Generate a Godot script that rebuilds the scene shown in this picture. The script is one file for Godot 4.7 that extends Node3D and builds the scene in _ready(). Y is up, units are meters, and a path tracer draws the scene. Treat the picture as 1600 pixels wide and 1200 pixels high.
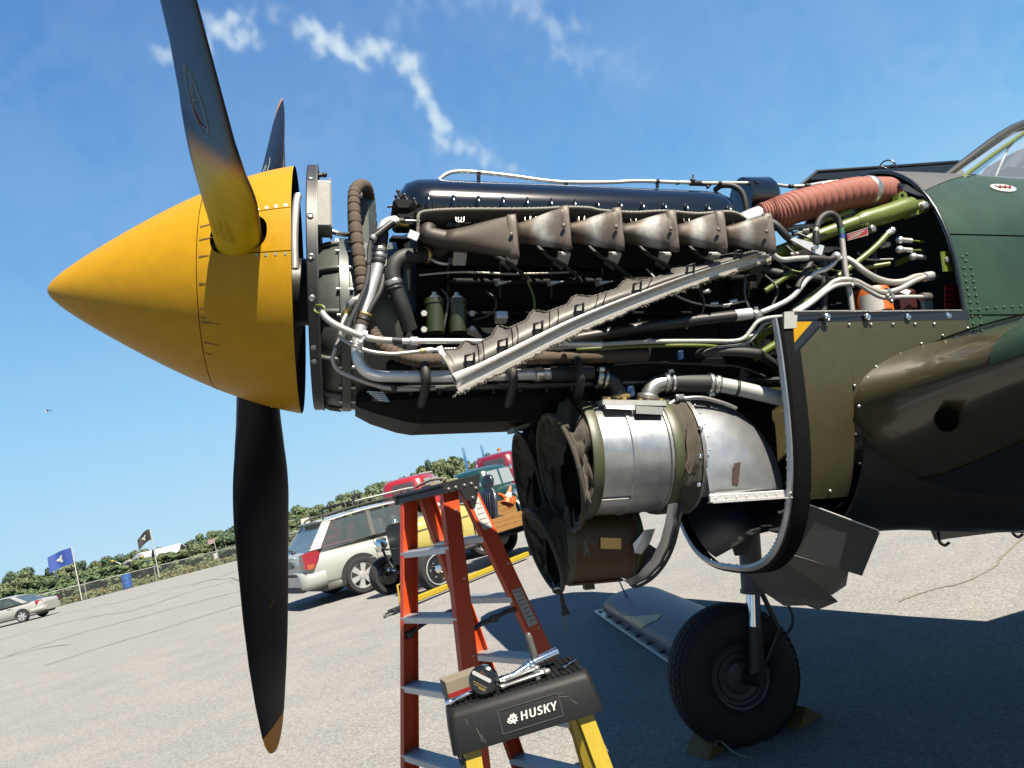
extends Node3D
# The scene is measured from the photograph: a camera 1.62 m above an airfield apron, 2.4 m to the side of a
# parked fighter whose engine cowlings are off. The aircraft has its own frame: x aft, y up, z towards the camera.

const F := 1129.64            # focal length in pixels of the 1600 x 1200 photograph
const EYE := Vector3(0, 1.6187, 0)
const HUB := Vector3(-0.1254, 2.3892, -2.3949)
const PITCH := 0.17798
var c_right: Vector3
var c_down: Vector3
var c_fwd: Vector3
var plane_xf: Transform3D
var plane: Node3D
var mats := {}
var texs := {}
var rng := RandomNumberGenerator.new()


# ---------------------------------------------------------------- mesh builder
class MB:
	var st := SurfaceTool.new()
	var group := 1
	var paint: Variant = null
	var tint := Color.WHITE
	var tinted := false

	func _init() -> void:
		st.begin(Mesh.PRIMITIVE_TRIANGLES)

	# pieces: array of [smooth?, PackedVector3Array of triangles]; flipped as a whole so that faces look outwards
	func push(pieces: Array) -> void:
		var c := Vector3.ZERO
		var n := 0
		for p in pieces:
			for v: Vector3 in p[1]:
				c += v
				n += 1
		if n == 0:
			return
		c /= n
		var vol := 0.0
		for p in pieces:
			var t: PackedVector3Array = p[1]
			for i in range(0, t.size(), 3):
				vol += (t[i] - c).dot((t[i + 1] - c).cross(t[i + 2] - c))
		for p in pieces:
			var t: PackedVector3Array = p[1]
			group += 1
			for i in range(0, t.size(), 3):
				for k in ([0, 2, 1] if vol > 0.0 else [0, 1, 2]):
					st.set_smooth_group(group if p[0] else -1)
					if paint != null:
						st.set_color(paint.call(t[i + k]))
					elif tinted:
						st.set_color(tint)
					st.add_vertex(t[i + k])

	func mesh() -> ArrayMesh:
		st.generate_normals()
		return st.commit()

	func quadt(t: PackedVector3Array, a: Vector3, b: Vector3, c: Vector3, d: Vector3) -> void:
		t.append_array([a, b, c, a, c, d])

	func fan(ring: PackedVector3Array, flip := false) -> PackedVector3Array:
		var t := PackedVector3Array()
		var c := Vector3.ZERO
		for v in ring:
			c += v
		c /= ring.size()
		for i in ring.size():
			var j := (i + 1) % ring.size()
			if flip:
				t.append_array([c, ring[j], ring[i]])
			else:
				t.append_array([c, ring[i], ring[j]])
		return t

	# rings of equal size; wrap joins each ring's ends
	func loft(rings: Array, caps := true, smooth := true, crease := [], wrap := true) -> void:
		var pieces := []
		var t := PackedVector3Array()
		var n: int = rings[0].size()
		for i in rings.size() - 1:
			var a: PackedVector3Array = rings[i]
			var b: PackedVector3Array = rings[i + 1]
			if i in crease and t.size():
				pieces.append([smooth, t])
				t = PackedVector3Array()
			for k in (n if wrap else n - 1):
				var j := (k + 1) % n
				quadt(t, a[k], a[j], b[j], b[k])
		pieces.append([smooth, t])
		if caps:
			pieces.append([false, fan(rings[0], true)])
			pieces.append([false, fan(rings[-1])])
		push(pieces)

	func box(c: Vector3, s: Vector3, b := Basis(), bev := 0.0) -> void:
		var h := s / 2
		bev = minf(bev, minf(h.x, minf(h.y, h.z)) * 0.9)
		if bev <= 0.0:
			var p := []
			for z in [-1, 1]:
				for q in [[-1, -1], [1, -1], [1, 1], [-1, 1]]:
					p.append(c + b * Vector3(q[0] * h.x, q[1] * h.y, z * h.z))
			var t := PackedVector3Array()
			quadt(t, p[3], p[2], p[1], p[0])
			quadt(t, p[4], p[5], p[6], p[7])
			for k in 4:
				var j := (k + 1) % 4
				quadt(t, p[k], p[j], p[j + 4], p[k + 4])
			push([[false, t]])
			return
		var rings := []
		for lv in [[-h.z, bev], [-h.z + bev, 0.0], [h.z - bev, 0.0], [h.z, bev]]:
			var r := PackedVector3Array()
			var x: float = h.x - lv[1]
			var y: float = h.y - lv[1]
			for q in [[-x, -y + bev * 0.7], [-x + bev * 0.7, -y], [x - bev * 0.7, -y], [x, -y + bev * 0.7], [x, y - bev * 0.7], [x - bev * 0.7, y], [-x + bev * 0.7, y], [-x, y - bev * 0.7]]:
				r.append(c + b * Vector3(q[0], q[1], lv[0]))
			rings.append(r)
		loft(rings, true, false)

	static func spline(pts: PackedVector3Array, sub: int) -> PackedVector3Array:
		if pts.size() < 3 or sub < 2:
			return pts
		var out := PackedVector3Array()
		for i in pts.size() - 1:
			var p0 := pts[maxi(i - 1, 0)]
			var p3 := pts[mini(i + 2, pts.size() - 1)]
			for k in sub:
				out.append(pts[i].cubic_interpolate(pts[i + 1], p0, p3, float(k) / sub))
		out.append(pts[-1])
		return out

	# r: a number, an array (one per control point) or a Callable of 0..1
	func tube(ctrl: PackedVector3Array, r: Variant, sides := 10, sub := 4, caps := true) -> void:
		var pts := spline(ctrl, sub)
		var n := pts.size()
		var rings := []
		var d0 := (pts[1] - pts[0]).normalized()
		var u := d0.cross(Vector3.UP if absf(d0.y) < 0.9 else Vector3.RIGHT).normalized()
		for i in n:
			var d := (pts[mini(i + 1, n - 1)] - pts[maxi(i - 1, 0)]).normalized()
			u = (u - d * u.dot(d)).normalized()
			var w := d.cross(u)
			var f := float(i) / (n - 1)
			var rad: float
			if r is Callable:
				rad = r.call(f)
			elif r is Array:
				var g: float = f * (r.size() - 1)
				var lo := mini(int(g), r.size() - 2)
				rad = lerpf(r[lo], r[lo + 1], g - lo)
			else:
				rad = r
			var ring := PackedVector3Array()
			for k in sides:
				var a := TAU * k / sides
				ring.append(pts[i] + (u * cos(a) + w * sin(a)) * rad)
			rings.append(ring)
		loft(rings, caps)

	func cyl(a: Vector3, b: Vector3, r1: float, r2 := -1.0, sides := 16) -> void:
		tube(PackedVector3Array([a, b]), [r1, r1 if r2 < 0 else r2], sides, 1)

	# profile of Vector2(along, radius); sharp corners become creases
	func lathe(o: Vector3, axis: Vector3, prof: Array, sides := 32, a0 := 0.0, a1 := TAU, caps := true) -> void:
		axis = axis.normalized()
		var u := axis.cross(Vector3.UP if absf(axis.y) < 0.9 else Vector3.RIGHT).normalized()
		var w := axis.cross(u)
		var rings := []
		var crease := []
		var full := absf(a1 - a0 - TAU) < 0.001
		var lo := 1e9
		var hi := 0.0
		for q: Vector2 in prof:
			lo = minf(lo, q.y)
			hi = maxf(hi, q.y)
		if lo > hi * 0.4 and absf(prof[0].x - prof[-1].x) < hi * 0.35 and prof.size() > 2:      # a hoop: no discs across it
			caps = false
			if prof[0] != prof[-1]:
				prof = prof + [prof[0]]
		for i in prof.size():
			var ring := PackedVector3Array()
			for k in (sides if full else sides + 1):
				var a := a0 + (a1 - a0) * k / sides
				ring.append(o + axis * prof[i].x + (u * cos(a) + w * sin(a)) * prof[i].y)
			rings.append(ring)
			if i > 0 and i < prof.size() - 1:
				var p: Vector2 = prof[i] - prof[i - 1]
				var q: Vector2 = prof[i + 1] - prof[i]
				if absf(p.angle_to(q)) > 0.6:
					crease.append(i)
		loft(rings, caps and full, true, crease, full)

	func ball(c: Vector3, r: Vector3, sides := 14, rows := 8) -> void:
		var rings := []
		for i in range(1, rows):
			var a := PI * i / rows
			var ring := PackedVector3Array()
			for k in sides:
				var b := TAU * k / sides
				ring.append(c + Vector3(sin(a) * cos(b) * r.x, cos(a) * r.y, sin(a) * sin(b) * r.z))
			rings.append(ring)
		var pieces := []
		var t := PackedVector3Array()
		for i in rings.size() - 1:
			for k in sides:
				var j := (k + 1) % sides
				quadt(t, rings[i][k], rings[i][j], rings[i + 1][j], rings[i + 1][k])
		for k in sides:
			var j := (k + 1) % sides
			t.append_array([c + Vector3(0, r.y, 0), rings[0][j], rings[0][k]])
			t.append_array([c - Vector3(0, r.y, 0), rings[-1][k], rings[-1][j]])
		pieces.append([true, t])
		push(pieces)

	# a flat polygon pushed along ext
	func slab(poly: PackedVector3Array, ext: Vector3) -> void:
		var n := Vector3.ZERO
		for i in poly.size():
			n += poly[i].cross(poly[(i + 1) % poly.size()])
		n = n.normalized()
		var u := (poly[1] - poly[0]).normalized()
		var w := n.cross(u)
		var flat := PackedVector2Array()
		for v in poly:
			flat.append(Vector2(u.dot(v), w.dot(v)))
		var idx := Geometry2D.triangulate_polygon(flat)
		var t := PackedVector3Array()
		for i in range(0, idx.size(), 3):
			t.append_array([poly[idx[i]], poly[idx[i + 1]], poly[idx[i + 2]]])
		# the triangulation's sense, so that both ends and the sides agree
		if idx.size() and (t[1] - t[0]).cross(t[2] - t[0]).dot(n) < 0:
			for i in range(0, t.size(), 3):
				var s := t[i + 1]
				t[i + 1] = t[i + 2]
				t[i + 2] = s
		var m := t.size()
		for i in range(0, m, 3):
			t.append_array([t[i] + ext, t[i + 2] + ext, t[i + 1] + ext])
		for i in poly.size():
			var j := (i + 1) % poly.size()
			quadt(t, poly[j], poly[i], poly[i] + ext, poly[j] + ext)
		push([[false, t]])

	# a grid of points made into a plate of some thickness
	func sheet(grid: Array, thick: float, smooth := true) -> void:
		var rows := grid.size()
		var cols: int = grid[0].size()
		var low := []
		for i in rows:
			var r := PackedVector3Array()
			for k in cols:
				var du: Vector3 = grid[mini(i + 1, rows - 1)][k] - grid[maxi(i - 1, 0)][k]
				var dv: Vector3 = grid[i][mini(k + 1, cols - 1)] - grid[i][maxi(k - 1, 0)]
				r.append(grid[i][k] - du.cross(dv).normalized() * thick)
			low.append(r)
		var a := PackedVector3Array()
		var b := PackedVector3Array()
		var e := PackedVector3Array()
		for i in rows - 1:
			for k in cols - 1:
				quadt(a, grid[i][k], grid[i][k + 1], grid[i + 1][k + 1], grid[i + 1][k])
				quadt(b, low[i + 1][k], low[i + 1][k + 1], low[i][k + 1], low[i][k])
			quadt(e, grid[i + 1][0], low[i + 1][0], low[i][0], grid[i][0])
			quadt(e, grid[i][cols - 1], low[i][cols - 1], low[i + 1][cols - 1], grid[i + 1][cols - 1])
		for k in cols - 1:
			quadt(e, grid[0][k], low[0][k], low[0][k + 1], grid[0][k + 1])
			quadt(e, grid[rows - 1][k + 1], low[rows - 1][k + 1], low[rows - 1][k], grid[rows - 1][k])
		push([[smooth, a], [smooth, b], [false, e]])


# ---------------------------------------------------------------- names, nodes
func numbered(parent: Node, called: String) -> String:
	if not parent.has_node(NodePath(called)):
		return called
	var i := 1
	while parent.has_node(NodePath("%s_%03d" % [called, i])):
		i += 1
	return "%s_%03d" % [called, i]


func put(called: String, m: Mesh, material: Material, parent: Node = self) -> MeshInstance3D:
	var o := MeshInstance3D.new()
	o.name = numbered(parent, called)
	o.mesh = m
	o.material_override = material
	parent.add_child(o, true)
	return o


func part(called: String, b: MB, material: Material, parent: Node = plane) -> MeshInstance3D:
	return put(called, b.mesh(), material, parent)


func tag(o: Node, label: String, category: String, group := "") -> Node:
	o.set_meta("label", label)
	o.set_meta("category", category)
	if group:
		o.set_meta("group", group)
	return o


func thing(called: String, label: String, category: String, xf := Transform3D(), group := "") -> Node3D:
	var o := Node3D.new()
	o.name = numbered(self, called)
	add_child(o, true)
	o.transform = xf
	tag(o, label, category, group)
	return o


func copy(o: Node3D, label := "") -> Node3D:
	var c: Node3D = o.duplicate()
	var base := String(o.name)
	c.name = numbered(self, base)
	add_child(c, true)
	if label:
		c.set_meta("label", label)
	return c


func struct(o: Node) -> Node:
	o.set_meta("kind", "structure")
	return o


func stuff(o: Node) -> Node:
	o.set_meta("kind", "stuff")
	return o


# ---------------------------------------------------------------- materials
func noise_tex(freq: float, lo: float, hi: float, sd := 1, oct := 4, size := 256, kind := FastNoiseLite.TYPE_SIMPLEX_SMOOTH) -> NoiseTexture2D:
	var key := "%f %f %f %d %d %d %d" % [freq, lo, hi, sd, oct, size, kind]
	if texs.has(key):
		return texs[key]
	var n := FastNoiseLite.new()
	n.noise_type = kind
	n.seed = sd
	n.frequency = freq
	n.fractal_octaves = oct
	n.cellular_return_type = FastNoiseLite.RETURN_CELL_VALUE
	var t := NoiseTexture2D.new()
	t.width = size
	t.height = size
	t.seamless = true
	t.noise = n
	var g := Gradient.new()
	g.set_color(0, Color(lo, lo, lo).linear_to_srgb())
	g.set_color(1, Color(hi, hi, hi).linear_to_srgb())
	t.color_ramp = g
	texs[key] = t
	return t


func bump_tex(freq: float, sd := 1, strength := 4.0, size := 256, oct := 4) -> NoiseTexture2D:
	var key := "n%f %d %f %d" % [freq, sd, strength, size]
	if texs.has(key):
		return texs[key]
	var n := FastNoiseLite.new()
	n.seed = sd
	n.frequency = freq
	n.fractal_octaves = oct
	var t := NoiseTexture2D.new()
	t.width = size
	t.height = size
	t.seamless = true
	t.as_normal_map = true
	t.bump_strength = strength
	t.noise = n
	texs[key] = t
	return t


# r, g, b are real-world (linear) base colours
func mt(key: String, r: float, g: float, b: float, rough := 0.5, metal := 0.0, opt := {}) -> StandardMaterial3D:
	if mats.has(key):
		return mats[key]
	var m := StandardMaterial3D.new()
	m.resource_name = key
	var k := 0.36 if metal < 0.4 else 0.8      # the strengths below are relative; this brings them to real-world values
	m.albedo_color = Color(r * k, g * k, b * k).linear_to_srgb()
	m.roughness = rough
	m.metallic = metal
	if opt.has("var"):        # blotches and wear: [repeats per metre, darkest, frequency, seed]
		var v: Array = opt["var"]
		m.albedo_texture = noise_tex(v[2], v[1], 1.0, v[3], 5)
		m.uv1_triplanar = true
		m.uv1_scale = Vector3.ONE * v[0]
	if opt.has("rough_var"):
		m.roughness_texture = noise_tex(0.02, opt["rough_var"], 1.0, 9, 5)
		m.uv1_triplanar = true
		if not opt.has("var"):
			m.uv1_scale = Vector3.ONE * 3.0
	if opt.has("bump"):       # [frequency, strength, normal_scale]
		m.normal_enabled = true
		m.normal_texture = bump_tex(opt["bump"][0], 3, opt["bump"][1])
		m.normal_scale = opt["bump"][2]
		m.uv1_triplanar = true
	if opt.has("world"):
		m.uv1_world_triplanar = true
	if opt.has("vc"):
		m.vertex_color_use_as_albedo = true
	if opt.has("coat"):
		m.clearcoat_enabled = true
		m.clearcoat = opt["coat"]
		m.clearcoat_roughness = 0.08
	if opt.has("rim"):
		m.rim_enabled = true
		m.rim = opt["rim"]
		m.rim_tint = 0.5
	if opt.has("alpha"):
		m.transparency = BaseMaterial3D.TRANSPARENCY_ALPHA
		m.albedo_color.a = opt["alpha"]
	if opt.has("back"):
		m.backlight_enabled = true
		m.backlight = Color(r, g, b).linear_to_srgb() * opt["back"]
	if opt.has("two"):
		m.cull_mode = BaseMaterial3D.CULL_DISABLED
	mats[key] = m
	return m


# ---------------------------------------------------------------- measuring from the photograph
func ray(px: float, py: float) -> Vector3:
	return c_right * ((px - 800.0) / F) + c_down * ((py - 600.0) / F) + c_fwd


func A(px: float, py: float, z: float) -> Vector3:          # a pixel at the distance z from the aircraft's middle
	var w := ray(px, py)
	return plane_xf.affine_inverse() * (EYE + w * ((HUB.z + z - EYE.z) / w.z))


func AX(px: float, py: float, x: float) -> Vector3:         # a pixel at the aircraft station x
	var w := plane_xf.basis.inverse() * ray(px, py)
	var c := plane_xf.affine_inverse() * EYE
	return c + w * ((x - c.x) / w.x)


func AP(a: Array) -> PackedVector3Array:
	var p := PackedVector3Array()
	for q in a:
		p.append(A(q[0], q[1], q[2]))
	return p


func G(px: float, py: float, y := 0.0) -> Vector3:          # a pixel on the ground
	var w := ray(px, py)
	return EYE + w * ((y - EYE.y) / w.y)


func W(px: float, py: float, depth: float) -> Vector3:
	return EYE + ray(px, py) * depth


func heading(origin: Vector3, dx: float, dz: float, s := 1.0) -> Transform3D:   # local x looks along (dx, dz)
	var f := Vector3(dx, 0, dz).normalized()
	return Transform3D(Basis(f, Vector3.UP, f.cross(Vector3.UP)).scaled_local(Vector3.ONE * s), origin)


func words(called: String, text: String, bold: bool, size: float, xf: Transform3D, material: Material, parent: Node, depth := 0.002) -> MeshInstance3D:
	var f := SystemFont.new()
	f.font_names = PackedStringArray(["Droid Sans"])
	f.font_weight = 700 if bold else 400
	var t := TextMesh.new()
	t.font = f
	t.font_size = 48
	t.pixel_size = size / 34.0
	t.text = text
	t.depth = depth
	var o := put(called, t, material, parent)
	o.transform = xf
	return o


func _ready() -> void:
	rng.seed = 11
	# the camera's axes, found from the horizon's tilt and the aircraft's vanishing points
	var h := Vector3(0.94589555, -0.19737979, 0.25753219)
	var d := Vector3(0.23418755, 0.96465548, -0.12081389)
	var r := Vector3(-0.22458362, 0.17458815, 0.95868721)
	c_right = Vector3(h.x, -d.x, -r.x)
	c_down = Vector3(h.y, -d.y, -r.y)
	c_fwd = Vector3(h.z, -d.z, -r.z)
	var cam := Camera3D.new()
	cam.name = "camera"
	cam.fov = rad_to_deg(2.0 * atan(600.0 / F))
	cam.near = 0.05
	cam.far = 4000.0
	cam.transform = Transform3D(Basis(c_right, -c_down, -c_fwd).orthonormalized(), EYE)
	add_child(cam)
	cam.current = true
	var env := Environment.new()
	env.background_mode = Environment.BG_SKY
	env.tonemap_mode = Environment.TONE_MAPPER_LINEAR
	env.tonemap_exposure = 3.5
	env.sdfgi_enabled = true
	env.ssao_enabled = true
	env.ssil_enabled = true
	env.sky = Sky.new()
	var pano := PanoramaSkyMaterial.new()
	pano.panorama = sky_picture()
	pano.energy_multiplier = 1.0
	env.sky.sky_material = pano
	var we := WorldEnvironment.new()
	we.name = "world_environment"
	we.environment = env
	add_child(we)
	var sun := DirectionalLight3D.new()
	sun.name = "sun"
	sun.light_energy = 1.6
	sun.light_color = Color(1.0, 0.96, 0.89)
	sun.light_angular_distance = 0.5
	sun.shadow_enabled = true
	add_child(sun)
	var to_sun := Vector3(0.30, 1.0, 0.65).normalized()
	sun.look_at_from_position(to_sun * 50.0, Vector3.ZERO, Vector3.RIGHT)

	plane_xf = Transform3D(Basis(Vector3(cos(PITCH), -sin(PITCH), 0), Vector3(sin(PITCH), cos(PITCH), 0), Vector3(0, 0, 1)), HUB)
	materials()
	ground()
	plane = thing("fighter_plane", "green and olive propeller fighter with yellow spinner and its engine laid bare", "aircraft", plane_xf)
	airframe()
	propeller()
	engine()
	exhausts()
	pipes()
	firewall_bay()
	radiators()
	landing_gear()
	near_things()
	background()


func sky_picture() -> ImageTexture:
	# linear radiance of clear summer air: deeper blue overhead, pale at the horizon, thin streaks, and a smoke trail
	var w := 2048
	var hh := 1024
	var stops := [[0.0, Color(0.1416, 0.2122, 0.2637)], [0.06, Color(0.1232, 0.2029, 0.2663)], [0.18, Color(0.0844, 0.1770, 0.2627)], [0.36, Color(0.0438, 0.1154, 0.2212)], [0.6, Color(0.0223, 0.0711, 0.1724)], [1.0, Color(0.0148, 0.0524, 0.1450)]]
	var cirrus := FastNoiseLite.new()
	cirrus.seed = 5
	cirrus.frequency = 0.006
	cirrus.fractal_octaves = 5
	cirrus.domain_warp_enabled = true
	cirrus.domain_warp_amplitude = 60.0
	var streak: Image = cirrus.get_seamless_image(512, 256)
	streak.convert(Image.FORMAT_L8)
	streak.resize(w, hh, Image.INTERPOLATE_CUBIC)
	var sb := streak.get_data()
	var px := PackedFloat32Array()
	px.resize(w * hh * 3)
	for j in hh:
		var y := cos(PI * (j + 0.5) / hh)
		var c := Color(0.1, 0.1, 0.09)
		if y > 0.0:
			for s in stops.size() - 1:
				if y >= stops[s][0]:
					c = stops[s][1].lerp(stops[s + 1][1], clampf((y - stops[s][0]) / (stops[s + 1][0] - stops[s][0]), 0, 1))
		var at := j * w * 3
		for i in w:
			var k := 0.0
			if y > 0.0:
				k = clampf((sb[j * w + i] - 110.0) / 145.0, 0.0, 1.0) * 0.28 * (1.0 - 0.6 * y)
			px[at] = c.r + (0.189 - c.r) * k
			px[at + 1] = c.g + (0.226 - c.g) * k
			px[at + 2] = c.b + (0.266 - c.b) * k
			at += 3
	# the smoke trail: puffs along two curling paths, given as directions in the sky
	var trails := [
		[[252, 88, 14, 0.55], [285, 70, 16, 0.5], [335, 50, 24, 0.8], [372, 45, 22, 0.8], [395, 12, 14, 0.45], [440, 8, 14, 0.4], [470, 40, 16, 0.5], [500, 62, 21, 0.8], [545, 72, 23, 0.85], [590, 86, 20, 0.7], [628, 98, 21, 0.75], [655, 130, 20, 0.75], [672, 168, 18, 0.7], [690, 212, 20, 0.75], [722, 225, 16, 0.6], [745, 245, 14, 0.5], [790, 262, 14, 0.4], [830, 275, 12, 0.3]],
		[[600, 40, 20, 0.2], [650, 14, 26, 0.25], [720, -5, 26, 0.25], [800, 0, 26, 0.32], [850, 25, 28, 0.36], [880, 60, 30, 0.26], [930, 100, 36, 0.16], [1000, 130, 50, 0.12]],
	]
	var puff := FastNoiseLite.new()
	puff.seed = 8
	puff.frequency = 0.028
	puff.fractal_octaves = 5
	for tr in trails:
		for n in tr.size() - 1:
			for q in 7:
				var f := q / 7.0
				var cx := lerpf(tr[n][0], tr[n + 1][0], f)
				var cy := lerpf(tr[n][1], tr[n + 1][1], f)
				var rad := lerpf(tr[n][2], tr[n + 1][2], f) * rng.randf_range(0.6, 1.1)
				var o := lerpf(tr[n][3], tr[n + 1][3], f) * (0.23 if tr == trails[0] else 0.12)
				var v := ray(cx + rng.randf_range(-8, 8), cy + rng.randf_range(-8, 8)).normalized()
				var ci := atan2(v.x, -v.z) / TAU * w
				var cj := acos(v.y) / PI * hh
				var rr := rad / F * w / TAU
				var wide := 1.0 / maxf(0.2, sqrt(1.0 - v.y * v.y))
				for j in range(int(cj - rr * 1.7), int(cj + rr * 1.7) + 1):
					for i in range(int(ci - rr * 1.7 * wide), int(ci + rr * 1.7 * wide) + 1):
						var dist := Vector2((i - ci) / wide, j - cj).length() / rr
						dist += puff.get_noise_2d(i * 2.6, j * 2.6) * 1.3
						var k := clampf(1.25 - dist, 0.0, 1.0)
						k = k * k * o
						var at := (j * w + posmod(i, w)) * 3
						px[at] += (0.226 - px[at]) * k
						px[at + 1] += (0.266 - px[at + 1]) * k
						px[at + 2] += (0.280 - px[at + 2]) * k
	var im := Image.create_from_data(w, hh, false, Image.FORMAT_RGBF, px.to_byte_array())
	return ImageTexture.create_from_image(im)


func materials() -> void:
	mt("yellow_paint", 0.80, 0.43, 0.006, 0.5, 0.0, {"var": [2.2, 0.80, 0.03, 4], "rough_var": 0.6}).metallic_specular = 0.3
	mt("black_paint", 0.012, 0.013, 0.015, 0.28, 0.0, {"coat": 0.3})
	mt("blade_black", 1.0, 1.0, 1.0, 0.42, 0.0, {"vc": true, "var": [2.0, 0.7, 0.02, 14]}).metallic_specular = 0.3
	mt("gloss_black", 0.008, 0.009, 0.012, 0.16, 0.0, {"coat": 0.5})
	mt("dark_void", 0.005, 0.005, 0.005, 0.95).metallic_specular = 0.1
	mt("grey_case", 0.115, 0.14, 0.125, 0.45, 0.0, {"var": [5.0, 0.6, 0.03, 7]})
	mt("block_dark", 0.009, 0.010, 0.010, 0.6, 0.0, {"var": [6.0, 0.4, 0.03, 8]}).metallic_specular = 0.22
	mt("iron_dark", 0.03, 0.03, 0.03, 0.45, 0.5, {"var": [8.0, 0.5, 0.04, 8]})
	mt("steel", 0.50, 0.49, 0.46, 0.34, 0.9, {"var": [7.0, 0.65, 0.04, 3]})
	mt("aluminium", 0.62, 0.62, 0.62, 0.42, 0.7, {"var": [4.0, 0.8, 0.03, 2]})
	mt("sheet_metal", 0.46, 0.47, 0.48, 0.36, 0.85, {"var": [3.0, 0.7, 0.02, 6], "rough_var": 0.6})
	mt("light_paint", 0.62, 0.63, 0.60, 0.5, 0.0, {"var": [5.0, 0.8, 0.03, 2]})
	mt("chrome", 0.85, 0.85, 0.87, 0.08, 1.0)
	mt("braid", 0.46, 0.44, 0.40, 0.5, 0.55, {"var": [60.0, 0.45, 0.12, 5]})
	mt("rubber", 0.016, 0.016, 0.017, 0.65, 0.0, {"var": [30.0, 0.6, 0.1, 5]})
	mt("wrap", 0.16, 0.11, 0.075, 0.9, 0.0, {"var": [18.0, 0.55, 0.06, 5]})
	mt("burnt", 1.15, 1.12, 1.08, 0.58, 0.25, {"vc": true, "var": [9.0, 0.62, 0.03, 12]})
	mt("shroud", 0.25, 0.235, 0.215, 0.55, 0.35, {"var": [7.0, 0.6, 0.03, 13]})
	mt("shroud_bright", 0.50, 0.48, 0.45, 0.42, 0.45, {"var": [7.0, 0.75, 0.03, 13]})
	mt("shroud_dark", 0.10, 0.085, 0.07, 0.6, 0.3, {"var": [7.0, 0.6, 0.03, 13]})
	mt("rope", 0.50, 0.47, 0.40, 0.95, 0.0, {"var": [60.0, 0.6, 0.1, 2]})
	mt("duct_red", 0.45, 0.12, 0.075, 0.75, 0.0, {"var": [9.0, 0.7, 0.03, 5]})
	mt("duct_inside", 0.62, 0.13, 0.03, 0.7)
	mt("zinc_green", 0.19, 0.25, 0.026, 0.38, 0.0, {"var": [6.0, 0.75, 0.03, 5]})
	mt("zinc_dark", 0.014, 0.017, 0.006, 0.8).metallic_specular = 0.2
	mt("canister_green", 0.03, 0.045, 0.008, 0.4)
	mt("olive", 0.064, 0.057, 0.018, 0.46, 0.0, {"var": [2.4, 0.8, 0.02, 21], "rough_var": 0.7})
	mt("olive_gloss", 0.092, 0.078, 0.036, 0.3, 0.0, {"coat": 0.5, "var": [1.6, 0.75, 0.02, 22]})
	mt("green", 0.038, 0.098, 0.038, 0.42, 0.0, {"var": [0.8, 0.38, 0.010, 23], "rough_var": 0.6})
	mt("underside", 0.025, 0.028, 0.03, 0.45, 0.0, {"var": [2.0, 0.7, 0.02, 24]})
	mt("flap_grey", 0.075, 0.08, 0.08, 0.5, 0.0, {"var": [3.0, 0.75, 0.02, 25]})
	mt("antiglare", 0.085, 0.086, 0.082, 0.6, 0.0, {"var": [2.0, 0.8, 0.02, 25]})
	mt("red_paint", 0.36, 0.02, 0.015, 0.4)
	mt("orange", 0.72, 0.16, 0.01, 0.5)
	mt("white", 0.75, 0.75, 0.72, 0.5)
	mt("canvas", 0.085, 0.072, 0.05, 0.95, 0.0, {"var": [30.0, 0.7, 0.08, 31], "rim": 0.3})
	mt("canvas_dark", 0.035, 0.033, 0.03, 0.95, 0.0, {"var": [30.0, 0.7, 0.08, 31], "rim": 0.15})
	mt("band_green", 0.085, 0.095, 0.035, 0.5, 0.0, {"var": [8.0, 0.7, 0.03, 31]})
	mt("oil_drum", 0.16, 0.075, 0.022, 0.5, 0.3, {"var": [5.0, 0.5, 0.03, 33]})
	mt("brass", 0.45, 0.32, 0.12, 0.4, 0.8)
	mt("tyre", 0.020, 0.020, 0.021, 0.85, 0.0, {"var": [14.0, 0.6, 0.06, 41]})
	mt("hub_grey", 0.12, 0.125, 0.13, 0.5, 0.2, {"var": [8.0, 0.6, 0.03, 42]})
	mt("blue_cap", 0.12, 0.26, 0.55, 0.5)
	mt("glass", 0.80, 0.86, 0.88, 0.04, 0.0, {"alpha": 0.12})


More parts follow.
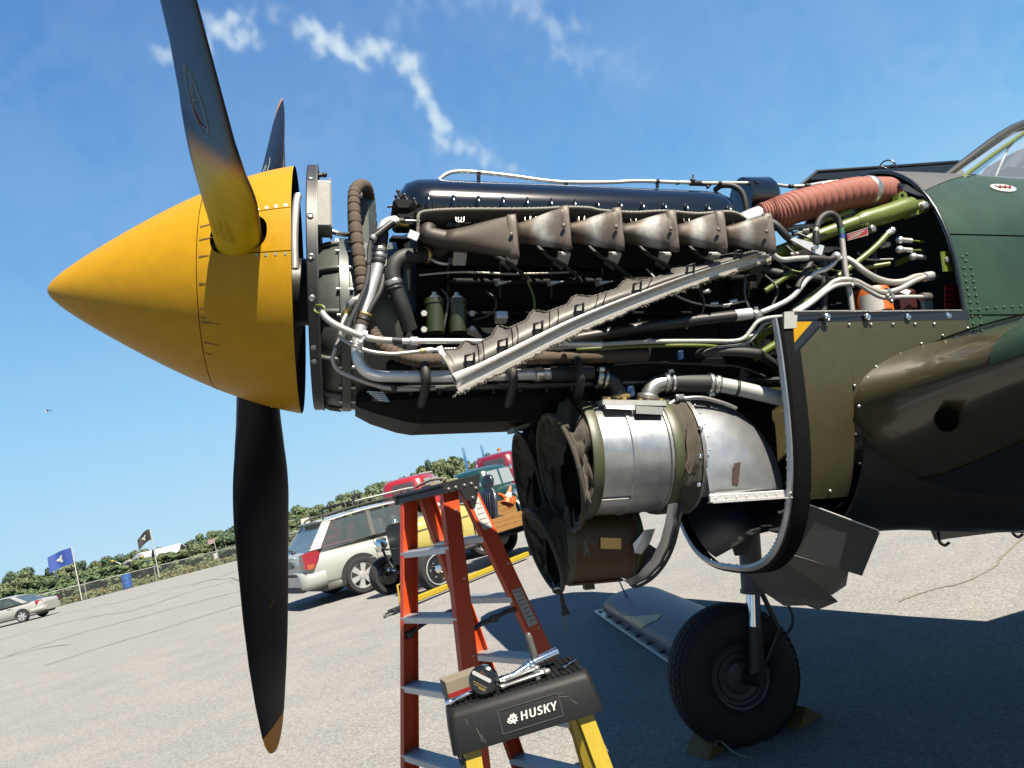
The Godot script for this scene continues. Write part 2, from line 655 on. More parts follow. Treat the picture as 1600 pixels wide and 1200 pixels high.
func ground() -> void:
	var b := MB.new()
	b.box(Vector3(0, -0.56, 0), Vector3(6000, 1.0, 6000))
	var m := mt("meadow", 0.105, 0.115, 0.035, 0.95, 0.0, {"var": [0.06, 0.55, 0.04, 51], "world": true})
	m.detail_enabled = true
	m.detail_albedo = noise_tex(0.09, 0.7, 1.0, 52, 5)
	m.detail_blend_mode = BaseMaterial3D.BLEND_MODE_MUL
	m.detail_uv_layer = BaseMaterial3D.DETAIL_UV_2
	m.uv2_triplanar = true
	m.uv2_world_triplanar = true
	m.uv2_scale = Vector3.ONE * 0.7
	struct(part("ground", b, m, self))
	# the asphalt apron
	b = MB.new()
	b.slab(PackedVector3Array([Vector3(-140, 0, 60), Vector3(160, 0, 60), Vector3(160, 0, -76), Vector3(-3, 0, -71.2), Vector3(-10.9, 0, -67.7), Vector3(-20, 0, -64.2), Vector3(-140, 0, -30)]), Vector3(0, -0.3, 0))
	var a := mt("asphalt", 0.57, 0.56, 0.535, 0.93, 0.0, {"var": [0.78, 0.42, 0.11, 61], "world": true})
	a.albedo_texture = noise_tex(0.085, 0.46, 1.0, 61, 2, 1024, FastNoiseLite.TYPE_CELLULAR)
	a.normal_enabled = true
	a.normal_texture = bump_tex(0.30, 62, 5.0, 512)
	a.normal_scale = 0.3
	a.detail_enabled = true
	var stain := noise_tex(0.02, 0.86, 1.0, 63, 6, 512)
	stain.color_ramp.set_color(0, Color(0.79, 0.80, 0.83).linear_to_srgb())
	stain.color_ramp.set_color(1, Color(1.0, 0.985, 0.95).linear_to_srgb())
	a.detail_albedo = stain
	a.detail_blend_mode = BaseMaterial3D.BLEND_MODE_MUL
	a.detail_uv_layer = BaseMaterial3D.DETAIL_UV_2
	a.uv2_triplanar = true
	a.uv2_world_triplanar = true
	a.uv2_scale = Vector3.ONE * 0.085
	var apron := part("apron_pavement", b, a, self)
	struct(apron)
	# cracks, tar seams and old painted lines that run over the apron
	var tar := mt("tar", 0.055, 0.052, 0.05, 0.8)
	var rust := mt("rusty_seam", 0.15, 0.105, 0.065, 0.9)
	var pale := mt("pale_seam", 0.30, 0.255, 0.17, 0.95)
	var lines := [
		[tar, 0.05, [[11, 1025], [120, 991], [236, 960], [310, 940], [376, 924]]],
		[rust, 0.03, [[69, 1040], [180, 1005], [250, 984], [320, 962], [379, 944]]],
		[tar, 0.05, [[0, 1000], [80, 978], [150, 963], [215, 952], [300, 924], [374, 905]]],
		[tar, 0.06, [[90, 962], [145, 949], [200, 938], [260, 921], [330, 906], [372, 891]]],
		[tar, 0.05, [[300, 916], [322, 907], [350, 905], [362, 903], [374, 908]]],
		[tar, 0.03, [[0, 1030], [60, 1014], [110, 1007]]],
		[pale, 0.012, [[1405, 940], [1432, 929], [1470, 918], [1500, 912], [1530, 899], [1556, 884], [1568, 868], [1600, 840]]],
	]
	for l in lines:
		b = MB.new()
		var grid := []
		var pts := PackedVector3Array()
		for q in l[2]:
			pts.append(G(q[0], q[1], 0.004))
		pts = MB.spline(pts, 8)
		for i in pts.size():
			var dir := (pts[mini(i + 1, pts.size() - 1)] - pts[maxi(i - 1, 0)]).normalized()
			var side := dir.cross(Vector3.UP).normalized()
			var wob := side * rng.randf_range(-0.008, 0.008)
			var wd: float = 0.55 * l[1] * rng.randf_range(0.5, 1.4)
			grid.append(PackedVector3Array([pts[i] + wob - side * wd, pts[i] + wob + side * wd]))
		b.sheet(grid, 0.003, false)
		part("pavement_crack", b, l[0], apron)


# ---------------------------------------------------------------- airframe
# the outline of the fuselage at a station: half width, middle, height above and below it
func body_at(x: float) -> Array:
	var s := [[1.58, 0.45, -0.36, 0.6, 0.655], [1.85, 0.46, -0.28, 0.55, 0.63], [2.28, 0.478, -0.1, 0.565, 0.82], [2.7, 0.482, -0.1, 0.57, 0.86], [3.2, 0.48, -0.1, 0.57, 0.83], [4.4, 0.46, -0.05, 0.62, 0.75], [6.5, 0.28, 0.1, 0.36, 0.4], [8.7, 0.05, 0.2, 0.14, 0.12]]
	for i in s.size() - 1:
		if x <= s[i + 1][0]:
			var f := clampf((x - s[i][0]) / (s[i + 1][0] - s[i][0]), 0, 1)
			f = f * f * (3 - 2 * f) if i > 2 else f
			var o := []
			for k in range(1, 5):
				o.append(lerpf(s[i][k], s[i + 1][k], f))
			return o
	return s[-1].slice(1)


func skin(x: float, ang: float, out := 0.0) -> Vector3:     # ang 0 near side, 90 top, -90 bottom
	var o := body_at(x)
	var n := 2.3 if ang > 0 else 2.9
	var c := cos(ang)
	var s := sin(ang)
	var hgt: float = o[2] if s > 0 else o[3]
	return Vector3(x, o[1] + (hgt + out) * signf(s) * pow(absf(s), 2.0 / n), (o[0] + out) * signf(c) * pow(absf(c), 2.0 / n))


func skin_y(x: float, y: float) -> float:                   # the angle of the near side's skin at the height y
	var o := body_at(x)
	var n := 2.3 if y > o[1] else 2.9
	var hgt: float = o[2] if y > o[1] else o[3]
	var s := clampf((y - o[1]) / hgt, -1.0, 1.0)
	return asin(signf(s) * pow(absf(s), n / 2.0))


func skin_patch(x0: float, x1: float, nx: int, low: Callable, high: Callable, ny: int, out: float, thick: float) -> MB:
	var b := MB.new()
	var grid := []
	for i in nx + 1:
		var x := lerpf(x0, x1, float(i) / nx)
		var row := PackedVector3Array()
		for k in ny + 1:
			row.append(skin(x, lerpf(low.call(x), high.call(x), float(k) / ny), out))
		grid.append(row)
	b.sheet(grid, thick)
	return b


func rivets(pts: PackedVector3Array, r: float, parent: Node3D, m := "steel") -> void:
	var b := MB.new()
	for p in pts:
		b.ball(p, Vector3.ONE * r, 8, 4)
	stuff(part("rivets", b, mats[m], parent))


func fasteners(called: String, pts: Array, r: float, parent: Node3D, m := "steel") -> void:
	var base := MB.new()
	base.lathe(Vector3.ZERO, Vector3(0, 0, 1), [Vector2(-r * 0.6, r), Vector2(r * 0.25, r), Vector2(r * 0.5, r * 0.6), Vector2(r * 0.35, r * 0.3), Vector2(r * 0.3, 0.0001)], 10)
	var me := base.mesh()
	for p in pts:
		var o := put(called, me, mats[m], parent)
		o.position = p


func wing_section(z: float, lex: float, chord: float, ley: float, tu: float, tl: float) -> PackedVector3Array:
	var r := PackedVector3Array()
	var n := 22
	var f := func(s: float) -> float: return 2.969 * sqrt(s) - 1.26 * s - 3.516 * s * s + 2.843 * s * s * s - 1.036 * s * s * s * s
	for i in n + 1:
		var s := pow(1.0 - float(i) / n, 2.0)
		r.append(Vector3(lex + chord * s, ley + tu * f.call(s) - 0.02 * s * chord, z))
	for i in range(1, n):
		var s := pow(float(i) / n, 2.0)
		r.append(Vector3(lex + chord * s, ley - tl * f.call(s) - 0.02 * s * chord, z))
	return r


func airframe() -> void:
	# rear fuselage skin, one closed shell with thickness at its open front edge
	var b := MB.new()
	var grid := []
	for x in [2.28, 2.36, 2.5, 2.7, 2.95, 3.2, 3.6, 4.2, 4.8, 5.6, 6.5, 7.6, 8.7]:
		var row := PackedVector3Array()
		for k in 73:
			row.append(skin(x, lerpf(-0.28, TAU / 2 + 0.28, k / 72.0)))
		grid.append(row)
	b.sheet(grid, 0.006)
	var fus := part("fuselage_skin", b, mats["green"])
	# belly: from the radiator outlet aft, below the green
	b = MB.new()
	grid = []
	for x in [1.86, 2.0, 2.15, 2.28, 2.5, 2.7, 2.95, 3.2, 3.6, 4.2, 4.8, 5.6, 6.5, 7.6, 8.7]:
		var row := PackedVector3Array()
		for k in 57:
			row.append(skin(x, lerpf(-0.28, -PI + 0.28, k / 56.0), -0.001))
		grid.append(row)
	b.sheet(grid, -0.006)
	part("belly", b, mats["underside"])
	# lower side panel, olive
	b = skin_patch(1.62, 2.285, 60, func(x: float) -> float: return skin_y(x, -0.775 if x < 1.83 else lerpf(-0.52, -0.30, clampf((x - 1.83) / 0.45, 0, 1))), func(x: float) -> float: return skin_y(x, -0.228), 14, 0.004, 0.004)
	var side := part("side_panel", b, mats["olive"])
	b = skin_patch(1.625, 2.29, 16, func(x: float) -> float: return skin_y(x, -0.228), func(x: float) -> float: return skin_y(x, -0.195), 2, 0.005, 0.005)
	var strip := part("edge_strip", b, mats["black_paint"], side)
	var fp := []
	for q in [[1293, 495], [1356, 495], [1419, 495], [1482, 493]]:
		fp.append(A(q[0], q[1], 0.478))
	fasteners("fastener", fp, 0.011, side, "chrome")
	b = MB.new()
	b.tube(AP([[1242, 487, 0.47], [1320, 486, 0.475], [1400, 486, 0.478], [1502, 485, 0.482]]), 0.003, 6)
	part("edge_lip", b, mats["steel"], side)
	b = MB.new()
	b.slab(AP([[1238, 503, 0.462], [1268, 503, 0.464], [1240, 536, 0.462]]), Vector3(0, 0, 0.004))
	part("yellow_marking", b, mats["yellow_paint"], side)
	b = MB.new()
	b.slab(AP([[1269, 503, 0.464], [1284, 503, 0.465], [1241, 551, 0.462], [1240, 537, 0.462]]), Vector3(0, 0, 0.0035))
	part("black_marking", b, mats["black_paint"], side)
	var rv := PackedVector3Array()
	for q in [[1291, 508], [1325, 508], [1358, 508], [1391, 508], [1424, 508], [1453, 508], [1248, 606], [1250, 660], [1249, 716], [1245, 545], [1248, 768], [1281, 768], [1316, 764], [1356, 720], [1342, 676], [1366, 573], [1403, 554], [1434, 538], [1466, 526], [1334, 602], [1503, 515]]:
		var s := AX(q[0], q[1], 1.62)
		var p := A(q[0], q[1], 0.46)
		p = skin(p.x, skin_y(p.x, p.y), 0.006)
		rv.append(p)
	rivets(rv, 0.005, side, "steel")
	# corner block and upright at the panel's front edge
	b = MB.new()
	b.slab(AP([[1222, 489, 0.455], [1243, 487, 0.455], [1241, 514, 0.455], [1222, 515, 0.455]]), Vector3(0, 0, 0.012))
	part("corner_bracket", b, mats["light_paint"], side)
	# the oval former that carries the chin cowling
	oval_former(1.592, 1.604, 0.002, "chin_former", "sheet_metal", 0.017)
	oval_former(1.604, 1.652, 0.011, "chin_band", "block_dark", 0.008)
	# panel joints and rivets on the green side
	for y in [0.075, -0.212]:
		var seam := MB.new()
		var pts := PackedVector3Array()
		for i in 9:
			var x := 2.29 + i * 0.12
			pts.append(skin(x, skin_y(x, y), 0.0005))
		seam.tube(pts, 0.0022, 5, 2)
		part("panel_seam", seam, mats["dark_void"], fus)
	rv = PackedVector3Array()
	for i in 14:
		for k in 2:
			var y := -0.05 - i * 0.024
			rv.append(skin(2.305 + k * 0.03, skin_y(2.3, y), 0.001))
	for i in 12:
		rv.append(skin(2.37 + i * 0.035, skin_y(2.4, -0.19 + 0.002 * i), 0.001))
	for q in [[2.31, -0.01], [2.33, 0.0], [2.32, -0.025]]:
		rv.append(skin(q[0], skin_y(q[0], q[1]), 0.001))
	rivets(rv, 0.0045, fus, "green")
	# dark edge of the cowling opening
	b = MB.new()
	var arc := PackedVector3Array()
	for k in 33:
		arc.append(skin(2.279, lerpf(-0.2, PI + 0.2, k / 32.0), -0.002))
	b.tube(arc, 0.007, 6, 1)
	part("opening_edge", b, mats["black_paint"], fus)
	# dark anti-glare deck ahead of the windscreen and the oval emblem patch
	b = skin_patch(2.283, 2.95, 14, func(x: float) -> float: return minf(1.4, 0.64 + 1.08 * (x - 2.28)), func(x: float) -> float: return PI - minf(1.4, 0.64 + 1.08 * (x - 2.28)), 24, 0.0025, 0.0025)
	part("antiglare_deck", b, mats["antiglare"], fus)
	b = MB.new()
	var c := A(1564, 296, 0.37)
	var a0 := skin_y(c.x, c.y)
	var e := PackedVector3Array()
	for k in 24:
		var t := TAU * k / 24
		var an := a0 + sin(t) * 0.055
		e.append(skin(c.x + cos(t) * 0.055, an, 0.0045))
	b.loft([e, _shift(e, Vector3(0, -0.004, -0.004))])
	var em := part("emblem_patch", b, mats["white"], fus)
	b = MB.new()
	for k in 3:
		var x := c.x - 0.03 + k * 0.022
		b.tube(PackedVector3Array([skin(x, a0 + 0.022, 0.006), skin(x + 0.012, a0 - 0.014, 0.006), skin(x + 0.022, a0 + 0.022, 0.006)]), 0.003, 6, 3)
	part("emblem_script", b, mats["red_paint"], em)
	# windscreen and canopy
	windscreen()
	# ring gunsight
	b = MB.new()
	var gc := A(1387, 263, 0.1)
	var ring := PackedVector3Array()
	for k in 25:
		ring.append(gc + Vector3(cos(TAU * k / 24) * 0.022, sin(TAU * k / 24) * 0.034, cos(TAU * k / 24) * 0.02))
	b.tube(ring, 0.0032, 6, 1)
	for k in 3:
		var t := TAU * k / 3 + 0.5
		b.cyl(gc, gc + Vector3(cos(t) * 0.022, sin(t) * 0.034, cos(t) * 0.02), 0.0018, -1, 6)
	b.cyl(gc - Vector3(0, 0.034, 0), gc - Vector3(0, 0.10, 0), 0.004, -1, 6)
	part("ring_gunsight", b, mats["black_paint"])
	# the raised cowling panel on the far side
	b = MB.new()
	b.slab(AP([[1236, 303, -0.28], [1276, 268, -0.3], [1496, 253, -0.3], [1520, 290, -0.25], [1320, 318, -0.25]]), Vector3(0, 0, -0.02))
	var rp := part("raised_cowling", b, mats["olive"])
	b = MB.new()
	b.tube(AP([[1236, 303, -0.27], [1277, 268, -0.29], [1400, 260, -0.29], [1497, 253, -0.29]]), 0.009, 8, 1)
	part("rim", b, mats["black_paint"], rp)
	b = MB.new()
	b.slab(AP([[1262, 281, -0.277], [1278, 271, -0.279], [1494, 256, -0.279], [1480, 272, -0.277]]), Vector3(0, 0, -0.006))
	part("edge_band", b, mats["black_paint"], rp)
	# wings
	for sgn in [1.0, -1.0]:
		b = MB.new()
		var rings := []
		for q in [[0.30, 1.80, 2.75, -0.50, 0.27, 0.30], [0.47, 1.825, 2.7, -0.50, 0.25, 0.28], [0.62, 1.85, 2.63, -0.49, 0.225, 0.24], [0.9, 1.89, 2.5, -0.46, 0.185, 0.17], [1.4, 1.91, 2.35, -0.42, 0.165, 0.15], [3.0, 1.97, 1.95, -0.25, 0.13, 0.11], [4.6, 2.03, 1.55, -0.08, 0.09, 0.075], [5.2, 2.07, 1.36, -0.02, 0.07, 0.06], [5.5, 2.14, 1.15, 0.015, 0.055, 0.045], [5.68, 2.27, 0.82, 0.03, 0.035, 0.03], [5.76, 2.45, 0.42, 0.035, 0.012, 0.012]]:
			rings.append(wing_section(q[0] * sgn, q[1], q[2], q[3], q[4], q[5]))
		b.loft(rings)
		var wing := part("wing", b, mats["olive_gloss"])
		# the neutral grey underside wraps round below the leading edge
		b = MB.new()
		var lg := []
		for r: PackedVector3Array in rings.slice(0, 10):
			var row := PackedVector3Array()
			for k in range(29, 44):
				row.append(r[k] + Vector3(0.0, -0.003, 0))
			lg.append(row)
		b.sheet(lg, 0.002 * sgn)
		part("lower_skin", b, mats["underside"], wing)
		if sgn > 0:
			rv = PackedVector3Array()
			for q in [[1342, 635], [1356, 591], [1387, 572], [1423, 553], [1469, 534], [1493, 526], [1594, 500]]:
				rv.append(A(q[0], q[1], 0.475))
			rivets(rv, 0.006, wing, "steel")
			b = MB.new()
			b.tube(AP([[1436, 547, 0.4825], [1470, 531, 0.4835], [1505, 518, 0.484], [1550, 504, 0.485], [1600, 491, 0.486]]), 0.0035, 6)
			part("fillet_joint", b, mats["dark_void"], wing)
			b = MB.new()
			b.cyl(A(1478, 655, 0.74), A(1478, 655, 0.74) + Vector3(0.10, 0.0, -0.1), 0.030, -1, 20)
			part("gun_port", b, mats["dark_void"], wing)
			# green camouflage begins on the outer panel
			b = MB.new()
			var wg := []
			for i in 7:
				var f := i / 6.0
				var sec := wing_section(0.9 + 0.5 * f, 1.887 + 0.02 * f, lerpf(2.5, 2.35, f), lerpf(-0.46, -0.42, f), lerpf(0.185, 0.165, f) + 0.004, lerpf(0.17, 0.15, f) + 0.004)
				var row := PackedVector3Array()
				for k in range(4, 23):
					var v := sec[k]
					if k < 13:
						v = v
					row.append(v)
				wg.append(row)
			b.sheet(wg, 0.003)
			part("camouflage_panel", b, mats["green"], wing)
	# exhaust-stained bits hanging below the belly: the drop tank braces
	b = MB.new()
	b.slab(AP([[1463, 828, 0.05], [1620, 812, 0.05], [1620, 834, 0.05], [1592, 833, 0.05], [1575, 830, 0.05], [1480, 842, 0.05], [1470, 844, 0.05]]), Vector3(0, 0, -0.03))
	var br := part("belly_rack", b, mats["black_paint"])
	for q in [[1470, 843], [1585, 830]]:
		b = MB.new()
		b.tube(AP([[q[0] - 4, q[1] - 12, 0.05], [q[0] - 2, q[1] + 3, 0.06], [q[0] + 6, q[1] + 9, 0.06], [q[0] + 13, q[1] + 5, 0.06]]), 0.006, 6)
		part("hook", b, mats["black_paint"], br)


func _shift(r: PackedVector3Array, d: Vector3) -> PackedVector3Array:
	var o := PackedVector3Array()
	for v in r:
		o.append(v + d)
	return o


func oval_former(x0: float, x1: float, out: float, called: String, m: String, lip: float) -> void:
	var b := MB.new()
	var grid := []
	var n := 60
	for k in n + 1:
		var an := lerpf(0.19, -PI - 0.19, float(k) / n)
		var p := skin(1.6, an, out)
		var q := skin(1.6, an, out - lip)
		p.x = x1
		var p0 := Vector3(x0, p.y, p.z)
		q.x = x0
		grid.append(PackedVector3Array([p, p0, p0.lerp(q, 0.5) + Vector3(-0.004, 0, 0), q]))
	b.sheet(grid, 0.004, false)
	var o := part(called, b, mats[m])
	if called == "chin_former":
		var rv := PackedVector3Array()
		for k in 64:
			var an := lerpf(0.1, -PI * 0.85, k / 63.0)
			var q := skin(1.6, an, out - 0.018)
			rv.append(Vector3(x0 - 0.003, q.y, q.z))
			if k < 40:
				rv.append(Vector3(1.594, 0, 0) + Vector3(0, skin(1.6, an, out).y, skin(1.6, an, out).z))
		rivets(rv, 0.0035, o, "steel")


func windscreen() -> void:
	var b := MB.new()
	b.tube(AP([[1468, 284, 0.2], [1530, 236, 0.18], [1583, 200, 0.15], [1640, 180, 0.12]]), 0.014, 8, 3)
	var fr := part("windscreen_frame", b, mats["olive_gloss"])
	b = MB.new()
	b.tube(AP([[1464, 283, 0.17], [1526, 234, 0.15], [1580, 197, 0.12], [1640, 176, 0.1]]), 0.006, 6, 3)
	part("frame_rim", b, mats["black_paint"], fr)
	b = MB.new()
	b.tube(AP([[1497, 283, 0.30], [1540, 250, 0.26], [1584, 219, 0.22], [1650, 172, 0.18]]), 0.008, 8, 3)
	part("inner_frame", b, mats["zinc_green"], fr)
	b = MB.new()
	b.tube(AP([[1470, 284, -0.22], [1530, 240, -0.19], [1583, 206, -0.16], [1640, 186, -0.13]]), 0.014, 8, 3)
	part("far_frame", b, mats["olive_gloss"], fr)
	b = MB.new()
	b.slab(AP([[1472, 285, 0.25], [1583, 207, 0.19], [1690, 190, 0.19], [1690, 296, 0.33], [1560, 291, 0.3]]), Vector3(0, 0, 0.004))
	part("side_pane", b, mats["glass"], fr)
	b = MB.new()
	b.tube(AP([[1553, 283, 0.15], [1575, 232, 0.1], [1590, 215, 0.08]]), 0.005, 6, 2)
	part("brace", b, mats["light_paint"], fr)
	b = MB.new()
	var top := AP([[1525, 286, -0.05], [1540, 262, -0.05], [1570, 252, -0.05], [1660, 246, -0.05], [1660, 300, -0.05]])
	b.slab(top, Vector3(0, 0, 0.16))
	part("instrument_coaming", b, mt("coaming", 0.05, 0.065, 0.09, 0.6), fr)
	b = MB.new()
	b.tube(AP([[1500, 281, 0.3], [1508, 276, 0.3], [1516, 274, 0.3], [1520, 281, 0.3]]), 0.002, 5, 3)
	part("wire_loop", b, mats["steel"], fr)


# ---------------------------------------------------------------- propeller
func spinner_r(x: float) -> float:
	var s := clampf((x + 0.603) / 0.741, 0.0, 1.0)
	return 0.16917 * sqrt(s) + 0.23135 * s + 0.22165 * s * s - 0.26989 * s * s * s + 0.0479 * s * s * s * s


func propeller() -> void:
	var turn := 0.35605
	var dirs := []
	for k in 3:
		var th: float = [-PI / 3, PI, PI / 3][k] - turn
		dirs.append(Vector3(0, cos(th), -sin(th)))
	# the spinner with a cut-out round each blade
	var xs := []
	for i in 14:
		xs.append(-0.603 + 0.03 * pow(i / 13.0, 2.0))
	for i in range(1, 150):
		xs.append(-0.573 + 0.711 * i / 149.0)
	var n := 288
	var pos := []
	var inside := []
	for x in xs:
		var row := PackedVector3Array()
		var ins := PackedByteArray()
		for k in n:
			var an := TAU * k / n
			var r := spinner_r(x)
			var p := Vector3(x, cos(an) * r, sin(an) * r)
			var hit := 0
			for d: Vector3 in dirs:
				var ad := atan2(d.z, d.y)
				var da := wrapf(an - ad, -PI, PI)
				if absf(da) < 0.5:
					var q := Vector2((x + 0.006) / 0.079, da * r / 0.060)
					var len := pow(pow(absf(q.x), 2.6) + pow(absf(q.y), 2.6), 1.0 / 2.6)
					if len < 1.0:
						hit = 1
						if len > 0.5:
							var g := q / len
							var nx := g.x * 0.079 - 0.006
							var nr := spinner_r(nx)
							var na := ad + g.y * 0.060 / nr
							p = Vector3(nx, cos(na) * nr, sin(na) * nr)
			row.append(p)
			ins.append(hit)
		pos.append(row)
		inside.append(ins)
	var b := MB.new()
	var t := PackedVector3Array()
	for i in xs.size() - 1:
		for k in n:
			var j := (k + 1) % n
			if inside[i][k] and inside[i][j] and inside[i + 1][k] and inside[i + 1][j]:
				continue
			b.quadt(t, pos[i][k], pos[i][j], pos[i + 1][j], pos[i + 1][k])
	b.push([[true, t]])
	var sp := part("spinner", b, mats["yellow_paint"])
	b = MB.new()
	var prof := []
	for i in 20:
		var x := lerpf(-0.5, 0.139, i / 19.0)
		prof.append(Vector2(x, maxf(spinner_r(x) - (0.03 if i < 19 else 0.001), 0.01)))
	prof.append(Vector2(0.136, spinner_r(0.136) - 0.012))
	prof.append(Vector2(0.10, 0.3))
	b.lathe(Vector3.ZERO, Vector3.RIGHT, prof, 64)
	part("spinner_bulkhead", b, mats["dark_void"], sp)
	b = MB.new()
	b.cyl(Vector3(0.185, 0.008, 0), Vector3(0.19, 0.008, 0), 0.375, -1, 48)
	part("back_plate", b, mats["dark_void"], sp)
	# joints between nose cone, shell and blade panels
	var seam := MB.new()
	var ring := PackedVector3Array()
	for k in 97:
		var r := spinner_r(-0.122) + 0.0003
		ring.append(Vector3(-0.122, cos(TAU * k / 96) * r, sin(TAU * k / 96) * r))
	seam.tube(ring, 0.0011, 4, 1)
	for d: Vector3 in dirs:
		var ad := atan2(d.z, d.y)
		for s in [-1.0, 1.0]:
			var pts := PackedVector3Array()
			for i in 6:
				var x := 0.02 + i * 0.0235
				var r := spinner_r(x) + 0.0003
				var an: float = ad + s * 0.175
				pts.append(Vector3(x, cos(an) * r, sin(an) * r))
			seam.tube(pts, 0.001, 4, 1)
	part("shell_joint", seam, mats["dark_void"], sp)
	var rv := PackedVector3Array()
	for d: Vector3 in dirs:
		var ad := atan2(d.z, d.y)
		for s in [-1.0, 1.0]:
			for i in 4:
				var x := 0.045 + i * 0.026
				var an: float = ad + s * 0.198
				var r := spinner_r(x)
				rv.append(Vector3(x, cos(an) * r, sin(an) * r))
	var sb := MB.new()
	for p in rv:
		var nrm := Vector3(0, p.y, p.z).normalized()
		sb.cyl(p - nrm * 0.003, p + nrm * 0.0012, 0.0045, -1, 8)
	stuff(part("screws", sb, mats["steel"], sp))
	# oil streaks behind the screws of the joint
	sb = MB.new()
	for q in [[1.26, 0.05], [1.40, 0.045], [1.56, 0.03], [2.02, 0.012], [2.10, 0.016], [2.14, 0.055], [2.34, 0.045], [2.46, 0.02], [1.80, 0.02]]:
		var grid := []
		for i in 6:
			var x: float = -0.115 + q[1] * i / 5.0
			var wd: float = 0.0032 * (1.0 - i / 5.5) * rng.randf_range(0.7, 1.1)
			var row := PackedVector3Array()
			for s in [-1.0, 1.0]:
				var r := spinner_r(x) + 0.0008
				var an: float = q[0] + s * wd / r
				row.append(Vector3(x, cos(an) * r, sin(an) * r))
			grid.append(row)
		sb.sheet(grid, 0.0006)
	stuff(part("oil_streaks", sb, mt("oil_stain", 0.20, 0.10, 0.012, 0.6), sp))
	# blades
	for k in 3:
		blade(dirs[k], k)
	# hub behind the spinner
	b = MB.new()
	b.cyl(Vector3(0.05, 0, 0), Vector3(0.26, 0, 0), 0.11, -1, 32)
	part("propeller_hub", b, mats["iron_dark"])


func blade_ring(d: Vector3, q: Array, n := 24) -> PackedVector3Array:
	var v := -Vector3.RIGHT.cross(d)
	var beta := deg_to_rad(q[3])
	var ch := Vector3.RIGHT * -sin(beta) + v * cos(beta)      # towards the leading edge
	var nn := Vector3.RIGHT * -cos(beta) - v * sin(beta)      # towards the front face
	var r := PackedVector3Array()
	for k in n:
		var a := TAU * k / n
		var c := cos(a)
		var up := sin(a)
		var thick: float = q[2] * (0.62 if up > 0 else 0.38) * (1.0 - 0.0 * c)
		r.append(d * q[0] + ch * (c * q[1] * 0.5 + q[1] * 0.04) + nn * (up * thick))
	return r


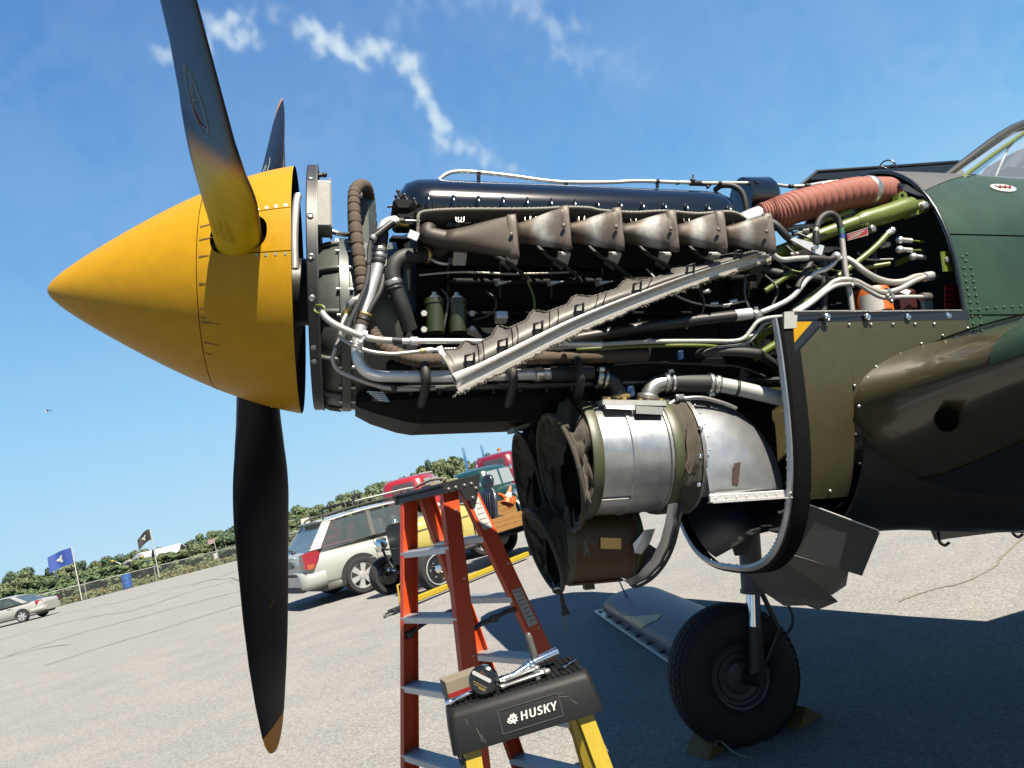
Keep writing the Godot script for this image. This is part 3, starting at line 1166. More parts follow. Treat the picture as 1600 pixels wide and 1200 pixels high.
func blade(d: Vector3, k: int) -> void:
	var s := [[0.24, 0.125, 0.125, 60], [0.34, 0.135, 0.115, 60], [0.44, 0.155, 0.090, 57], [0.54, 0.188, 0.070, 50.5], [0.65, 0.240, 0.054, 41], [0.78, 0.295, 0.042, 30.5], [0.92, 0.310, 0.034, 26], [1.08, 0.302, 0.028, 24.5], [1.25, 0.275, 0.021, 23.5], [1.40, 0.235, 0.016, 22.5], [1.52, 0.188, 0.012, 22], [1.565, 0.166, 0.011, 22], [1.61, 0.136, 0.009, 22], [1.645, 0.098, 0.007, 22], [1.665, 0.06, 0.006, 22], [1.675, 0.02, 0.004, 22]]
	var rings := []
	for i in 12:
		rings.append(blade_ring(d, s[i]))
	# finer stations, so that the painted reflection has a clean edge
	var fine := []
	for i in 11:
		for j in 8:
			var row := []
			for c in 4:
				row.append(lerpf(s[i][c], s[i + 1][c], j / 8.0))
			fine.append(blade_ring(d, row, 40))
	fine.append(blade_ring(d, s[11], 40))
	rings = fine
	var b := MB.new()
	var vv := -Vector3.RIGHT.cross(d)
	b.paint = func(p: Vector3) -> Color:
		# spinner's yellow reflection painted into the front face's root, slanting across the chord
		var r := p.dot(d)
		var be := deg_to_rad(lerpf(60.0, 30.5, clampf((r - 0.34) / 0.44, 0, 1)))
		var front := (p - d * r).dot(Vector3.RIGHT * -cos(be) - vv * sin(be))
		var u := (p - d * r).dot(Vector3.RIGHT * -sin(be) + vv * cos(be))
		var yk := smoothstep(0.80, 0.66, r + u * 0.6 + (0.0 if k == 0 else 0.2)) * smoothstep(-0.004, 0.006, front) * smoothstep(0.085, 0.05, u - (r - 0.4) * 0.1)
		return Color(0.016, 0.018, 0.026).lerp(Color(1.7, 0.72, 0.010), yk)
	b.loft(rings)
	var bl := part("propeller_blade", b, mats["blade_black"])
	rings = []
	for i in range(11, 16):
		rings.append(blade_ring(d, s[i]))
	b = MB.new()
	b.loft(rings)
	part("blade_tip", b, mt("tip_orange", 1.1, 0.48, 0.06, 0.5), bl)
	# the oval maker's decal on the front face, a thin ring, and the stencilled lines near the root
	var v := -Vector3.RIGHT.cross(d)
	var frame := func(r: float) -> Array:
		for i in s.size() - 1:
			if r <= s[i + 1][0]:
				var f: float = (r - s[i][0]) / (s[i + 1][0] - s[i][0])
				var be := deg_to_rad(lerpf(s[i][3], s[i + 1][3], f))
				var th := lerpf(s[i][2], s[i + 1][2], f)
				var chd := lerpf(s[i][1], s[i + 1][1], f)
				return [Vector3.RIGHT * -sin(be) + v * cos(be), Vector3.RIGHT * -cos(be) - v * sin(be), th, chd]
		return [v, Vector3.LEFT, 0.01, 0.1]
	var on := func(r: float, u: float) -> Vector3:          # a point on the front face, u across the chord in metres
		var q: Array = frame.call(r)
		var c: float = clampf((u - q[3] * 0.04) / (q[3] * 0.5), -1, 1)
		return d * r + q[0] * u + q[1] * (sqrt(1.0 - c * c) * q[2] * 0.62 + 0.0008)
	if k != 1:
		b = MB.new()
		for sz in [1.0, 0.93]:
			var pts := PackedVector3Array()
			for i in 33:
				pts.append(on.call(0.90 + cos(TAU * i / 32) * 0.095 * sz, 0.0 + sin(TAU * i / 32) * 0.045 * sz))
			b.tube(pts, 0.0007, 4, 1)
		var dec := part("oval_decal", b, mt("decal_line", 0.4, 0.5, 0.52, 0.5), bl)
		b = MB.new()
		for q in [[0.86, -0.012, 0.93, 0.018], [0.87, 0.02, 0.92, -0.014], [0.89, -0.006, 0.95, 0.0]]:
			b.tube(PackedVector3Array([on.call(q[0], q[1]), on.call((q[0] + q[2]) / 2, (q[1] + q[3]) / 2 + 0.01), on.call(q[2], q[3])]), 0.0008, 4, 3)
		part("decal_drawing", b, mats["decal_line"], dec)
		b = MB.new()
		b.tube(PackedVector3Array([on.call(0.85, -0.025), on.call(0.833, 0.002), on.call(0.85, 0.028)]), 0.0014, 4, 4)
		part("decal_ribbon", b, mats["red_paint"], dec)
		var lines := ["BLADE DWG NO", "ANGLE LOW 24.5", "ANGLE HIGH 54.5"]
		for i in 3:
			var q: Array = frame.call(0.46)
			var p: Vector3 = on.call(0.40 + 0.0, 0.018 - i * 0.020)
			var bz: Vector3 = (q[1] + q[0] * (-0.25 + 0.3 * i) * -1.0).normalized()
			var bx := (d - bz * d.dot(bz)).normalized()
			words("stencil", lines[i], false, 0.010, Transform3D(Basis(bx, bz.cross(bx), bz), p + bx * 0.07 + bz * 0.003), mats["yellow_paint"], bl, 0.0005)
	else:
		b = MB.new()
		var q: Array = frame.call(1.08)
		var p: Vector3 = d * 1.08 - q[1] * (q[2] * 0.38)
		b.cyl(p - q[0] * 0.03, p + q[0] * 0.015 + d * 0.02, 0.0012, -1, 5)
		part("paint_scratch", b, mats["yellow_paint"], bl)


# ---------------------------------------------------------------- engine
func band(called: String, a: Array, c: Array, r: float, m: String, parent: Node) -> MeshInstance3D:
	var b := MB.new()
	var p := A(a[0], a[1], a[2])
	var q := A(c[0], c[1], c[2])
	b.tube(PackedVector3Array([p, p.lerp(q, 0.15), p.lerp(q, 0.85), q]), [r * 0.94, r, r, r * 0.94], 16, 1)
	return part(called, b, mats[m], parent)


func pipe(called: String, pts: Array, r: Variant, m: String, sides := 12, parent: Node = plane) -> MeshInstance3D:
	var b := MB.new()
	b.tube(AP(pts), r, sides, 6)
	return part(called, b, mats[m], parent)


func bank_point(x: float, along: float, across: float, s := 1.0) -> Vector3:   # along the cylinder axis, across towards the outside
	return Vector3(x, -0.232 + along * 0.866 - across * 0.5, s * (along * 0.5 + across * 0.866))


func engine() -> void:
	# nose ring: a flanged former behind the spinner
	var b := MB.new()
	b.lathe(Vector3(0.178, 0.008, 0), Vector3.RIGHT, [Vector2(0, 0.36), Vector2(0, 0.396), Vector2(0.003, 0.399), Vector2(0.027, 0.399), Vector2(0.027, 0.393), Vector2(0.008, 0.393), Vector2(0.008, 0.36), Vector2(0, 0.36)], 72, 0, TAU, false)
	var ring := part("nose_ring", b, mt("ring_black", 0.016, 0.017, 0.02, 0.5))
	b = MB.new()
	b.lathe(Vector3(0.2055, 0.008, 0), Vector3.RIGHT, [Vector2(0, 0.385), Vector2(0, 0.402), Vector2(0.005, 0.402), Vector2(0.005, 0.385), Vector2(0, 0.385)], 72, 0, TAU, false)
	part("ring_flange", b, mats["hub_grey"], ring)
	var fp := []
	for q in [[478, 306], [479, 374], [481, 461], [482, 530], [482, 580], [480, 420]]:
		var p := AX(q[0], q[1], 0.175)
		var dir := Vector3(0, p.y - 0.008, p.z).normalized()
		fp.append(Vector3(0.191, 0.008, 0) + dir * 0.400)
	for p: Vector3 in fp:
		var f := MB.new()
		var dir := Vector3(0, p.y - 0.008, p.z).normalized()
		f.lathe(p, dir, [Vector2(-0.004, 0.009), Vector2(0.002, 0.009), Vector2(0.004, 0.006), Vector2(0.001, 0.004), Vector2(0.001, 0.0005)], 12)
		part("ring_fastener", f, mats["steel"], ring)
	b = MB.new()
	b.cyl(A(490, 275, 0.12), A(507, 273, 0.12), 0.007, -1, 10)
	b.ball(A(507, 273, 0.12), Vector3.ONE * 0.009)
	part("latch_pin", b, mats["iron_dark"], ring)
	# aluminium tube standing between spinner and ring
	pipe("brush_tube", [[466, 305, 0.3], [463, 318, 0.31], [461, 345, 0.325], [460, 380, 0.33], [461, 420, 0.33]], 0.011, "aluminium", 10)
	# light metal junction box bolted to the ring
	b = MB.new()
	b.box(A(502, 327, 0.16), Vector3(0.066, 0.155, 0.10), Basis(), 0.006)
	var jb := part("junction_box", b, mats["light_paint"])
	b = MB.new()
	b.box(A(516, 327, 0.14) + Vector3(0.001, 0, 0), Vector3(0.008, 0.165, 0.108), Basis(), 0.003)
	part("lid", b, mats["light_paint"], jb)
	fp = []
	for q in [[512, 304], [512, 326], [496, 321], [500, 344]]:
		fp.append(A(q[0], q[1], 0.195))
	fasteners("screw", fp, 0.007, jb, "steel")
	pipe("conduit", [[517, 361, 0.14], [530, 365, 0.14], [545, 366, 0.1], [560, 360, 0.02]], 0.008, "steel", 10, jb)
	# reduction gear housing
	b = MB.new()
	var gc := Vector3(0.19, -0.115, 0)
	b.lathe(gc, Vector3.RIGHT, [Vector2(0.0, 0.12), Vector2(0.004, 0.235), Vector2(0.03, 0.262), Vector2(0.075, 0.272), Vector2(0.078, 0.285), Vector2(0.105, 0.285), Vector2(0.108, 0.272), Vector2(0.26, 0.276)], 48)
	var gear := part("gear_housing", b, mats["grey_case"])
	b = MB.new()
	for k in 12:
		var an := TAU * k / 12.0 + 0.1
		var dir := Vector3(0, cos(an), sin(an))
		b.tube(PackedVector3Array([gc + dir * 0.2 + Vector3(-0.004, 0, 0), gc + dir * 0.262 + Vector3(0.02, 0, 0), gc + dir * 0.278 + Vector3(0.075, 0, 0)]), 0.009, 8, 3)
	part("housing_rib", b, mats["grey_case"], gear)
	for k in 22:
		var an := TAU * k / 22.0
		var dir := Vector3(0, cos(an), sin(an))
		var f := MB.new()
		f.cyl(gc + dir * 0.279 + Vector3(0.068, 0, 0), gc + dir * 0.279 + Vector3(0.117, 0, 0), 0.0055, -1, 6)
		part("housing_stud", f, mats["steel"], gear)
	b = MB.new()
	b.box(Vector3(0.345, 0.19, 0.04), Vector3(0.09, 0.24, 0.16), Basis(), 0.025)
	b.cyl(Vector3(0.345, 0.28, 0.04), Vector3(0.345, 0.36, 0.04), 0.035, -1, 20)
	part("governor", b, mats["grey_case"], gear)
	# crankcase and oil pan
	b = MB.new()
	var rings := []
	for q in [[0.40, 0.20, 1.0], [0.46, 0.235, 1.0], [1.70, 0.235, 1.0], [1.76, 0.20, 0.95]]:
		var r := PackedVector3Array()
		for p in [[-0.14, 1.0], [-0.30, 1.08], [-0.375, 1.0], [-0.375, -1.0], [-0.30, -1.08], [-0.14, -1.0]]:
			r.append(Vector3(q[0], p[0], q[1] * p[1]))
		rings.append(r)
	b.loft(rings, true, false)
	var crank := part("crankcase", b, mats["block_dark"])
	b = MB.new()
	rings = []
	for q in [[0.31, 0.14, -0.405], [0.36, 0.18, -0.43], [0.45, 0.20, -0.462], [0.50, 0.205, -0.472], [1.40, 0.205, -0.476], [1.70, 0.19, -0.47]]:
		var r := PackedVector3Array()
		for p in [[-0.37, 1.0], [-0.40, 1.02], [0.0, 0.93], [0.012, 0.8], [0.012, -0.8], [0.0, -0.93], [-0.40, -1.02], [-0.37, -1.0]]:
			r.append(Vector3(q[0], p[0] if p[0] < -0.1 else q[2] + 0.03 - p[0] * 2.5, q[1] * p[1]))
		rings.append(r)
	b.loft(rings, true, false)
	var pan := part("oil_pan", b, mats["block_dark"])
	b = MB.new()
	b.box(Vector3(1.05, -0.372, 0), Vector3(1.34, 0.012, 0.50), Basis(), 0.003)
	part("pan_flange", b, mats["grey_case"], pan)
	for i in 15:
		var f := MB.new()
		var x := 0.47 + i * 0.085
		f.cyl(Vector3(x, -0.392, 0.228), Vector3(x, -0.356, 0.228), 0.0075, -1, 6)
		part("pan_bolt", f, mats["iron_dark"], pan)
	b = MB.new()
	for i in 5:
		b.slab(AP([[573 + i * 4, 612 + i * 3.2, 0.2], [600 + i * 2, 614 + i * 3.2, 0.215], [600 + i * 2, 616 + i * 3.2, 0.215], [574 + i * 4, 614 + i * 3.2, 0.2]]), Vector3(0, 0, 0.012))
	part("cooling_fins", b, mats["steel"], pan)
	# cylinder banks with their camshaft covers
	for s in [1.0, -1.0]:
		b = MB.new()
		rings = []
		for q in [[0.50, 0.9], [0.53, 1.0], [1.60, 1.0], [1.63, 0.9]]:
			var r := PackedVector3Array()
			for p in [[0.14, 0.115], [0.33, 0.115], [0.345, 0.14], [0.47, 0.14], [0.47, -0.13], [0.345, -0.13], [0.33, -0.115], [0.14, -0.115]]:
				r.append(bank_point(q[0], p[0], p[1] * q[1], s))
			rings.append(r)
		b.loft(rings, true, false)
		var bank := part("cylinder_bank", b, mats["block_dark"])
		# camshaft cover: a long rounded lid with a stepped flange
		b = MB.new()
		rings = []
		for q in [[0.452, 0.2], [0.458, 0.55], [0.475, 0.82], [0.51, 0.97], [0.55, 1.0], [1.47, 1.0], [1.53, 0.98], [1.56, 0.86], [1.57, 0.6]]:
			var r := PackedVector3Array()
			for k in 21:
				var an := lerpf(-0.25, PI + 0.25, k / 20.0)
				r.append(bank_point(q[0], 0.50 + maxf(sin(an), -0.2) * 0.088 * q[1], cos(an) * 0.118 * q[1] + 0.005, s))
			rings.append(r)
		b.loft(rings)
		var cover := part("camshaft_cover", b, mats["gloss_black"])
		b = MB.new()
		rings = []
		for q in [[0.447, 0.85], [0.46, 1.0], [1.555, 1.0], [1.565, 0.9]]:
			var r := PackedVector3Array()
			for p in [[0.468, 0.150], [0.484, 0.150], [0.488, 0.13], [0.488, -0.12], [0.484, -0.135], [0.468, -0.135]]:
				r.append(bank_point(q[0], p[0], p[1] * q[1], s))
			rings.append(r)
		b.loft(rings, true, false)
		part("cover_flange", b, mats["gloss_black"], cover)
		for i in 14:
			var x := 0.53 + i * 0.0765
			b = MB.new()
			b.tube(PackedVector3Array([bank_point(x, 0.552, 0.106, s), bank_point(x, 0.528, 0.126, s), bank_point(x, 0.488, 0.134, s)]), [0.004, 0.012, 0.014], 10, 3)
			part("cover_ear", b, mats["gloss_black"], cover)
			b = MB.new()
			b.cyl(bank_point(x, 0.480, 0.150, s), bank_point(x, 0.492, 0.150, s), 0.0085, -1, 6)
			b.cyl(bank_point(x, 0.492, 0.150, s), bank_point(x, 0.503, 0.150, s), 0.005, -1, 8)
			part("cover_nut", b, mats["steel"], cover)
		if s > 0:
			b = MB.new()
			b.tube(PackedVector3Array([bank_point(0.46, 0.478, 0.153), bank_point(1.0, 0.478, 0.153), bank_point(1.56, 0.478, 0.153)]), 0.0028, 6, 1)
			part("flange_lip", b, mats["steel"], cover)
			for q in [[748, 274], [885, 279], [1027, 290]]:
				pass
	# bracket and small end fittings at the front of the near cover
	var fit := MB.new()
	for q in [[622, 299, 0.33], [632, 305, 0.34], [619, 307, 0.3], [647, 312, 0.38]]:
		fit.ball(A(q[0], q[1], q[2]), Vector3.ONE * 0.0065, 8, 5)
		fit.cyl(A(q[0], q[1], q[2]), A(q[0] + 4, q[1] + 9, q[2]), 0.005, -1, 8)
	fit.cyl(A(605, 323, 0.3), A(622, 322, 0.3), 0.004, -1, 8)
	stuff(part("cover_fittings", fit, mats["iron_dark"]))
	b = MB.new()
	b.box(A(632, 345, 0.30), Vector3(0.07, 0.05, 0.10), Basis(), 0.012)
	b.box(A(628, 332, 0.30), Vector3(0.06, 0.04, 0.12), Basis(), 0.01)
	b.cyl(A(607, 344, 0.33), A(640, 349, 0.33), 0.012, -1, 12)
	part("camshaft_drive", b, mats["block_dark"])
	b = MB.new()
	b.cyl(A(618, 346, 0.345), A(639, 349, 0.345), 0.012, -1, 14)
	part("brass_union", b, mats["brass"])
	# rear of the near bank: distributor drum and its hoses
	b = MB.new()
	b.lathe(A(1168, 312, 0.20), Vector3(1, 0.02, 0), [Vector2(-0.03, 0.04), Vector2(-0.028, 0.078), Vector2(0.07, 0.082), Vector2(0.085, 0.074), Vector2(0.09, 0.0005)], 32)
	part("distributor", b, mats["gloss_black"])
	pipe("distributor_lead", [[1118, 296, 0.22], [1128, 290, 0.26], [1146, 291, 0.28], [1160, 302, 0.29], [1166, 325, 0.29], [1165, 345, 0.28]], 0.010, "rubber", 12)
	# accessory case and supercharger behind
	b = MB.new()
	b.box(Vector3(1.78, -0.10, 0.0), Vector3(0.14, 0.46, 0.42), Basis(), 0.05)
	b.cyl(Vector3(1.76, -0.16, 0), Vector3(2.05, -0.16, 0), 0.2, -1, 32)
	b.cyl(Vector3(1.9, 0.08, 0.12), Vector3(2.1, 0.08, 0.12), 0.07, -1, 20)
	part("accessory_case", b, mats["block_dark"])
	# the face of the block below the exhausts: leads, tabs, studs, filters
	for i in 7:
		var x := 715 + i * 82 - i * i * 0.6
		if i != 5:
			b = MB.new()
			b.tube(AP([[x + 1 + 42, 385, 0.36], [x + 60, 400, 0.375], [x + 84, 414, 0.36], [x + 110, 436, 0.31]]), 0.0062, 8, 4)
			var ld := part("ignition_lead", b, mats["rubber"])
			b = MB.new()
			b.cyl(A(x + 66, 409, 0.372), A(x + 82, 420, 0.362), 0.0072, -1, 10)
			part("sleeve", b, mats["iron_dark"], ld)
		b = MB.new()
		b.box(A(x + 3, 404, 0.37), Vector3(0.040, 0.014, 0.05), Basis(Vector3.RIGHT, -0.5), 0.004)
		part("port_boss", b, mats["light_paint"], crank)
		b = MB.new()
		b.cyl(A(x - 15, 405, 0.30), A(x - 15, 465, 0.25), 0.0045, -1, 8)
		part("stud", b, mats["iron_dark"], crank)
	for q in [[787, 441], [870, 441], [946, 441], [1010, 440]]:  # pale wedges added for the sunlight that comes through onto the block
		b = MB.new()
		b.slab(AP([[q[0] - 10, q[1] - 2, 0.37], [q[0] + 12, q[1] - 2, 0.37], [q[0] - 8, q[1] + 4, 0.37]]), Vector3(0, 0.006, -0.04))
		part("sunlit_wedge", b, mats["light_paint"], crank)
	b = MB.new()
	b.box(A(783, 496, 0.33), Vector3(0.036, 0.026, 0.04), Basis(Vector3.RIGHT, -0.3), 0.004)
	part("identity_plate", b, mats["aluminium"], crank)
	# dark lower ribs along the crankcase side
	b = MB.new()
	for i in 8:
		var x := 0.62 + i * 0.15
		b.box(Vector3(x, -0.23, 0.245), Vector3(0.018, 0.16, 0.02), Basis(), 0.005)
	b.box(Vector3(1.05, -0.145, 0.25), Vector3(1.2, 0.012, 0.03), Basis(), 0.004)
	b.tube(AP([[700, 440, 0.3], [850, 441, 0.3], [1060, 437, 0.3], [1180, 434, 0.3]]), 0.012, 10, 2)
	part("crankcase_ribs", b, mats["block_dark"], crank)
	for q in [[681, 494], [716, 494]]:
		b = MB.new()
		var o := A(q[0], q[1] + 26, 0.30)
		b.lathe(o, Vector3(0.0, 1, 0), [Vector2(0, 0.028), Vector2(0.085, 0.030), Vector2(0.087, 0.033), Vector2(0.102, 0.033), Vector2(0.106, 0.02), Vector2(0.108, 0.0005)], 24)
		var fl := part("filter_canister", b, mats["canister_green"])
		b = MB.new()
		b.lathe(o + Vector3(0, 0.104, 0), Vector3.UP, [Vector2(0, 0.022), Vector2(0.006, 0.022), Vector2(0.007, 0.011), Vector2(0.02, 0.010), Vector2(0.024, 0.004)], 12)
		part("filter_cap", b, mats["steel"], fl)
	var bolts := []
	for q in [[662, 491], [662, 516], [737, 491], [737, 515]]:
		bolts.append(A(q[0], q[1], 0.305))
	for p in bolts:
		b = MB.new()
		b.cyl(p, p + Vector3(0, 0, 0.012), 0.0095, -1, 6)
		part("case_bolt", b, mats["light_paint"], crank)


func heat(p: Vector3, a: Vector3, dir: Vector3, len: float, spec: Array) -> Color:
	# colours baked into steel: straw brown at the ends, an ash-white scorched patch in the middle
	var t := (p - a).dot(dir) / len
	var n := sin(p.x * 61.0) * 0.03 + sin(p.y * 83.0 + p.x * 40.0) * 0.035 + sin(p.x * 140.0 + p.z * 90.0) * 0.02
	var w: float = exp(-pow((t + n - spec[0]) / 0.13, 2.0)) * spec[1]
	var brown := Color(0.082, 0.056, 0.037)
	var tip := Color(0.125, 0.095, 0.075)
	var c := brown.lerp(tip, clampf((t - 0.4) * 2.0, 0, 1))
	c = c.lerp(Color(0.22, 0.13, 0.05), exp(-pow((t + n - spec[0] + 0.2) / 0.06, 2.0)) * 0.7 * spec[1])
	return c.lerp(Color(0.62, 0.63, 0.62), clampf(w * 1.2, 0, 1))


func exhausts() -> void:
	# pixel of neck, mouth (x, top, bottom) per stack, how scorched it is
	var st := [
		[[700, 376], [808, 337, 402], 0.5, 0.0], [[806, 366], [890, 323, 388], 0.52, 0.9], [[887, 365], [972, 326, 389], 0.5, 0.95],
		[[970, 366], [1057, 330, 391], 0.55, 1.0], [[1055, 367], [1132, 331, 392], 0.5, 0.95], [[1130, 369], [1207, 335, 394], 0.45, 0.6]]
	for i in st.size():
		var s: Array = st[i]
		var n0 := A(s[0][0], s[0][1], 0.395)
		var m0 := A(s[1][0], (s[1][1] + s[1][2]) / 2.0, 0.47)
		var hi := A(s[1][0], s[1][1], 0.47)
		var lo := A(s[1][0], s[1][2], 0.47)
		var half := (hi - lo).length() / 2
		var dir := (m0 - n0).normalized()
		var path := [[n0 + Vector3(-0.03, 0.0, -0.11), 0.032, 0.030], [n0 + Vector3(-0.018, 0, -0.05), 0.033, 0.031], [n0, 0.030, 0.034]]
		for k in range(1, 9):
			var f := k / 8.0
			var g := f * f * (3 - 2 * f) * 0.55 + f * 0.45
			path.append([n0.lerp(m0, f), lerpf(0.030, half, g), lerpf(0.034, 0.017, f)])
		var b := MB.new()
		var len := (m0 - n0).length()
		b.paint = func(p: Vector3) -> Color: return heat(p, n0, dir, len, [s[2], s[3]])
		var rings := []
		var side := Vector3(-0.35, 0, 0.94).normalized()
		for q in path:
			var r := PackedVector3Array()
			for k in 24:
				var an := TAU * k / 24
				var pw := lerpf(1.0, 0.62, clampf((q[1] - 0.034) / 0.03, 0, 1))
				r.append(q[0] + Vector3.UP * (signf(sin(an)) * pow(absf(sin(an)), pw) * q[1]) + side * (signf(cos(an)) * pow(absf(cos(an)), pw) * q[2]) + Vector3(0.004 * sin(an * 3.0 + i * 1.7), 0, 0))
			rings.append(r)
		# the mouth is open: the wall turns inwards again
		for q in [[0.0, 0.94], [-0.04, 0.85], [-0.09, 0.6]]:
			var r := PackedVector3Array()
			for k in 24:
				var an := TAU * k / 24
				r.append(m0 + dir * q[0] + Vector3.UP * (sin(an) * half * q[1]) + side * (cos(an) * 0.016 * q[1] * 0.8))
			rings.append(r)
		b.loft(rings)
		var ex := part("exhaust_stack", b, mats["burnt"])
		# welded band near the mouth and its rivet
		b = MB.new()
		b.paint = func(p: Vector3) -> Color: return Color(0.17, 0.14, 0.12)
		rings = []
		for q in [[-0.026, 1.0], [-0.024, 1.05], [0.001, 1.06], [0.002, 1.0]]:
			var r := PackedVector3Array()
			for k in 24:
				var an := TAU * k / 24
				r.append(m0 + dir * q[0] + Vector3.UP * (signf(sin(an)) * pow(absf(sin(an)), 0.62) * half * q[1]) + side * (signf(cos(an)) * pow(absf(cos(an)), 0.62) * 0.0175 * q[1]))
			rings.append(r)
		b.loft(rings, false)
		part("mouth_band", b, mats["burnt"], ex)
		b = MB.new()
		b.paint = func(p: Vector3) -> Color: return Color(0.2, 0.17, 0.15)
		b.ball(A(s[1][0] - 9, (s[1][1] * 0.55 + s[1][2] * 0.45), 0.488), Vector3(0.007, 0.007, 0.004), 10, 6)
		part("rivet", b, mats["burnt"], ex)
	# first stack bends out of the port
	var b := MB.new()
	b.paint = func(p: Vector3) -> Color: return Color(0.05, 0.036, 0.028)
	b.tube(AP([[692, 354, 0.28], [680, 352, 0.33], [670, 358, 0.37], [672, 369, 0.385], [705, 377, 0.395]]), [0.022, 0.024, 0.025, 0.028, 0.030], 16, 6)
	part("exhaust_elbow", b, mats["burnt"])
	# upper heat shroud with its rope seal
	var edge := [[657, 333, 0.40], [677, 329, 0.405], [727, 327, 0.41], [800, 327, 0.41], [850, 326, 0.41], [885, 324, 0.41], [920, 325, 0.41], [940, 329, 0.41], [990, 332, 0.41], [1040, 330, 0.41], [1090, 334, 0.41], [1130, 331, 0.41], [1150, 333, 0.405], [1166, 342, 0.40]]
	var up := MB.spline(AP(edge), 5)
	var grid := []
	for p in up:
		grid.append(PackedVector3Array([p, p + Vector3(0, -0.012, -0.008), p + Vector3(0, -0.032, -0.055), p + Vector3(0, -0.036, -0.10)]))
	b = MB.new()
	b.sheet(grid, 0.002)
	var shr := part("upper_shroud", b, mats["shroud_dark"])
	b = MB.new()
	var rp := AP([[652, 373, 0.39], [653, 355, 0.395], [653, 343, 0.40]])
	rp.append_array(AP(edge))
	b.tube(rp, func(f: float) -> float: return 0.0052 + 0.0011 * sin(f * 700.0), 8, 16)
	part("rope_seal", b, mats["rope"], shr)
	b = MB.new()
	b.box(A(646, 368, 0.395), Vector3(0.03, 0.026, 0.006), Basis(Vector3(0, 0, 1), -0.4), 0.001)
	part("foil_tab", b, mats["aluminium"], shr)
	for x in [712, 716, 820, 828, 904, 985, 1068]:
		b = MB.new()
		b.tube(AP([[x, 339, 0.40], [x + 1, 346, 0.405], [x + 8, 347, 0.405], [x + 9, 338, 0.40]]), 0.0022, 6, 2)
		part("spring_clip", b, mats["steel"], shr)
	b = MB.new()
	for x in [705, 745, 770, 850, 935]:
		b.box(A(x, 353, 0.37), Vector3(0.035, 0.018, 0.03), Basis(), 0.004)
		b.cyl(A(x + 10, 352, 0.39), A(x + 10, 352, 0.40), 0.008, -1, 6)
	part("port_nuts", b, mats["iron_dark"], shr)
	hanging_shroud()


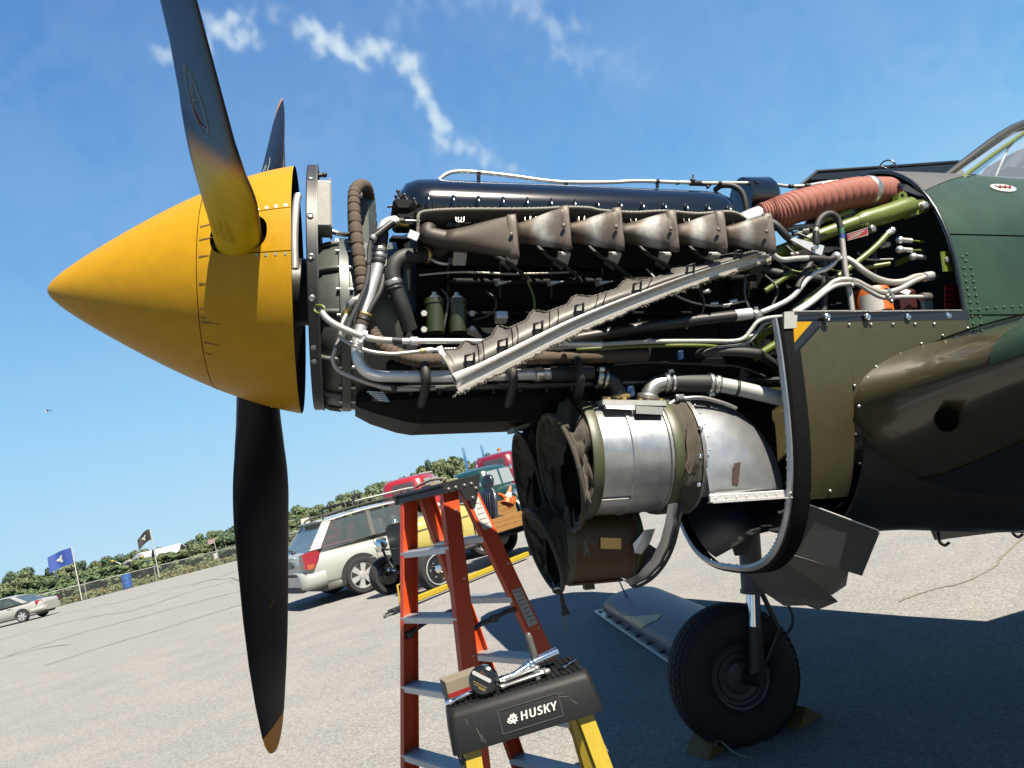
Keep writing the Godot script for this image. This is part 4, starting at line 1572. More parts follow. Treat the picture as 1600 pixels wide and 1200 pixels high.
func hanging_shroud() -> void:
	# the lower heat shroud, unfastened at the front: a scalloped strip with a rolled lower edge and a frayed seal
	var low0 := A(712, 601, 0.53)
	var low1 := A(1200, 394, 0.43)
	var lows := MB.spline(AP([[712, 601, 0.53], [800, 557, 0.51], [920, 498, 0.48], [1075, 436, 0.42], [1200, 396, 0.36]]), 40)
	var n := lows.size()
	var grid := []
	var fold := []
	var tops := PackedVector3Array()
	for i in n:
		var f := float(i) / (n - 1)
		var w := (0.080 + 0.03 * smoothstep(0.16, 0.0, f)) * (1.0 - 0.70 * smoothstep(0.25, 0.95, f))
		# humps for each exhaust stub
		var ph := fposmod(f * 8.05 - 0.55, 1.0)
		var hump := pow(cos(clampf((ph - 0.5) / 0.30, -1.0, 1.0) * PI / 2.0), 1.8) if f > 0.03 and f < 0.93 else 0.0
		var lo: Vector3 = lows[i]
		var up := Vector3(-0.35, 0.90, -0.30).normalized()
		var row := PackedVector3Array()
		for k in 9:
			var g := k / 8.0
			var v := lo + up * (w * g) + Vector3(0, 0, -0.03 * sin(g * PI) * -1.0)
			v += (Vector3(0.006, 0.030, -0.05) * hump) * smoothstep(0.35, 1.0, g)
			row.append(v)
		grid.append(row)
		tops.append(row[8])
		var out := Vector3(0.10, -0.22, 0.97)
		fold.append(PackedVector3Array([row[2] + Vector3(0, 0.000, 0.006), row[1] + Vector3(0, 0.002, 0.016), row[0] + Vector3(0, 0.006, 0.018), row[0] + Vector3(0, -0.008, 0.006), row[0] + Vector3(0.004, -0.016, 0.010), row[0] + Vector3(0.004, -0.024, 0.004)]))
	var b := MB.new()
	b.sheet(grid, 0.0018)
	var sh := part("hanging_shroud", b, mats["shroud"])
	b = MB.new()
	b.sheet(fold, 0.0016)
	part("rolled_edge", b, mats["shroud_bright"], sh)
	b = MB.new()
	b.tube(tops, func(f: float) -> float: return 0.0042 + 0.001 * sin(f * 500.0), 7, 2)
	part("top_binding", b, mats["shroud_dark"], sh)
	# frayed seal below the roll, thicker and more ragged in the middle
	b = MB.new()
	var pts := PackedVector3Array()
	for i in range(0, n, 2):
		pts.append(fold[i][5] + Vector3(rng.randf_range(-0.002, 0.002), rng.randf_range(-0.003, 0.003), 0))
	b.tube(pts, func(f: float) -> float: return 0.0058 + 0.0016 * sin(f * 620.0), 8, 4)
	part("rope_seal", b, mats["rope"], sh)
	b = MB.new()
	for i in 170:
		var f := rng.randf_range(0.25, 0.9) if i % 4 else rng.randf_range(0.0, 0.3)
		var p: Vector3 = fold[int(f * (n - 1))][5]
		var l := rng.randf_range(0.004, 0.013)
		b.tube(PackedVector3Array([p, p + Vector3(rng.randf_range(-0.01, 0.008), -l * 0.5, rng.randf_range(-0.002, 0.006)), p + Vector3(rng.randf_range(-0.02, 0.012), -l, rng.randf_range(-0.004, 0.008))]), [0.0009, 0.0006], 4, 2)
	stuff(part("frayed_threads", b, mats["rope"], sh))
	b = MB.new()
	pts = PackedVector3Array()
	for k in 9:
		pts.append(grid[0][k] + Vector3(0, 0, 0.003))
	b.tube(pts, 0.0042, 7, 2)
	part("end_binding", b, mats["rope"], sh)
	b = MB.new()
	b.box(grid[2][7] + Vector3(0.0, -0.004, 0.006), Vector3(0.016, 0.05, 0.004), Basis(Vector3(0, 0, 1), 0.35), 0.001)
	part("end_strap", b, mats["aluminium"], sh)
	for f in [0.105, 0.23, 0.355, 0.48, 0.62, 0.75, 0.88]:
		var i := int(f * (n - 1))
		var p: Vector3 = grid[i][3]
		b = MB.new()
		var o := Vector3(0, 0.004, 0.012)
		b.tube(PackedVector3Array([p + Vector3(-0.012, -0.008, 0), p + Vector3(-0.012, 0.014, 0) + o, p + Vector3(0.012, 0.022, 0) + o, p + Vector3(0.012, 0.0, 0)]), 0.0042, 6, 1)
		part("staple_bracket", b, mats["iron_dark"], sh)
	# overlapping joints between the plates of the strip
	b = MB.new()
	for f in [0.17, 0.19, 0.295, 0.315, 0.42, 0.445, 0.55, 0.57, 0.68]:
		var i := int(f * (n - 1))
		var q := PackedVector3Array()
		for k in range(2, 9):
			q.append(grid[mini(i + k - 8, n - 1)][k] + Vector3(0, 0.001, 0.002))
		b.tube(q, 0.0013, 5, 1)
	part("plate_joint", b, mats["dark_void"], sh)


# ---------------------------------------------------------------- pipes and hoses of the engine
func pipes() -> void:
	# wrapped vent pipe arching over the gear housing
	var b := MB.new()
	b.tube(AP([[567, 455, 0.29], [563, 420, 0.285], [557, 370, 0.27], [553, 325, 0.25], [554, 300, 0.23], [562, 290, 0.19], [572, 292, 0.14], [577, 310, 0.09], [580, 345, 0.04], [582, 380, 0.0]]), func(f: float) -> float: return 0.0165 + 0.0032 * minf(1.0, 2.6 * (1.0 - fposmod(f * 26.0, 1.0))), 14, 44)
	part("wrapped_vent_pipe", b, mats["wrap"])
	# the silver coolant pipe from the near head down and aft
	var cp := pipe("coolant_pipe", [[640, 342, 0.30], [620, 345, 0.33], [601, 352, 0.34], [595, 372, 0.345], [593, 400, 0.35], [588, 425, 0.35], [576, 465, 0.35], [566, 505, 0.35], [558, 540, 0.35], [562, 568, 0.35], [582, 585, 0.35], [620, 588, 0.345], [700, 588, 0.335], [792, 586, 0.325], [880, 584, 0.30]], 0.0172, "aluminium", 16)
	band("hose_sleeve", [597, 362, 0.342], [593, 390, 0.348], 0.0205, "rubber", cp)
	band("hose_clamp", [593, 388, 0.348], [593, 395, 0.349], 0.0225, "steel", cp)
	band("hose_clamp", [593, 398, 0.349], [592, 404, 0.35], 0.0215, "steel", cp)
	band("hose_sleeve", [592, 405, 0.35], [591, 412, 0.35], 0.0205, "rubber", cp)
	band("hose_sleeve", [570, 490, 0.35], [565, 508, 0.35], 0.0198, "wrap", cp)
	band("hose_clamp", [571, 490, 0.35], [570, 494, 0.35], 0.0212, "brass", cp)
	band("hose_clamp", [568, 498, 0.35], [567, 502, 0.35], 0.0212, "iron_dark", cp)
	band("hose_clamp", [835, 586, 0.32], [848, 585, 0.315], 0.022, "steel", cp)
	band("hose_sleeve", [860, 585, 0.31], [925, 582, 0.295], 0.024, "rubber", cp)
	# branch pipe behind it
	var bp := pipe("branch_pipe", [[606, 420, 0.31], [592, 440, 0.33], [570, 462, 0.345], [550, 476, 0.34], [540, 490, 0.31]], 0.0135, "light_paint", 14)
	band("collar", [556, 468, 0.345], [546, 477, 0.342], 0.0165, "steel", bp)
	band("union", [546, 480, 0.335], [541, 492, 0.33], 0.011, "brass", bp)
	pipe("dark_hose", [[600, 430, 0.34], [594, 455, 0.355], [580, 480, 0.36], [570, 500, 0.36]], 0.0085, "rubber", 12)
	# slim hose with a long fitting at the head
	var sh := pipe("slim_hose", [[632, 345, 0.36], [616, 346, 0.37], [604, 356, 0.375], [585, 371, 0.38], [578, 384, 0.38], [576, 420, 0.38], [572, 445, 0.38], [560, 475, 0.375], [548, 500, 0.37], [536, 530, 0.365], [526, 545, 0.36]], 0.0072, "hub_grey", 10)
	band("fitting", [614, 347, 0.37], [583, 372, 0.38], 0.0115, "iron_dark", sh)
	band("collar", [585, 370, 0.38], [581, 375, 0.38], 0.0125, "steel", sh)
	band("nut", [622, 344, 0.365], [612, 348, 0.37], 0.0105, "aluminium", sh)
	band("identity_band", [576, 408, 0.38], [576, 414, 0.38], 0.0085, "rubber", sh)
	pipe("drain_hose", [[541, 492, 0.34], [534, 508, 0.35], [531, 528, 0.35], [524, 545, 0.345], [520, 562, 0.335], [528, 578, 0.33], [548, 588, 0.33], [580, 600, 0.33], [612, 606, 0.325], [654, 607, 0.32]], 0.0062, "braid", 10)
	var dh := pipe("drain_pipe", [[590, 603, 0.328], [614, 607, 0.325], [640, 608, 0.32], [680, 606, 0.315]], 0.0068, "braid", 10)
	band("clamp", [612, 602, 0.325], [618, 611, 0.325], 0.010, "rubber", dh)
	# the large black hose from the intake bend
	var bh := pipe("coolant_hose", [[668, 398, 0.31], [650, 400, 0.33], [632, 401, 0.345], [618, 411, 0.352], [613, 428, 0.352], [616, 445, 0.35], [622, 462, 0.345], [630, 483, 0.335], [640, 515, 0.31]], 0.0232, "rubber", 18)
	band("hose_clamp", [614, 438, 0.352], [616, 446, 0.351], 0.0258, "steel", bh)
	band("hose_clamp", [664, 398, 0.32], [670, 398, 0.315], 0.0255, "brass", bh)
	band("hose_clamp", [616, 450, 0.35], [617, 454, 0.35], 0.0252, "iron_dark", bh)
	pipe("fittings_line", [[672, 404, 0.33], [684, 410, 0.34], [700, 412, 0.34], [704, 404, 0.33]], 0.006, "steel", 8)
	# braided hose that starts at a yellow-green lug
	b = MB.new()
	b.tube(AP([[492, 478, 0.36], [499, 477, 0.37], [506, 480, 0.375], [507, 487, 0.375], [500, 490, 0.37], [492, 486, 0.36], [492, 479, 0.36]]), 0.004, 8, 4)
	part("bonding_lug", b, mats["zinc_green"])
	var bz := pipe("braided_hose", [[503, 488, 0.38], [510, 497, 0.385], [522, 506, 0.39], [540, 515, 0.40], [562, 524, 0.40], [585, 530, 0.40], [606, 532, 0.40], [625, 533, 0.40]], 0.0095, "braid", 12)
	band("end_sleeve", [612, 532, 0.40], [628, 533, 0.40], 0.0102, "rubber", bz)
	band("end_fitting", [628, 533, 0.40], [640, 533, 0.40], 0.009, "aluminium", bz)
	band("union_nut", [641, 533, 0.40], [653, 533, 0.40], 0.0125, "aluminium", bz)
	pipe("rigid_line", [[652, 533, 0.40], [700, 533, 0.395], [770, 534, 0.39], [860, 537, 0.38], [940, 538, 0.37]], 0.0082, "aluminium", 12, bz)
	var lb := pipe("thin_braided_hose", [[530, 525, 0.37], [540, 533, 0.38], [560, 543, 0.39], [582, 550, 0.395], [612, 553, 0.395], [640, 551, 0.395], [656, 549, 0.395]], 0.0058, "braid", 10)
	band("union_nut", [657, 549, 0.395], [664, 548, 0.395], 0.0085, "brass", lb)
	band("union_nut", [665, 548, 0.395], [676, 547, 0.395], 0.0085, "aluminium", lb)
	pipe("rigid_line", [[676, 547, 0.395], [700, 546, 0.39], [740, 545, 0.38], [800, 545, 0.36]], 0.0055, "aluminium", 10, lb)
	b = MB.new()
	b.lathe(A(570, 523, 0.40), Vector3(1, -0.3, 0), [Vector2(-0.006, 0.0125), Vector2(0.006, 0.0125)], 14)
	b.lathe(A(561, 541, 0.395), Vector3(1, -0.3, 0), [Vector2(-0.006, 0.011), Vector2(0.006, 0.011)], 14)
	b.cyl(A(570, 526, 0.405), A(560, 540, 0.40), 0.006, -1, 8)
	b.ball(A(563, 535, 0.41), Vector3.ONE * 0.008, 8, 5)
	part("double_clip", b, mats["aluminium"])
	# brown wrapped pipe low on the side
	b = MB.new()
	b.tube(AP([[576, 505, 0.30], [584, 524, 0.31], [602, 544, 0.32], [630, 557, 0.325], [660, 563, 0.325], [700, 562, 0.32], [780, 560, 0.305], [880, 558, 0.29], [1010, 556, 0.27]]), func(f: float) -> float: return 0.0185 + 0.0028 * minf(1.0, 2.6 * (1.0 - fposmod(f * 30.0, 1.0))), 14, 44)
	part("wrapped_lower_pipe", b, mats["wrap"])
	# dark straps round the crankcase
	for x in [664, 800, 905]:
		b = MB.new()
		b.tube(AP([[x - 4, 560, 0.30], [x, 575, 0.365], [x + 2, 598, 0.365], [x - 2, 618, 0.30], [x - 6, 632, 0.22]]), 0.014, 8, 4)
		part("support_strap", b, mats["rubber"])
	# aluminium line along the top of the camshaft cover
	var tl := pipe("top_line", [[686, 281, 0.27], [698, 272, 0.27], [715, 268, 0.27], [745, 269, 0.27], [800, 275, 0.27], [850, 282, 0.27], [890, 285, 0.27], [950, 285, 0.27], [1000, 283, 0.27], [1060, 285, 0.27], [1110, 286, 0.27], [1150, 286, 0.26], [1200, 287, 0.25], [1232, 291, 0.24], [1262, 290, 0.23], [1284, 286, 0.20], [1310, 283, 0.16]], 0.0062, "aluminium", 10)
	for q in [[748, 270, 284], [1027, 284, 294], [1182, 286, 298]]:
		b = MB.new()
		b.lathe(A(q[0], q[1], 0.27), Vector3(1, -0.05, 0), [Vector2(-0.006, 0.0085), Vector2(0.006, 0.0085)], 12)
		b.cyl(A(q[0], q[1], 0.27), A(q[0], q[2], 0.265), 0.006, -1, 8)
		part("clip", b, mats["black_paint"], tl)
	for q in [[884, 285], [1058, 285], [1124, 286], [1236, 291], [1262, 290]]:
		band("joint_sleeve", [q[0] - 3, q[1], 0.268], [q[0] + 3, q[1] + 0.2, 0.268], 0.0078, "rubber", tl)
	b = MB.new()
	b.cyl(A(1078, 286, 0.27), A(1110, 287, 0.265), 0.0095, -1, 12)
	b.cyl(A(1082, 284, 0.27), A(1083, 273, 0.27), 0.003, -1, 8)
	b.ball(A(1082, 282, 0.275), Vector3.ONE * 0.009, 8, 5)
	b.ball(A(1106, 292, 0.27), Vector3.ONE * 0.007, 8, 5)
	part("drain_valve", b, mats["iron_dark"], tl)
	pipe("large_top_line", [[1276, 296, 0.2], [1284, 290, 0.2], [1298, 286, 0.2], [1318, 288, 0.18], [1345, 292, 0.14]], 0.011, "light_paint", 10)
	# dark steel strut and lines low behind the hanging strip
	b = MB.new()
	b.tube(AP([[840, 540, 0.30], [995, 513, 0.33], [1150, 493, 0.36]]), 0.0185, 16, 2)
	var stt := part("engine_strut", b, mats["iron_dark"])
	b = MB.new()
	b.tube(AP([[1148, 493.4, 0.36], [1173, 490, 0.365]]), 0.0192, 16, 1)
	part("strut_end", b, mats["aluminium"], stt)
	b = MB.new()
	b.box(A(1183, 491, 0.37), Vector3(0.03, 0.022, 0.03), Basis(), 0.006)
	b.cyl(A(1180, 480, 0.37), A(1186, 505, 0.37), 0.009, -1, 10)
	part("strut_fitting", b, mats["steel"], stt)
	var wl := pipe("white_line", [[820, 546, 0.36], [900, 541, 0.36], [1010, 534, 0.36], [1100, 533, 0.365], [1145, 533, 0.37], [1163, 528, 0.375], [1174, 515, 0.38], [1184, 503, 0.385], [1200, 497, 0.385], [1232, 494, 0.385]], 0.0068, "light_paint", 10)
	pipe("white_line", [[1120, 543, 0.35], [1155, 540, 0.355], [1172, 532, 0.36], [1184, 518, 0.365], [1196, 506, 0.37], [1218, 500, 0.375]], 0.006, "light_paint", 10)
	pipe("green_line", [[900, 546, 0.34], [1000, 541, 0.34], [1100, 540, 0.34], [1150, 546, 0.33], [1190, 540, 0.32]], 0.006, "zinc_green", 8)
	pipe("thin_cable", [[1165, 430, 0.36], [1163, 455, 0.365], [1168, 475, 0.37], [1174, 488, 0.37]], 0.004, "hub_grey", 8)
	# black flat-nosed hose above the elbows
	pipe("oil_hose", [[1090, 553, 0.30], [1105, 551, 0.33], [1140, 549, 0.35], [1180, 552, 0.36], [1190, 556, 0.35], [1225, 580, 0.3]], 0.0155, "rubber", 14)
	band("end_ring", [1184, 552, 0.36], [1191, 556, 0.355], 0.017, "iron_dark", plane)
	b = MB.new()
	b.box(A(1063, 555, 0.33), Vector3(0.016, 0.026, 0.02), Basis(), 0.003)
	part("blue_plug", b, mats["blue_cap"])
	# thin wiring and small lines that cross the block and the accessory bay
	var runs := [
		[[655, 430, 0.30], [720, 425, 0.31], [800, 428, 0.31], [900, 425, 0.30]], [[690, 452, 0.31], [700, 470, 0.32], [692, 520, 0.31]],
		[[760, 455, 0.31], [775, 470, 0.33], [768, 490, 0.33], [740, 500, 0.32]], [[820, 430, 0.31], [835, 470, 0.31], [830, 505, 0.31]],
		[[1010, 420, 0.30], [1040, 450, 0.32], [1075, 470, 0.33], [1120, 478, 0.34], [1165, 470, 0.34]], [[1085, 440, 0.32], [1100, 470, 0.34], [1092, 505, 0.34]],
		[[1195, 430, 0.36], [1215, 452, 0.38], [1205, 480, 0.38]], [[1225, 415, 0.36], [1248, 425, 0.38], [1290, 420, 0.38], [1330, 430, 0.37]],
		[[1340, 395, 0.34], [1355, 405, 0.35], [1395, 405, 0.34]], [[1228, 360, 0.36], [1250, 366, 0.38], [1268, 374, 0.40]],
		[[960, 570, 0.29], [1010, 566, 0.31], [1070, 568, 0.32], [1150, 572, 0.33], [1200, 590, 0.33]]]
	for i in runs.size():
		pipe("wiring_run", runs[i], [0.0034, 0.0042, 0.0034], ["braid", "hub_grey", "rubber", "zinc_green"][i % 4], 7)
	for q in [[1150, 535, 1215, 512, 0.011], [1178, 560, 1225, 530, 0.014], [1196, 455, 1240, 425, 0.010], [1285, 345, 1330, 330, 0.012], [1340, 420, 1390, 412, 0.008]]:
		var gb := MB.new()
		gb.cyl(A(q[0], q[1], 0.33), A(q[2], q[3], 0.36), q[4], -1, 12)
		part("mount_strut", gb, mats["zinc_green"])
	# pumps and small accessories glimpsed in the dark behind
	for q in [[1120, 470, 0.22, 0.05], [1150, 455, 0.26, 0.03], [1085, 480, 0.2, 0.04], [1190, 455, 0.15, 0.07], [1100, 590, 0.2, 0.06]]:
		b = MB.new()
		b.lathe(A(q[0], q[1], q[2]), Vector3(0.3, 0, 1), [Vector2(-0.08, q[3]), Vector2(0, q[3]), Vector2(0.01, q[3] * 0.8), Vector2(0.012, 0.0005)], 20)
		part("accessory_pump", b, mats["block_dark"])
	for q in [[1110, 476], [1128, 478], [1140, 472], [1098, 456], [1205, 441], [1080, 449]]:
		b = MB.new()
		b.cyl(A(q[0], q[1], 0.32), A(q[0] + 12, q[1] - 2, 0.33), 0.008, -1, 8)
		part("pipe_union", b, mats["aluminium"])


# ---------------------------------------------------------------- the bay between engine and cockpit
func firewall_bay() -> void:
	# firewall: a dark green plate set back inside the opening
	var b := MB.new()
	var rim := PackedVector3Array()
	for k in 48:
		var p := skin(2.28, TAU * k / 48.0, -0.02)
		rim.append(Vector3(2.40, p.y, p.z))
	b.loft([rim, _shift(rim, Vector3(0.01, 0, 0))])
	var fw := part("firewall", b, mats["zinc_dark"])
	b = MB.new()
	b.slab(AP([[1472, 393, 0.45], [1484, 392, 0.45], [1491, 424, 0.45], [1476, 424, 0.45]]), Vector3(-0.004, 0, -0.004))
	part("hinge_plate", b, mats["zinc_green"], fw)
	b = MB.new()
	b.lathe(A(1481, 406, 0.452), Vector3(0, 0, 1), [Vector2(0, 0.012), Vector2(0.004, 0.012), Vector2(0.006, 0.004)], 12)
	part("hinge_bolt", b, mats["steel"], fw)
	b = MB.new()
	b.slab(AP([[1477, 446, 0.42], [1496, 440, 0.42], [1501, 482, 0.42], [1477, 484, 0.42]]), Vector3(0, 0, -0.004))
	var rpp := part("red_perforated_plate", b, mats["red_paint"], fw)
	var holes := MB.new()
	for i in 4:
		for k in 5:
			holes.lathe(A(1481 + i * 5 - k * 0.4, 449 + k * 7.5, 0.4225), Vector3(0, 0, 1), [Vector2(-0.001, 0.0035), Vector2(0.001, 0.0035)], 8)
	part("plate_holes", holes, mats["dark_void"], fw)
	# green frames at the top of the opening
	b = MB.new()
	b.slab(AP([[1386, 293, 0.33], [1396, 290, 0.33], [1396, 322, 0.33], [1384, 322, 0.33]]), Vector3(0.02, 0, -0.05))
	b.slab(AP([[1336, 326, 0.30], [1385, 316, 0.32], [1385, 326, 0.32], [1336, 334, 0.30]]), Vector3(0, 0, -0.06))
	part("upper_frame", b, mats["zinc_green"], fw)
	b = MB.new()
	b.slab(AP([[1404, 286, 0.38], [1416, 288, 0.38], [1440, 300, 0.40], [1444, 305, 0.40], [1436, 306, 0.40], [1410, 297, 0.38]]), Vector3(0, 0, -0.006))
	part("latch_plate", b, mats["black_paint"], fw)
	b = MB.new()
	for q in [[1352, 283, 0.15], [1368, 281, 0.16], [1336, 285, 0.14], [1345, 288, 0.2], [1361, 285, 0.2]]:
		b.ball(A(q[0], q[1], q[2]), Vector3(0.012, 0.008, 0.01), 8, 5)
	b.tube(AP([[1310, 292, 0.1], [1335, 284, 0.12], [1360, 281, 0.14], [1380, 280, 0.16]]), 0.006, 8, 3)
	part("top_fittings", b, mats["braid"], fw)
	# red-orange ribbed air duct
	b = MB.new()
	var dp := [[1186, 338, 0.36], [1203, 336, 0.365], [1215, 334, 0.37], [1241, 324, 0.37], [1287, 312, 0.36], [1334, 302, 0.35], [1370, 301, 0.33], [1386, 301, 0.31]]
	b.tube(AP(dp), func(f: float) -> float: return lerpf(0.043, 0.0555, smoothstep(0.0, 0.25, f)) - (0.005 * pow(absf(sin(f * 30.0 * PI)), 8.0)), 24, 34)
	var du := part("air_duct", b, mats["duct_red"])
	b = MB.new()
	b.tube(AP([[1155, 352, 0.34], [1175, 343, 0.355], [1200, 336, 0.365]]), [0.034, 0.036, 0.039], 20, 4)
	part("duct_spigot", b, mats["aluminium"], du)
	band("hose_clamp", [1351, 300, 0.342], [1360, 300.5, 0.337], 0.0575, "steel", du)
	band("hose_clamp", [1200, 337, 0.364], [1206, 336, 0.366], 0.0455, "brass", du)
	b = MB.new()
	var e := A(1387, 301, 0.31)
	b.lathe(e, Vector3(1, 0.0, -0.3), [Vector2(-0.01, 0.052), Vector2(0.002, 0.051), Vector2(0.0, 0.04)], 24)
	part("duct_end", b, mats["duct_inside"], du)
	# engine mount: welded green tubes
	b = MB.new()
	b.tube(AP([[1060, 448, 0.25], [1130, 425, 0.28], [1206, 398, 0.32], [1270, 372, 0.35], [1330, 350, 0.375], [1345, 345, 0.38]]), 0.0225, 16, 3)
	var mtube := part("engine_mount", b, mats["zinc_green"])
	b = MB.new()
	b.tube(AP([[1338, 348, 0.378], [1350, 344, 0.38], [1380, 336, 0.385], [1412, 325, 0.39], [1424, 321, 0.39]]), [0.023, 0.031, 0.034, 0.034, 0.030], 18, 4)
	part("mount_sleeve", b, mats["zinc_green"], mtube)
	b = MB.new()
	b.slab(AP([[1402, 318, 0.40], [1405, 302, 0.40], [1411, 298, 0.40], [1417, 302, 0.40], [1419, 312, 0.40], [1452, 312, 0.40], [1456, 322, 0.40], [1450, 330, 0.40], [1424, 338, 0.40]]), Vector3(0, 0, -0.03))
	part("mount_lug", b, mats["zinc_green"], mtube)
	b = MB.new()
	b.lathe(A(1410, 305, 0.401), Vector3(0, 0, 1), [Vector2(-0.002, 0.0055), Vector2(0.001, 0.0055)], 10)
	part("lug_hole", b, mats["dark_void"], mtube)
	b = MB.new()
	b.lathe(A(1441, 323, 0.40), Vector3(0, 0, 1), [Vector2(0, 0.018), Vector2(0.004, 0.018), Vector2(0.0045, 0.015), Vector2(0.016, 0.015), Vector2(0.019, 0.009)], 6)
	part("mount_bolt", b, mats["steel"], mtube)
	b = MB.new()
	b.tube(AP([[1388, 364, 0.38], [1369, 385, 0.38], [1335, 413, 0.375], [1302, 437, 0.37], [1262, 467, 0.36], [1230, 493, 0.34], [1180, 535, 0.32]]), 0.0105, 12, 3)
	part("diagonal_brace", b, mats["zinc_green"], mtube)
	b = MB.new()
	b.cyl(A(1386, 366, 0.38), A(1392, 360, 0.38), 0.0115, -1, 12)
	b.ball(A(1393, 360, 0.382), Vector3.ONE * 0.0135, 10, 6)
	part("brace_end", b, mats["aluminium"], mtube)
	# red instruction placard
	b = MB.new()
	b.slab(AP([[1323, 366, 0.412], [1355, 356, 0.414], [1356, 367, 0.414], [1324, 376, 0.412]]), Vector3(0, 0, 0.002))
	var pl := part("red_placard", b, mats["red_paint"])
	b = MB.new()
	for i in 3:
		var y := i * 3.0
		b.cyl(A(1326, 368 + y, 0.4148), A(1351 - i * 4, 360.5 + y, 0.4165), 0.0008, -1, 4)
	b.tube(AP([[1323, 366, 0.4145], [1355, 356, 0.4165], [1356, 367, 0.4165], [1324, 376, 0.4145], [1323, 366, 0.4145]]), 0.0007, 4, 1)
	part("placard_lines", b, mats["white"], pl)
	b = MB.new()
	b.lathe(A(1362, 358, 0.405), Vector3(0.2, 0, 1), [Vector2(-0.01, 0.013), Vector2(0.008, 0.013), Vector2(0.011, 0.009), Vector2(0.012, 0.0005)], 14)
	part("clamp_bolt", b, mats["steel"], mtube)
	# grey bracket plate
	b = MB.new()
	b.slab(AP([[1235, 374, 0.42], [1240, 371, 0.42], [1288, 384, 0.42], [1284, 399, 0.42], [1270, 394, 0.42]]), Vector3(0, 0.0, -0.012))
	var br := part("grey_bracket", b, mats["aluminium"])
	b = MB.new()
	b.lathe(A(1271, 387, 0.421), Vector3(0, 0, 1), [Vector2(0, 0.009), Vector2(0.005, 0.009), Vector2(0.006, 0.004)], 8)
	part("bracket_bolt", b, mats["steel"], br)
	pipe("black_elbow", [[1203, 346, 0.40], [1215, 354, 0.41], [1228, 368, 0.41], [1240, 378, 0.40]], 0.013, "rubber", 12)
	# looped hose
	var lh := pipe("looped_hose", [[1275, 380, 0.42], [1275, 362, 0.42], [1279, 346, 0.42], [1289, 336, 0.42], [1300, 335, 0.42], [1309, 343, 0.42], [1314, 358, 0.42], [1316, 378, 0.42], [1319, 405, 0.42], [1322, 430, 0.42], [1328, 460, 0.42], [1332, 490, 0.42]], 0.0095, "braid", 12)
	band("end_fitting", [1275, 382, 0.42], [1275, 362, 0.42], 0.012, "iron_dark", lh)
	pipe("black_arch", [[1276, 355, 0.421], [1281, 343, 0.421], [1290, 335.5, 0.421], [1300, 334.5, 0.421], [1309, 342, 0.421], [1313.5, 356, 0.421]], 0.0108, "rubber", 12, lh)
	b = MB.new()
	b.lathe(A(1314.5, 362, 0.42), Vector3(0.05, -1, 0), [Vector2(-0.008, 0.0105), Vector2(0.008, 0.0105)], 12)
	part("green_band", b, mt("band_teal", 0.02, 0.2, 0.10, 0.5), lh)
	b = MB.new()
	b.lathe(A(1315.5, 370, 0.42), Vector3(0.05, -1, 0), [Vector2(-0.008, 0.0105), Vector2(0.008, 0.0105)], 12)
	part("blue_band", b, mt("band_blue", 0.02, 0.08, 0.32, 0.5), lh)
	# braided and rigid lines sweeping to the firewall
	pipe("firewall_hose", [[1322, 404, 0.40], [1334, 411, 0.41], [1350, 424, 0.42], [1369, 435, 0.42], [1391, 441, 0.42], [1412, 440, 0.42], [1430, 433, 0.41], [1448, 431, 0.40]], 0.0112, "braid", 14)
	var fh := pipe("firewall_hose", [[1240, 488, 0.40], [1265, 472, 0.41], [1292, 450, 0.42], [1303, 441, 0.425], [1318, 437, 0.43], [1338, 440, 0.43], [1358, 450, 0.43], [1381, 457, 0.43], [1405, 452, 0.43], [1427, 440, 0.42], [1448, 432, 0.41]], 0.0095, "braid", 14)
	band("end_fitting", [1444, 433, 0.41], [1456, 431, 0.40], 0.0165, "aluminium", fh)
	band("end_nut", [1455, 431, 0.40], [1464, 431, 0.39], 0.013, "steel", fh)
	var sh := pipe("small_hose", [[1246, 489, 0.41], [1268, 474, 0.42], [1290, 456, 0.43], [1305, 447, 0.43], [1320, 444, 0.43], [1340, 444, 0.43], [1360, 456, 0.43], [1380, 465, 0.43], [1410, 464, 0.43], [1442, 464, 0.42]], 0.0072, "light_paint", 12)
	band("end_fitting", [1440, 464, 0.42], [1452, 464, 0.41], 0.0145, "steel", sh)
	for q in [[1386, 456], [1331, 440], [1392, 465]]:
		b = MB.new()
		b.lathe(A(q[0], q[1], 0.43), Vector3(1, -0.2, 0), [Vector2(-0.006, 0.0125), Vector2(0.006, 0.0125)], 12)
		b.ball(A(q[0] + 1, q[1] + 6, 0.44), Vector3.ONE * 0.007, 8, 5)
		part("hose_clip", b, mats["steel"], sh)
	var wl := pipe("primer_hose", [[1206, 394, 0.44], [1213, 402, 0.44], [1224, 406, 0.44], [1245, 404, 0.44], [1266, 403, 0.43]], 0.0088, "light_paint", 12)
	band("blue_end", [1204, 391, 0.44], [1208, 397, 0.44], 0.0105, "blue_cap", wl)
	pipe("dark_section", [[1262, 403, 0.432], [1280, 404, 0.43], [1296, 405, 0.425], [1306, 401, 0.42]], 0.0095, "rubber", 12, wl)
	b = MB.new()
	b.ball(A(1307, 400, 0.42), Vector3.ONE * 0.014, 10, 6)
	b.cyl(A(1303, 396, 0.42), A(1313, 405, 0.42), 0.009, -1, 8)
	part("tee_fitting", b, mats["aluminium"], wl)
	pipe("return_pipe", [[1308, 403, 0.41], [1302, 412, 0.41], [1290, 421, 0.405], [1275, 426, 0.40], [1262, 436, 0.40], [1252, 448, 0.40], [1240, 462, 0.395], [1222, 474, 0.385], [1190, 488, 0.375]], 0.0085, "aluminium", 12)
	pipe("black_return", [[1272, 396, 0.39], [1266, 412, 0.395], [1258, 426, 0.398], [1250, 440, 0.40], [1246, 450, 0.40]], 0.011, "rubber", 12)
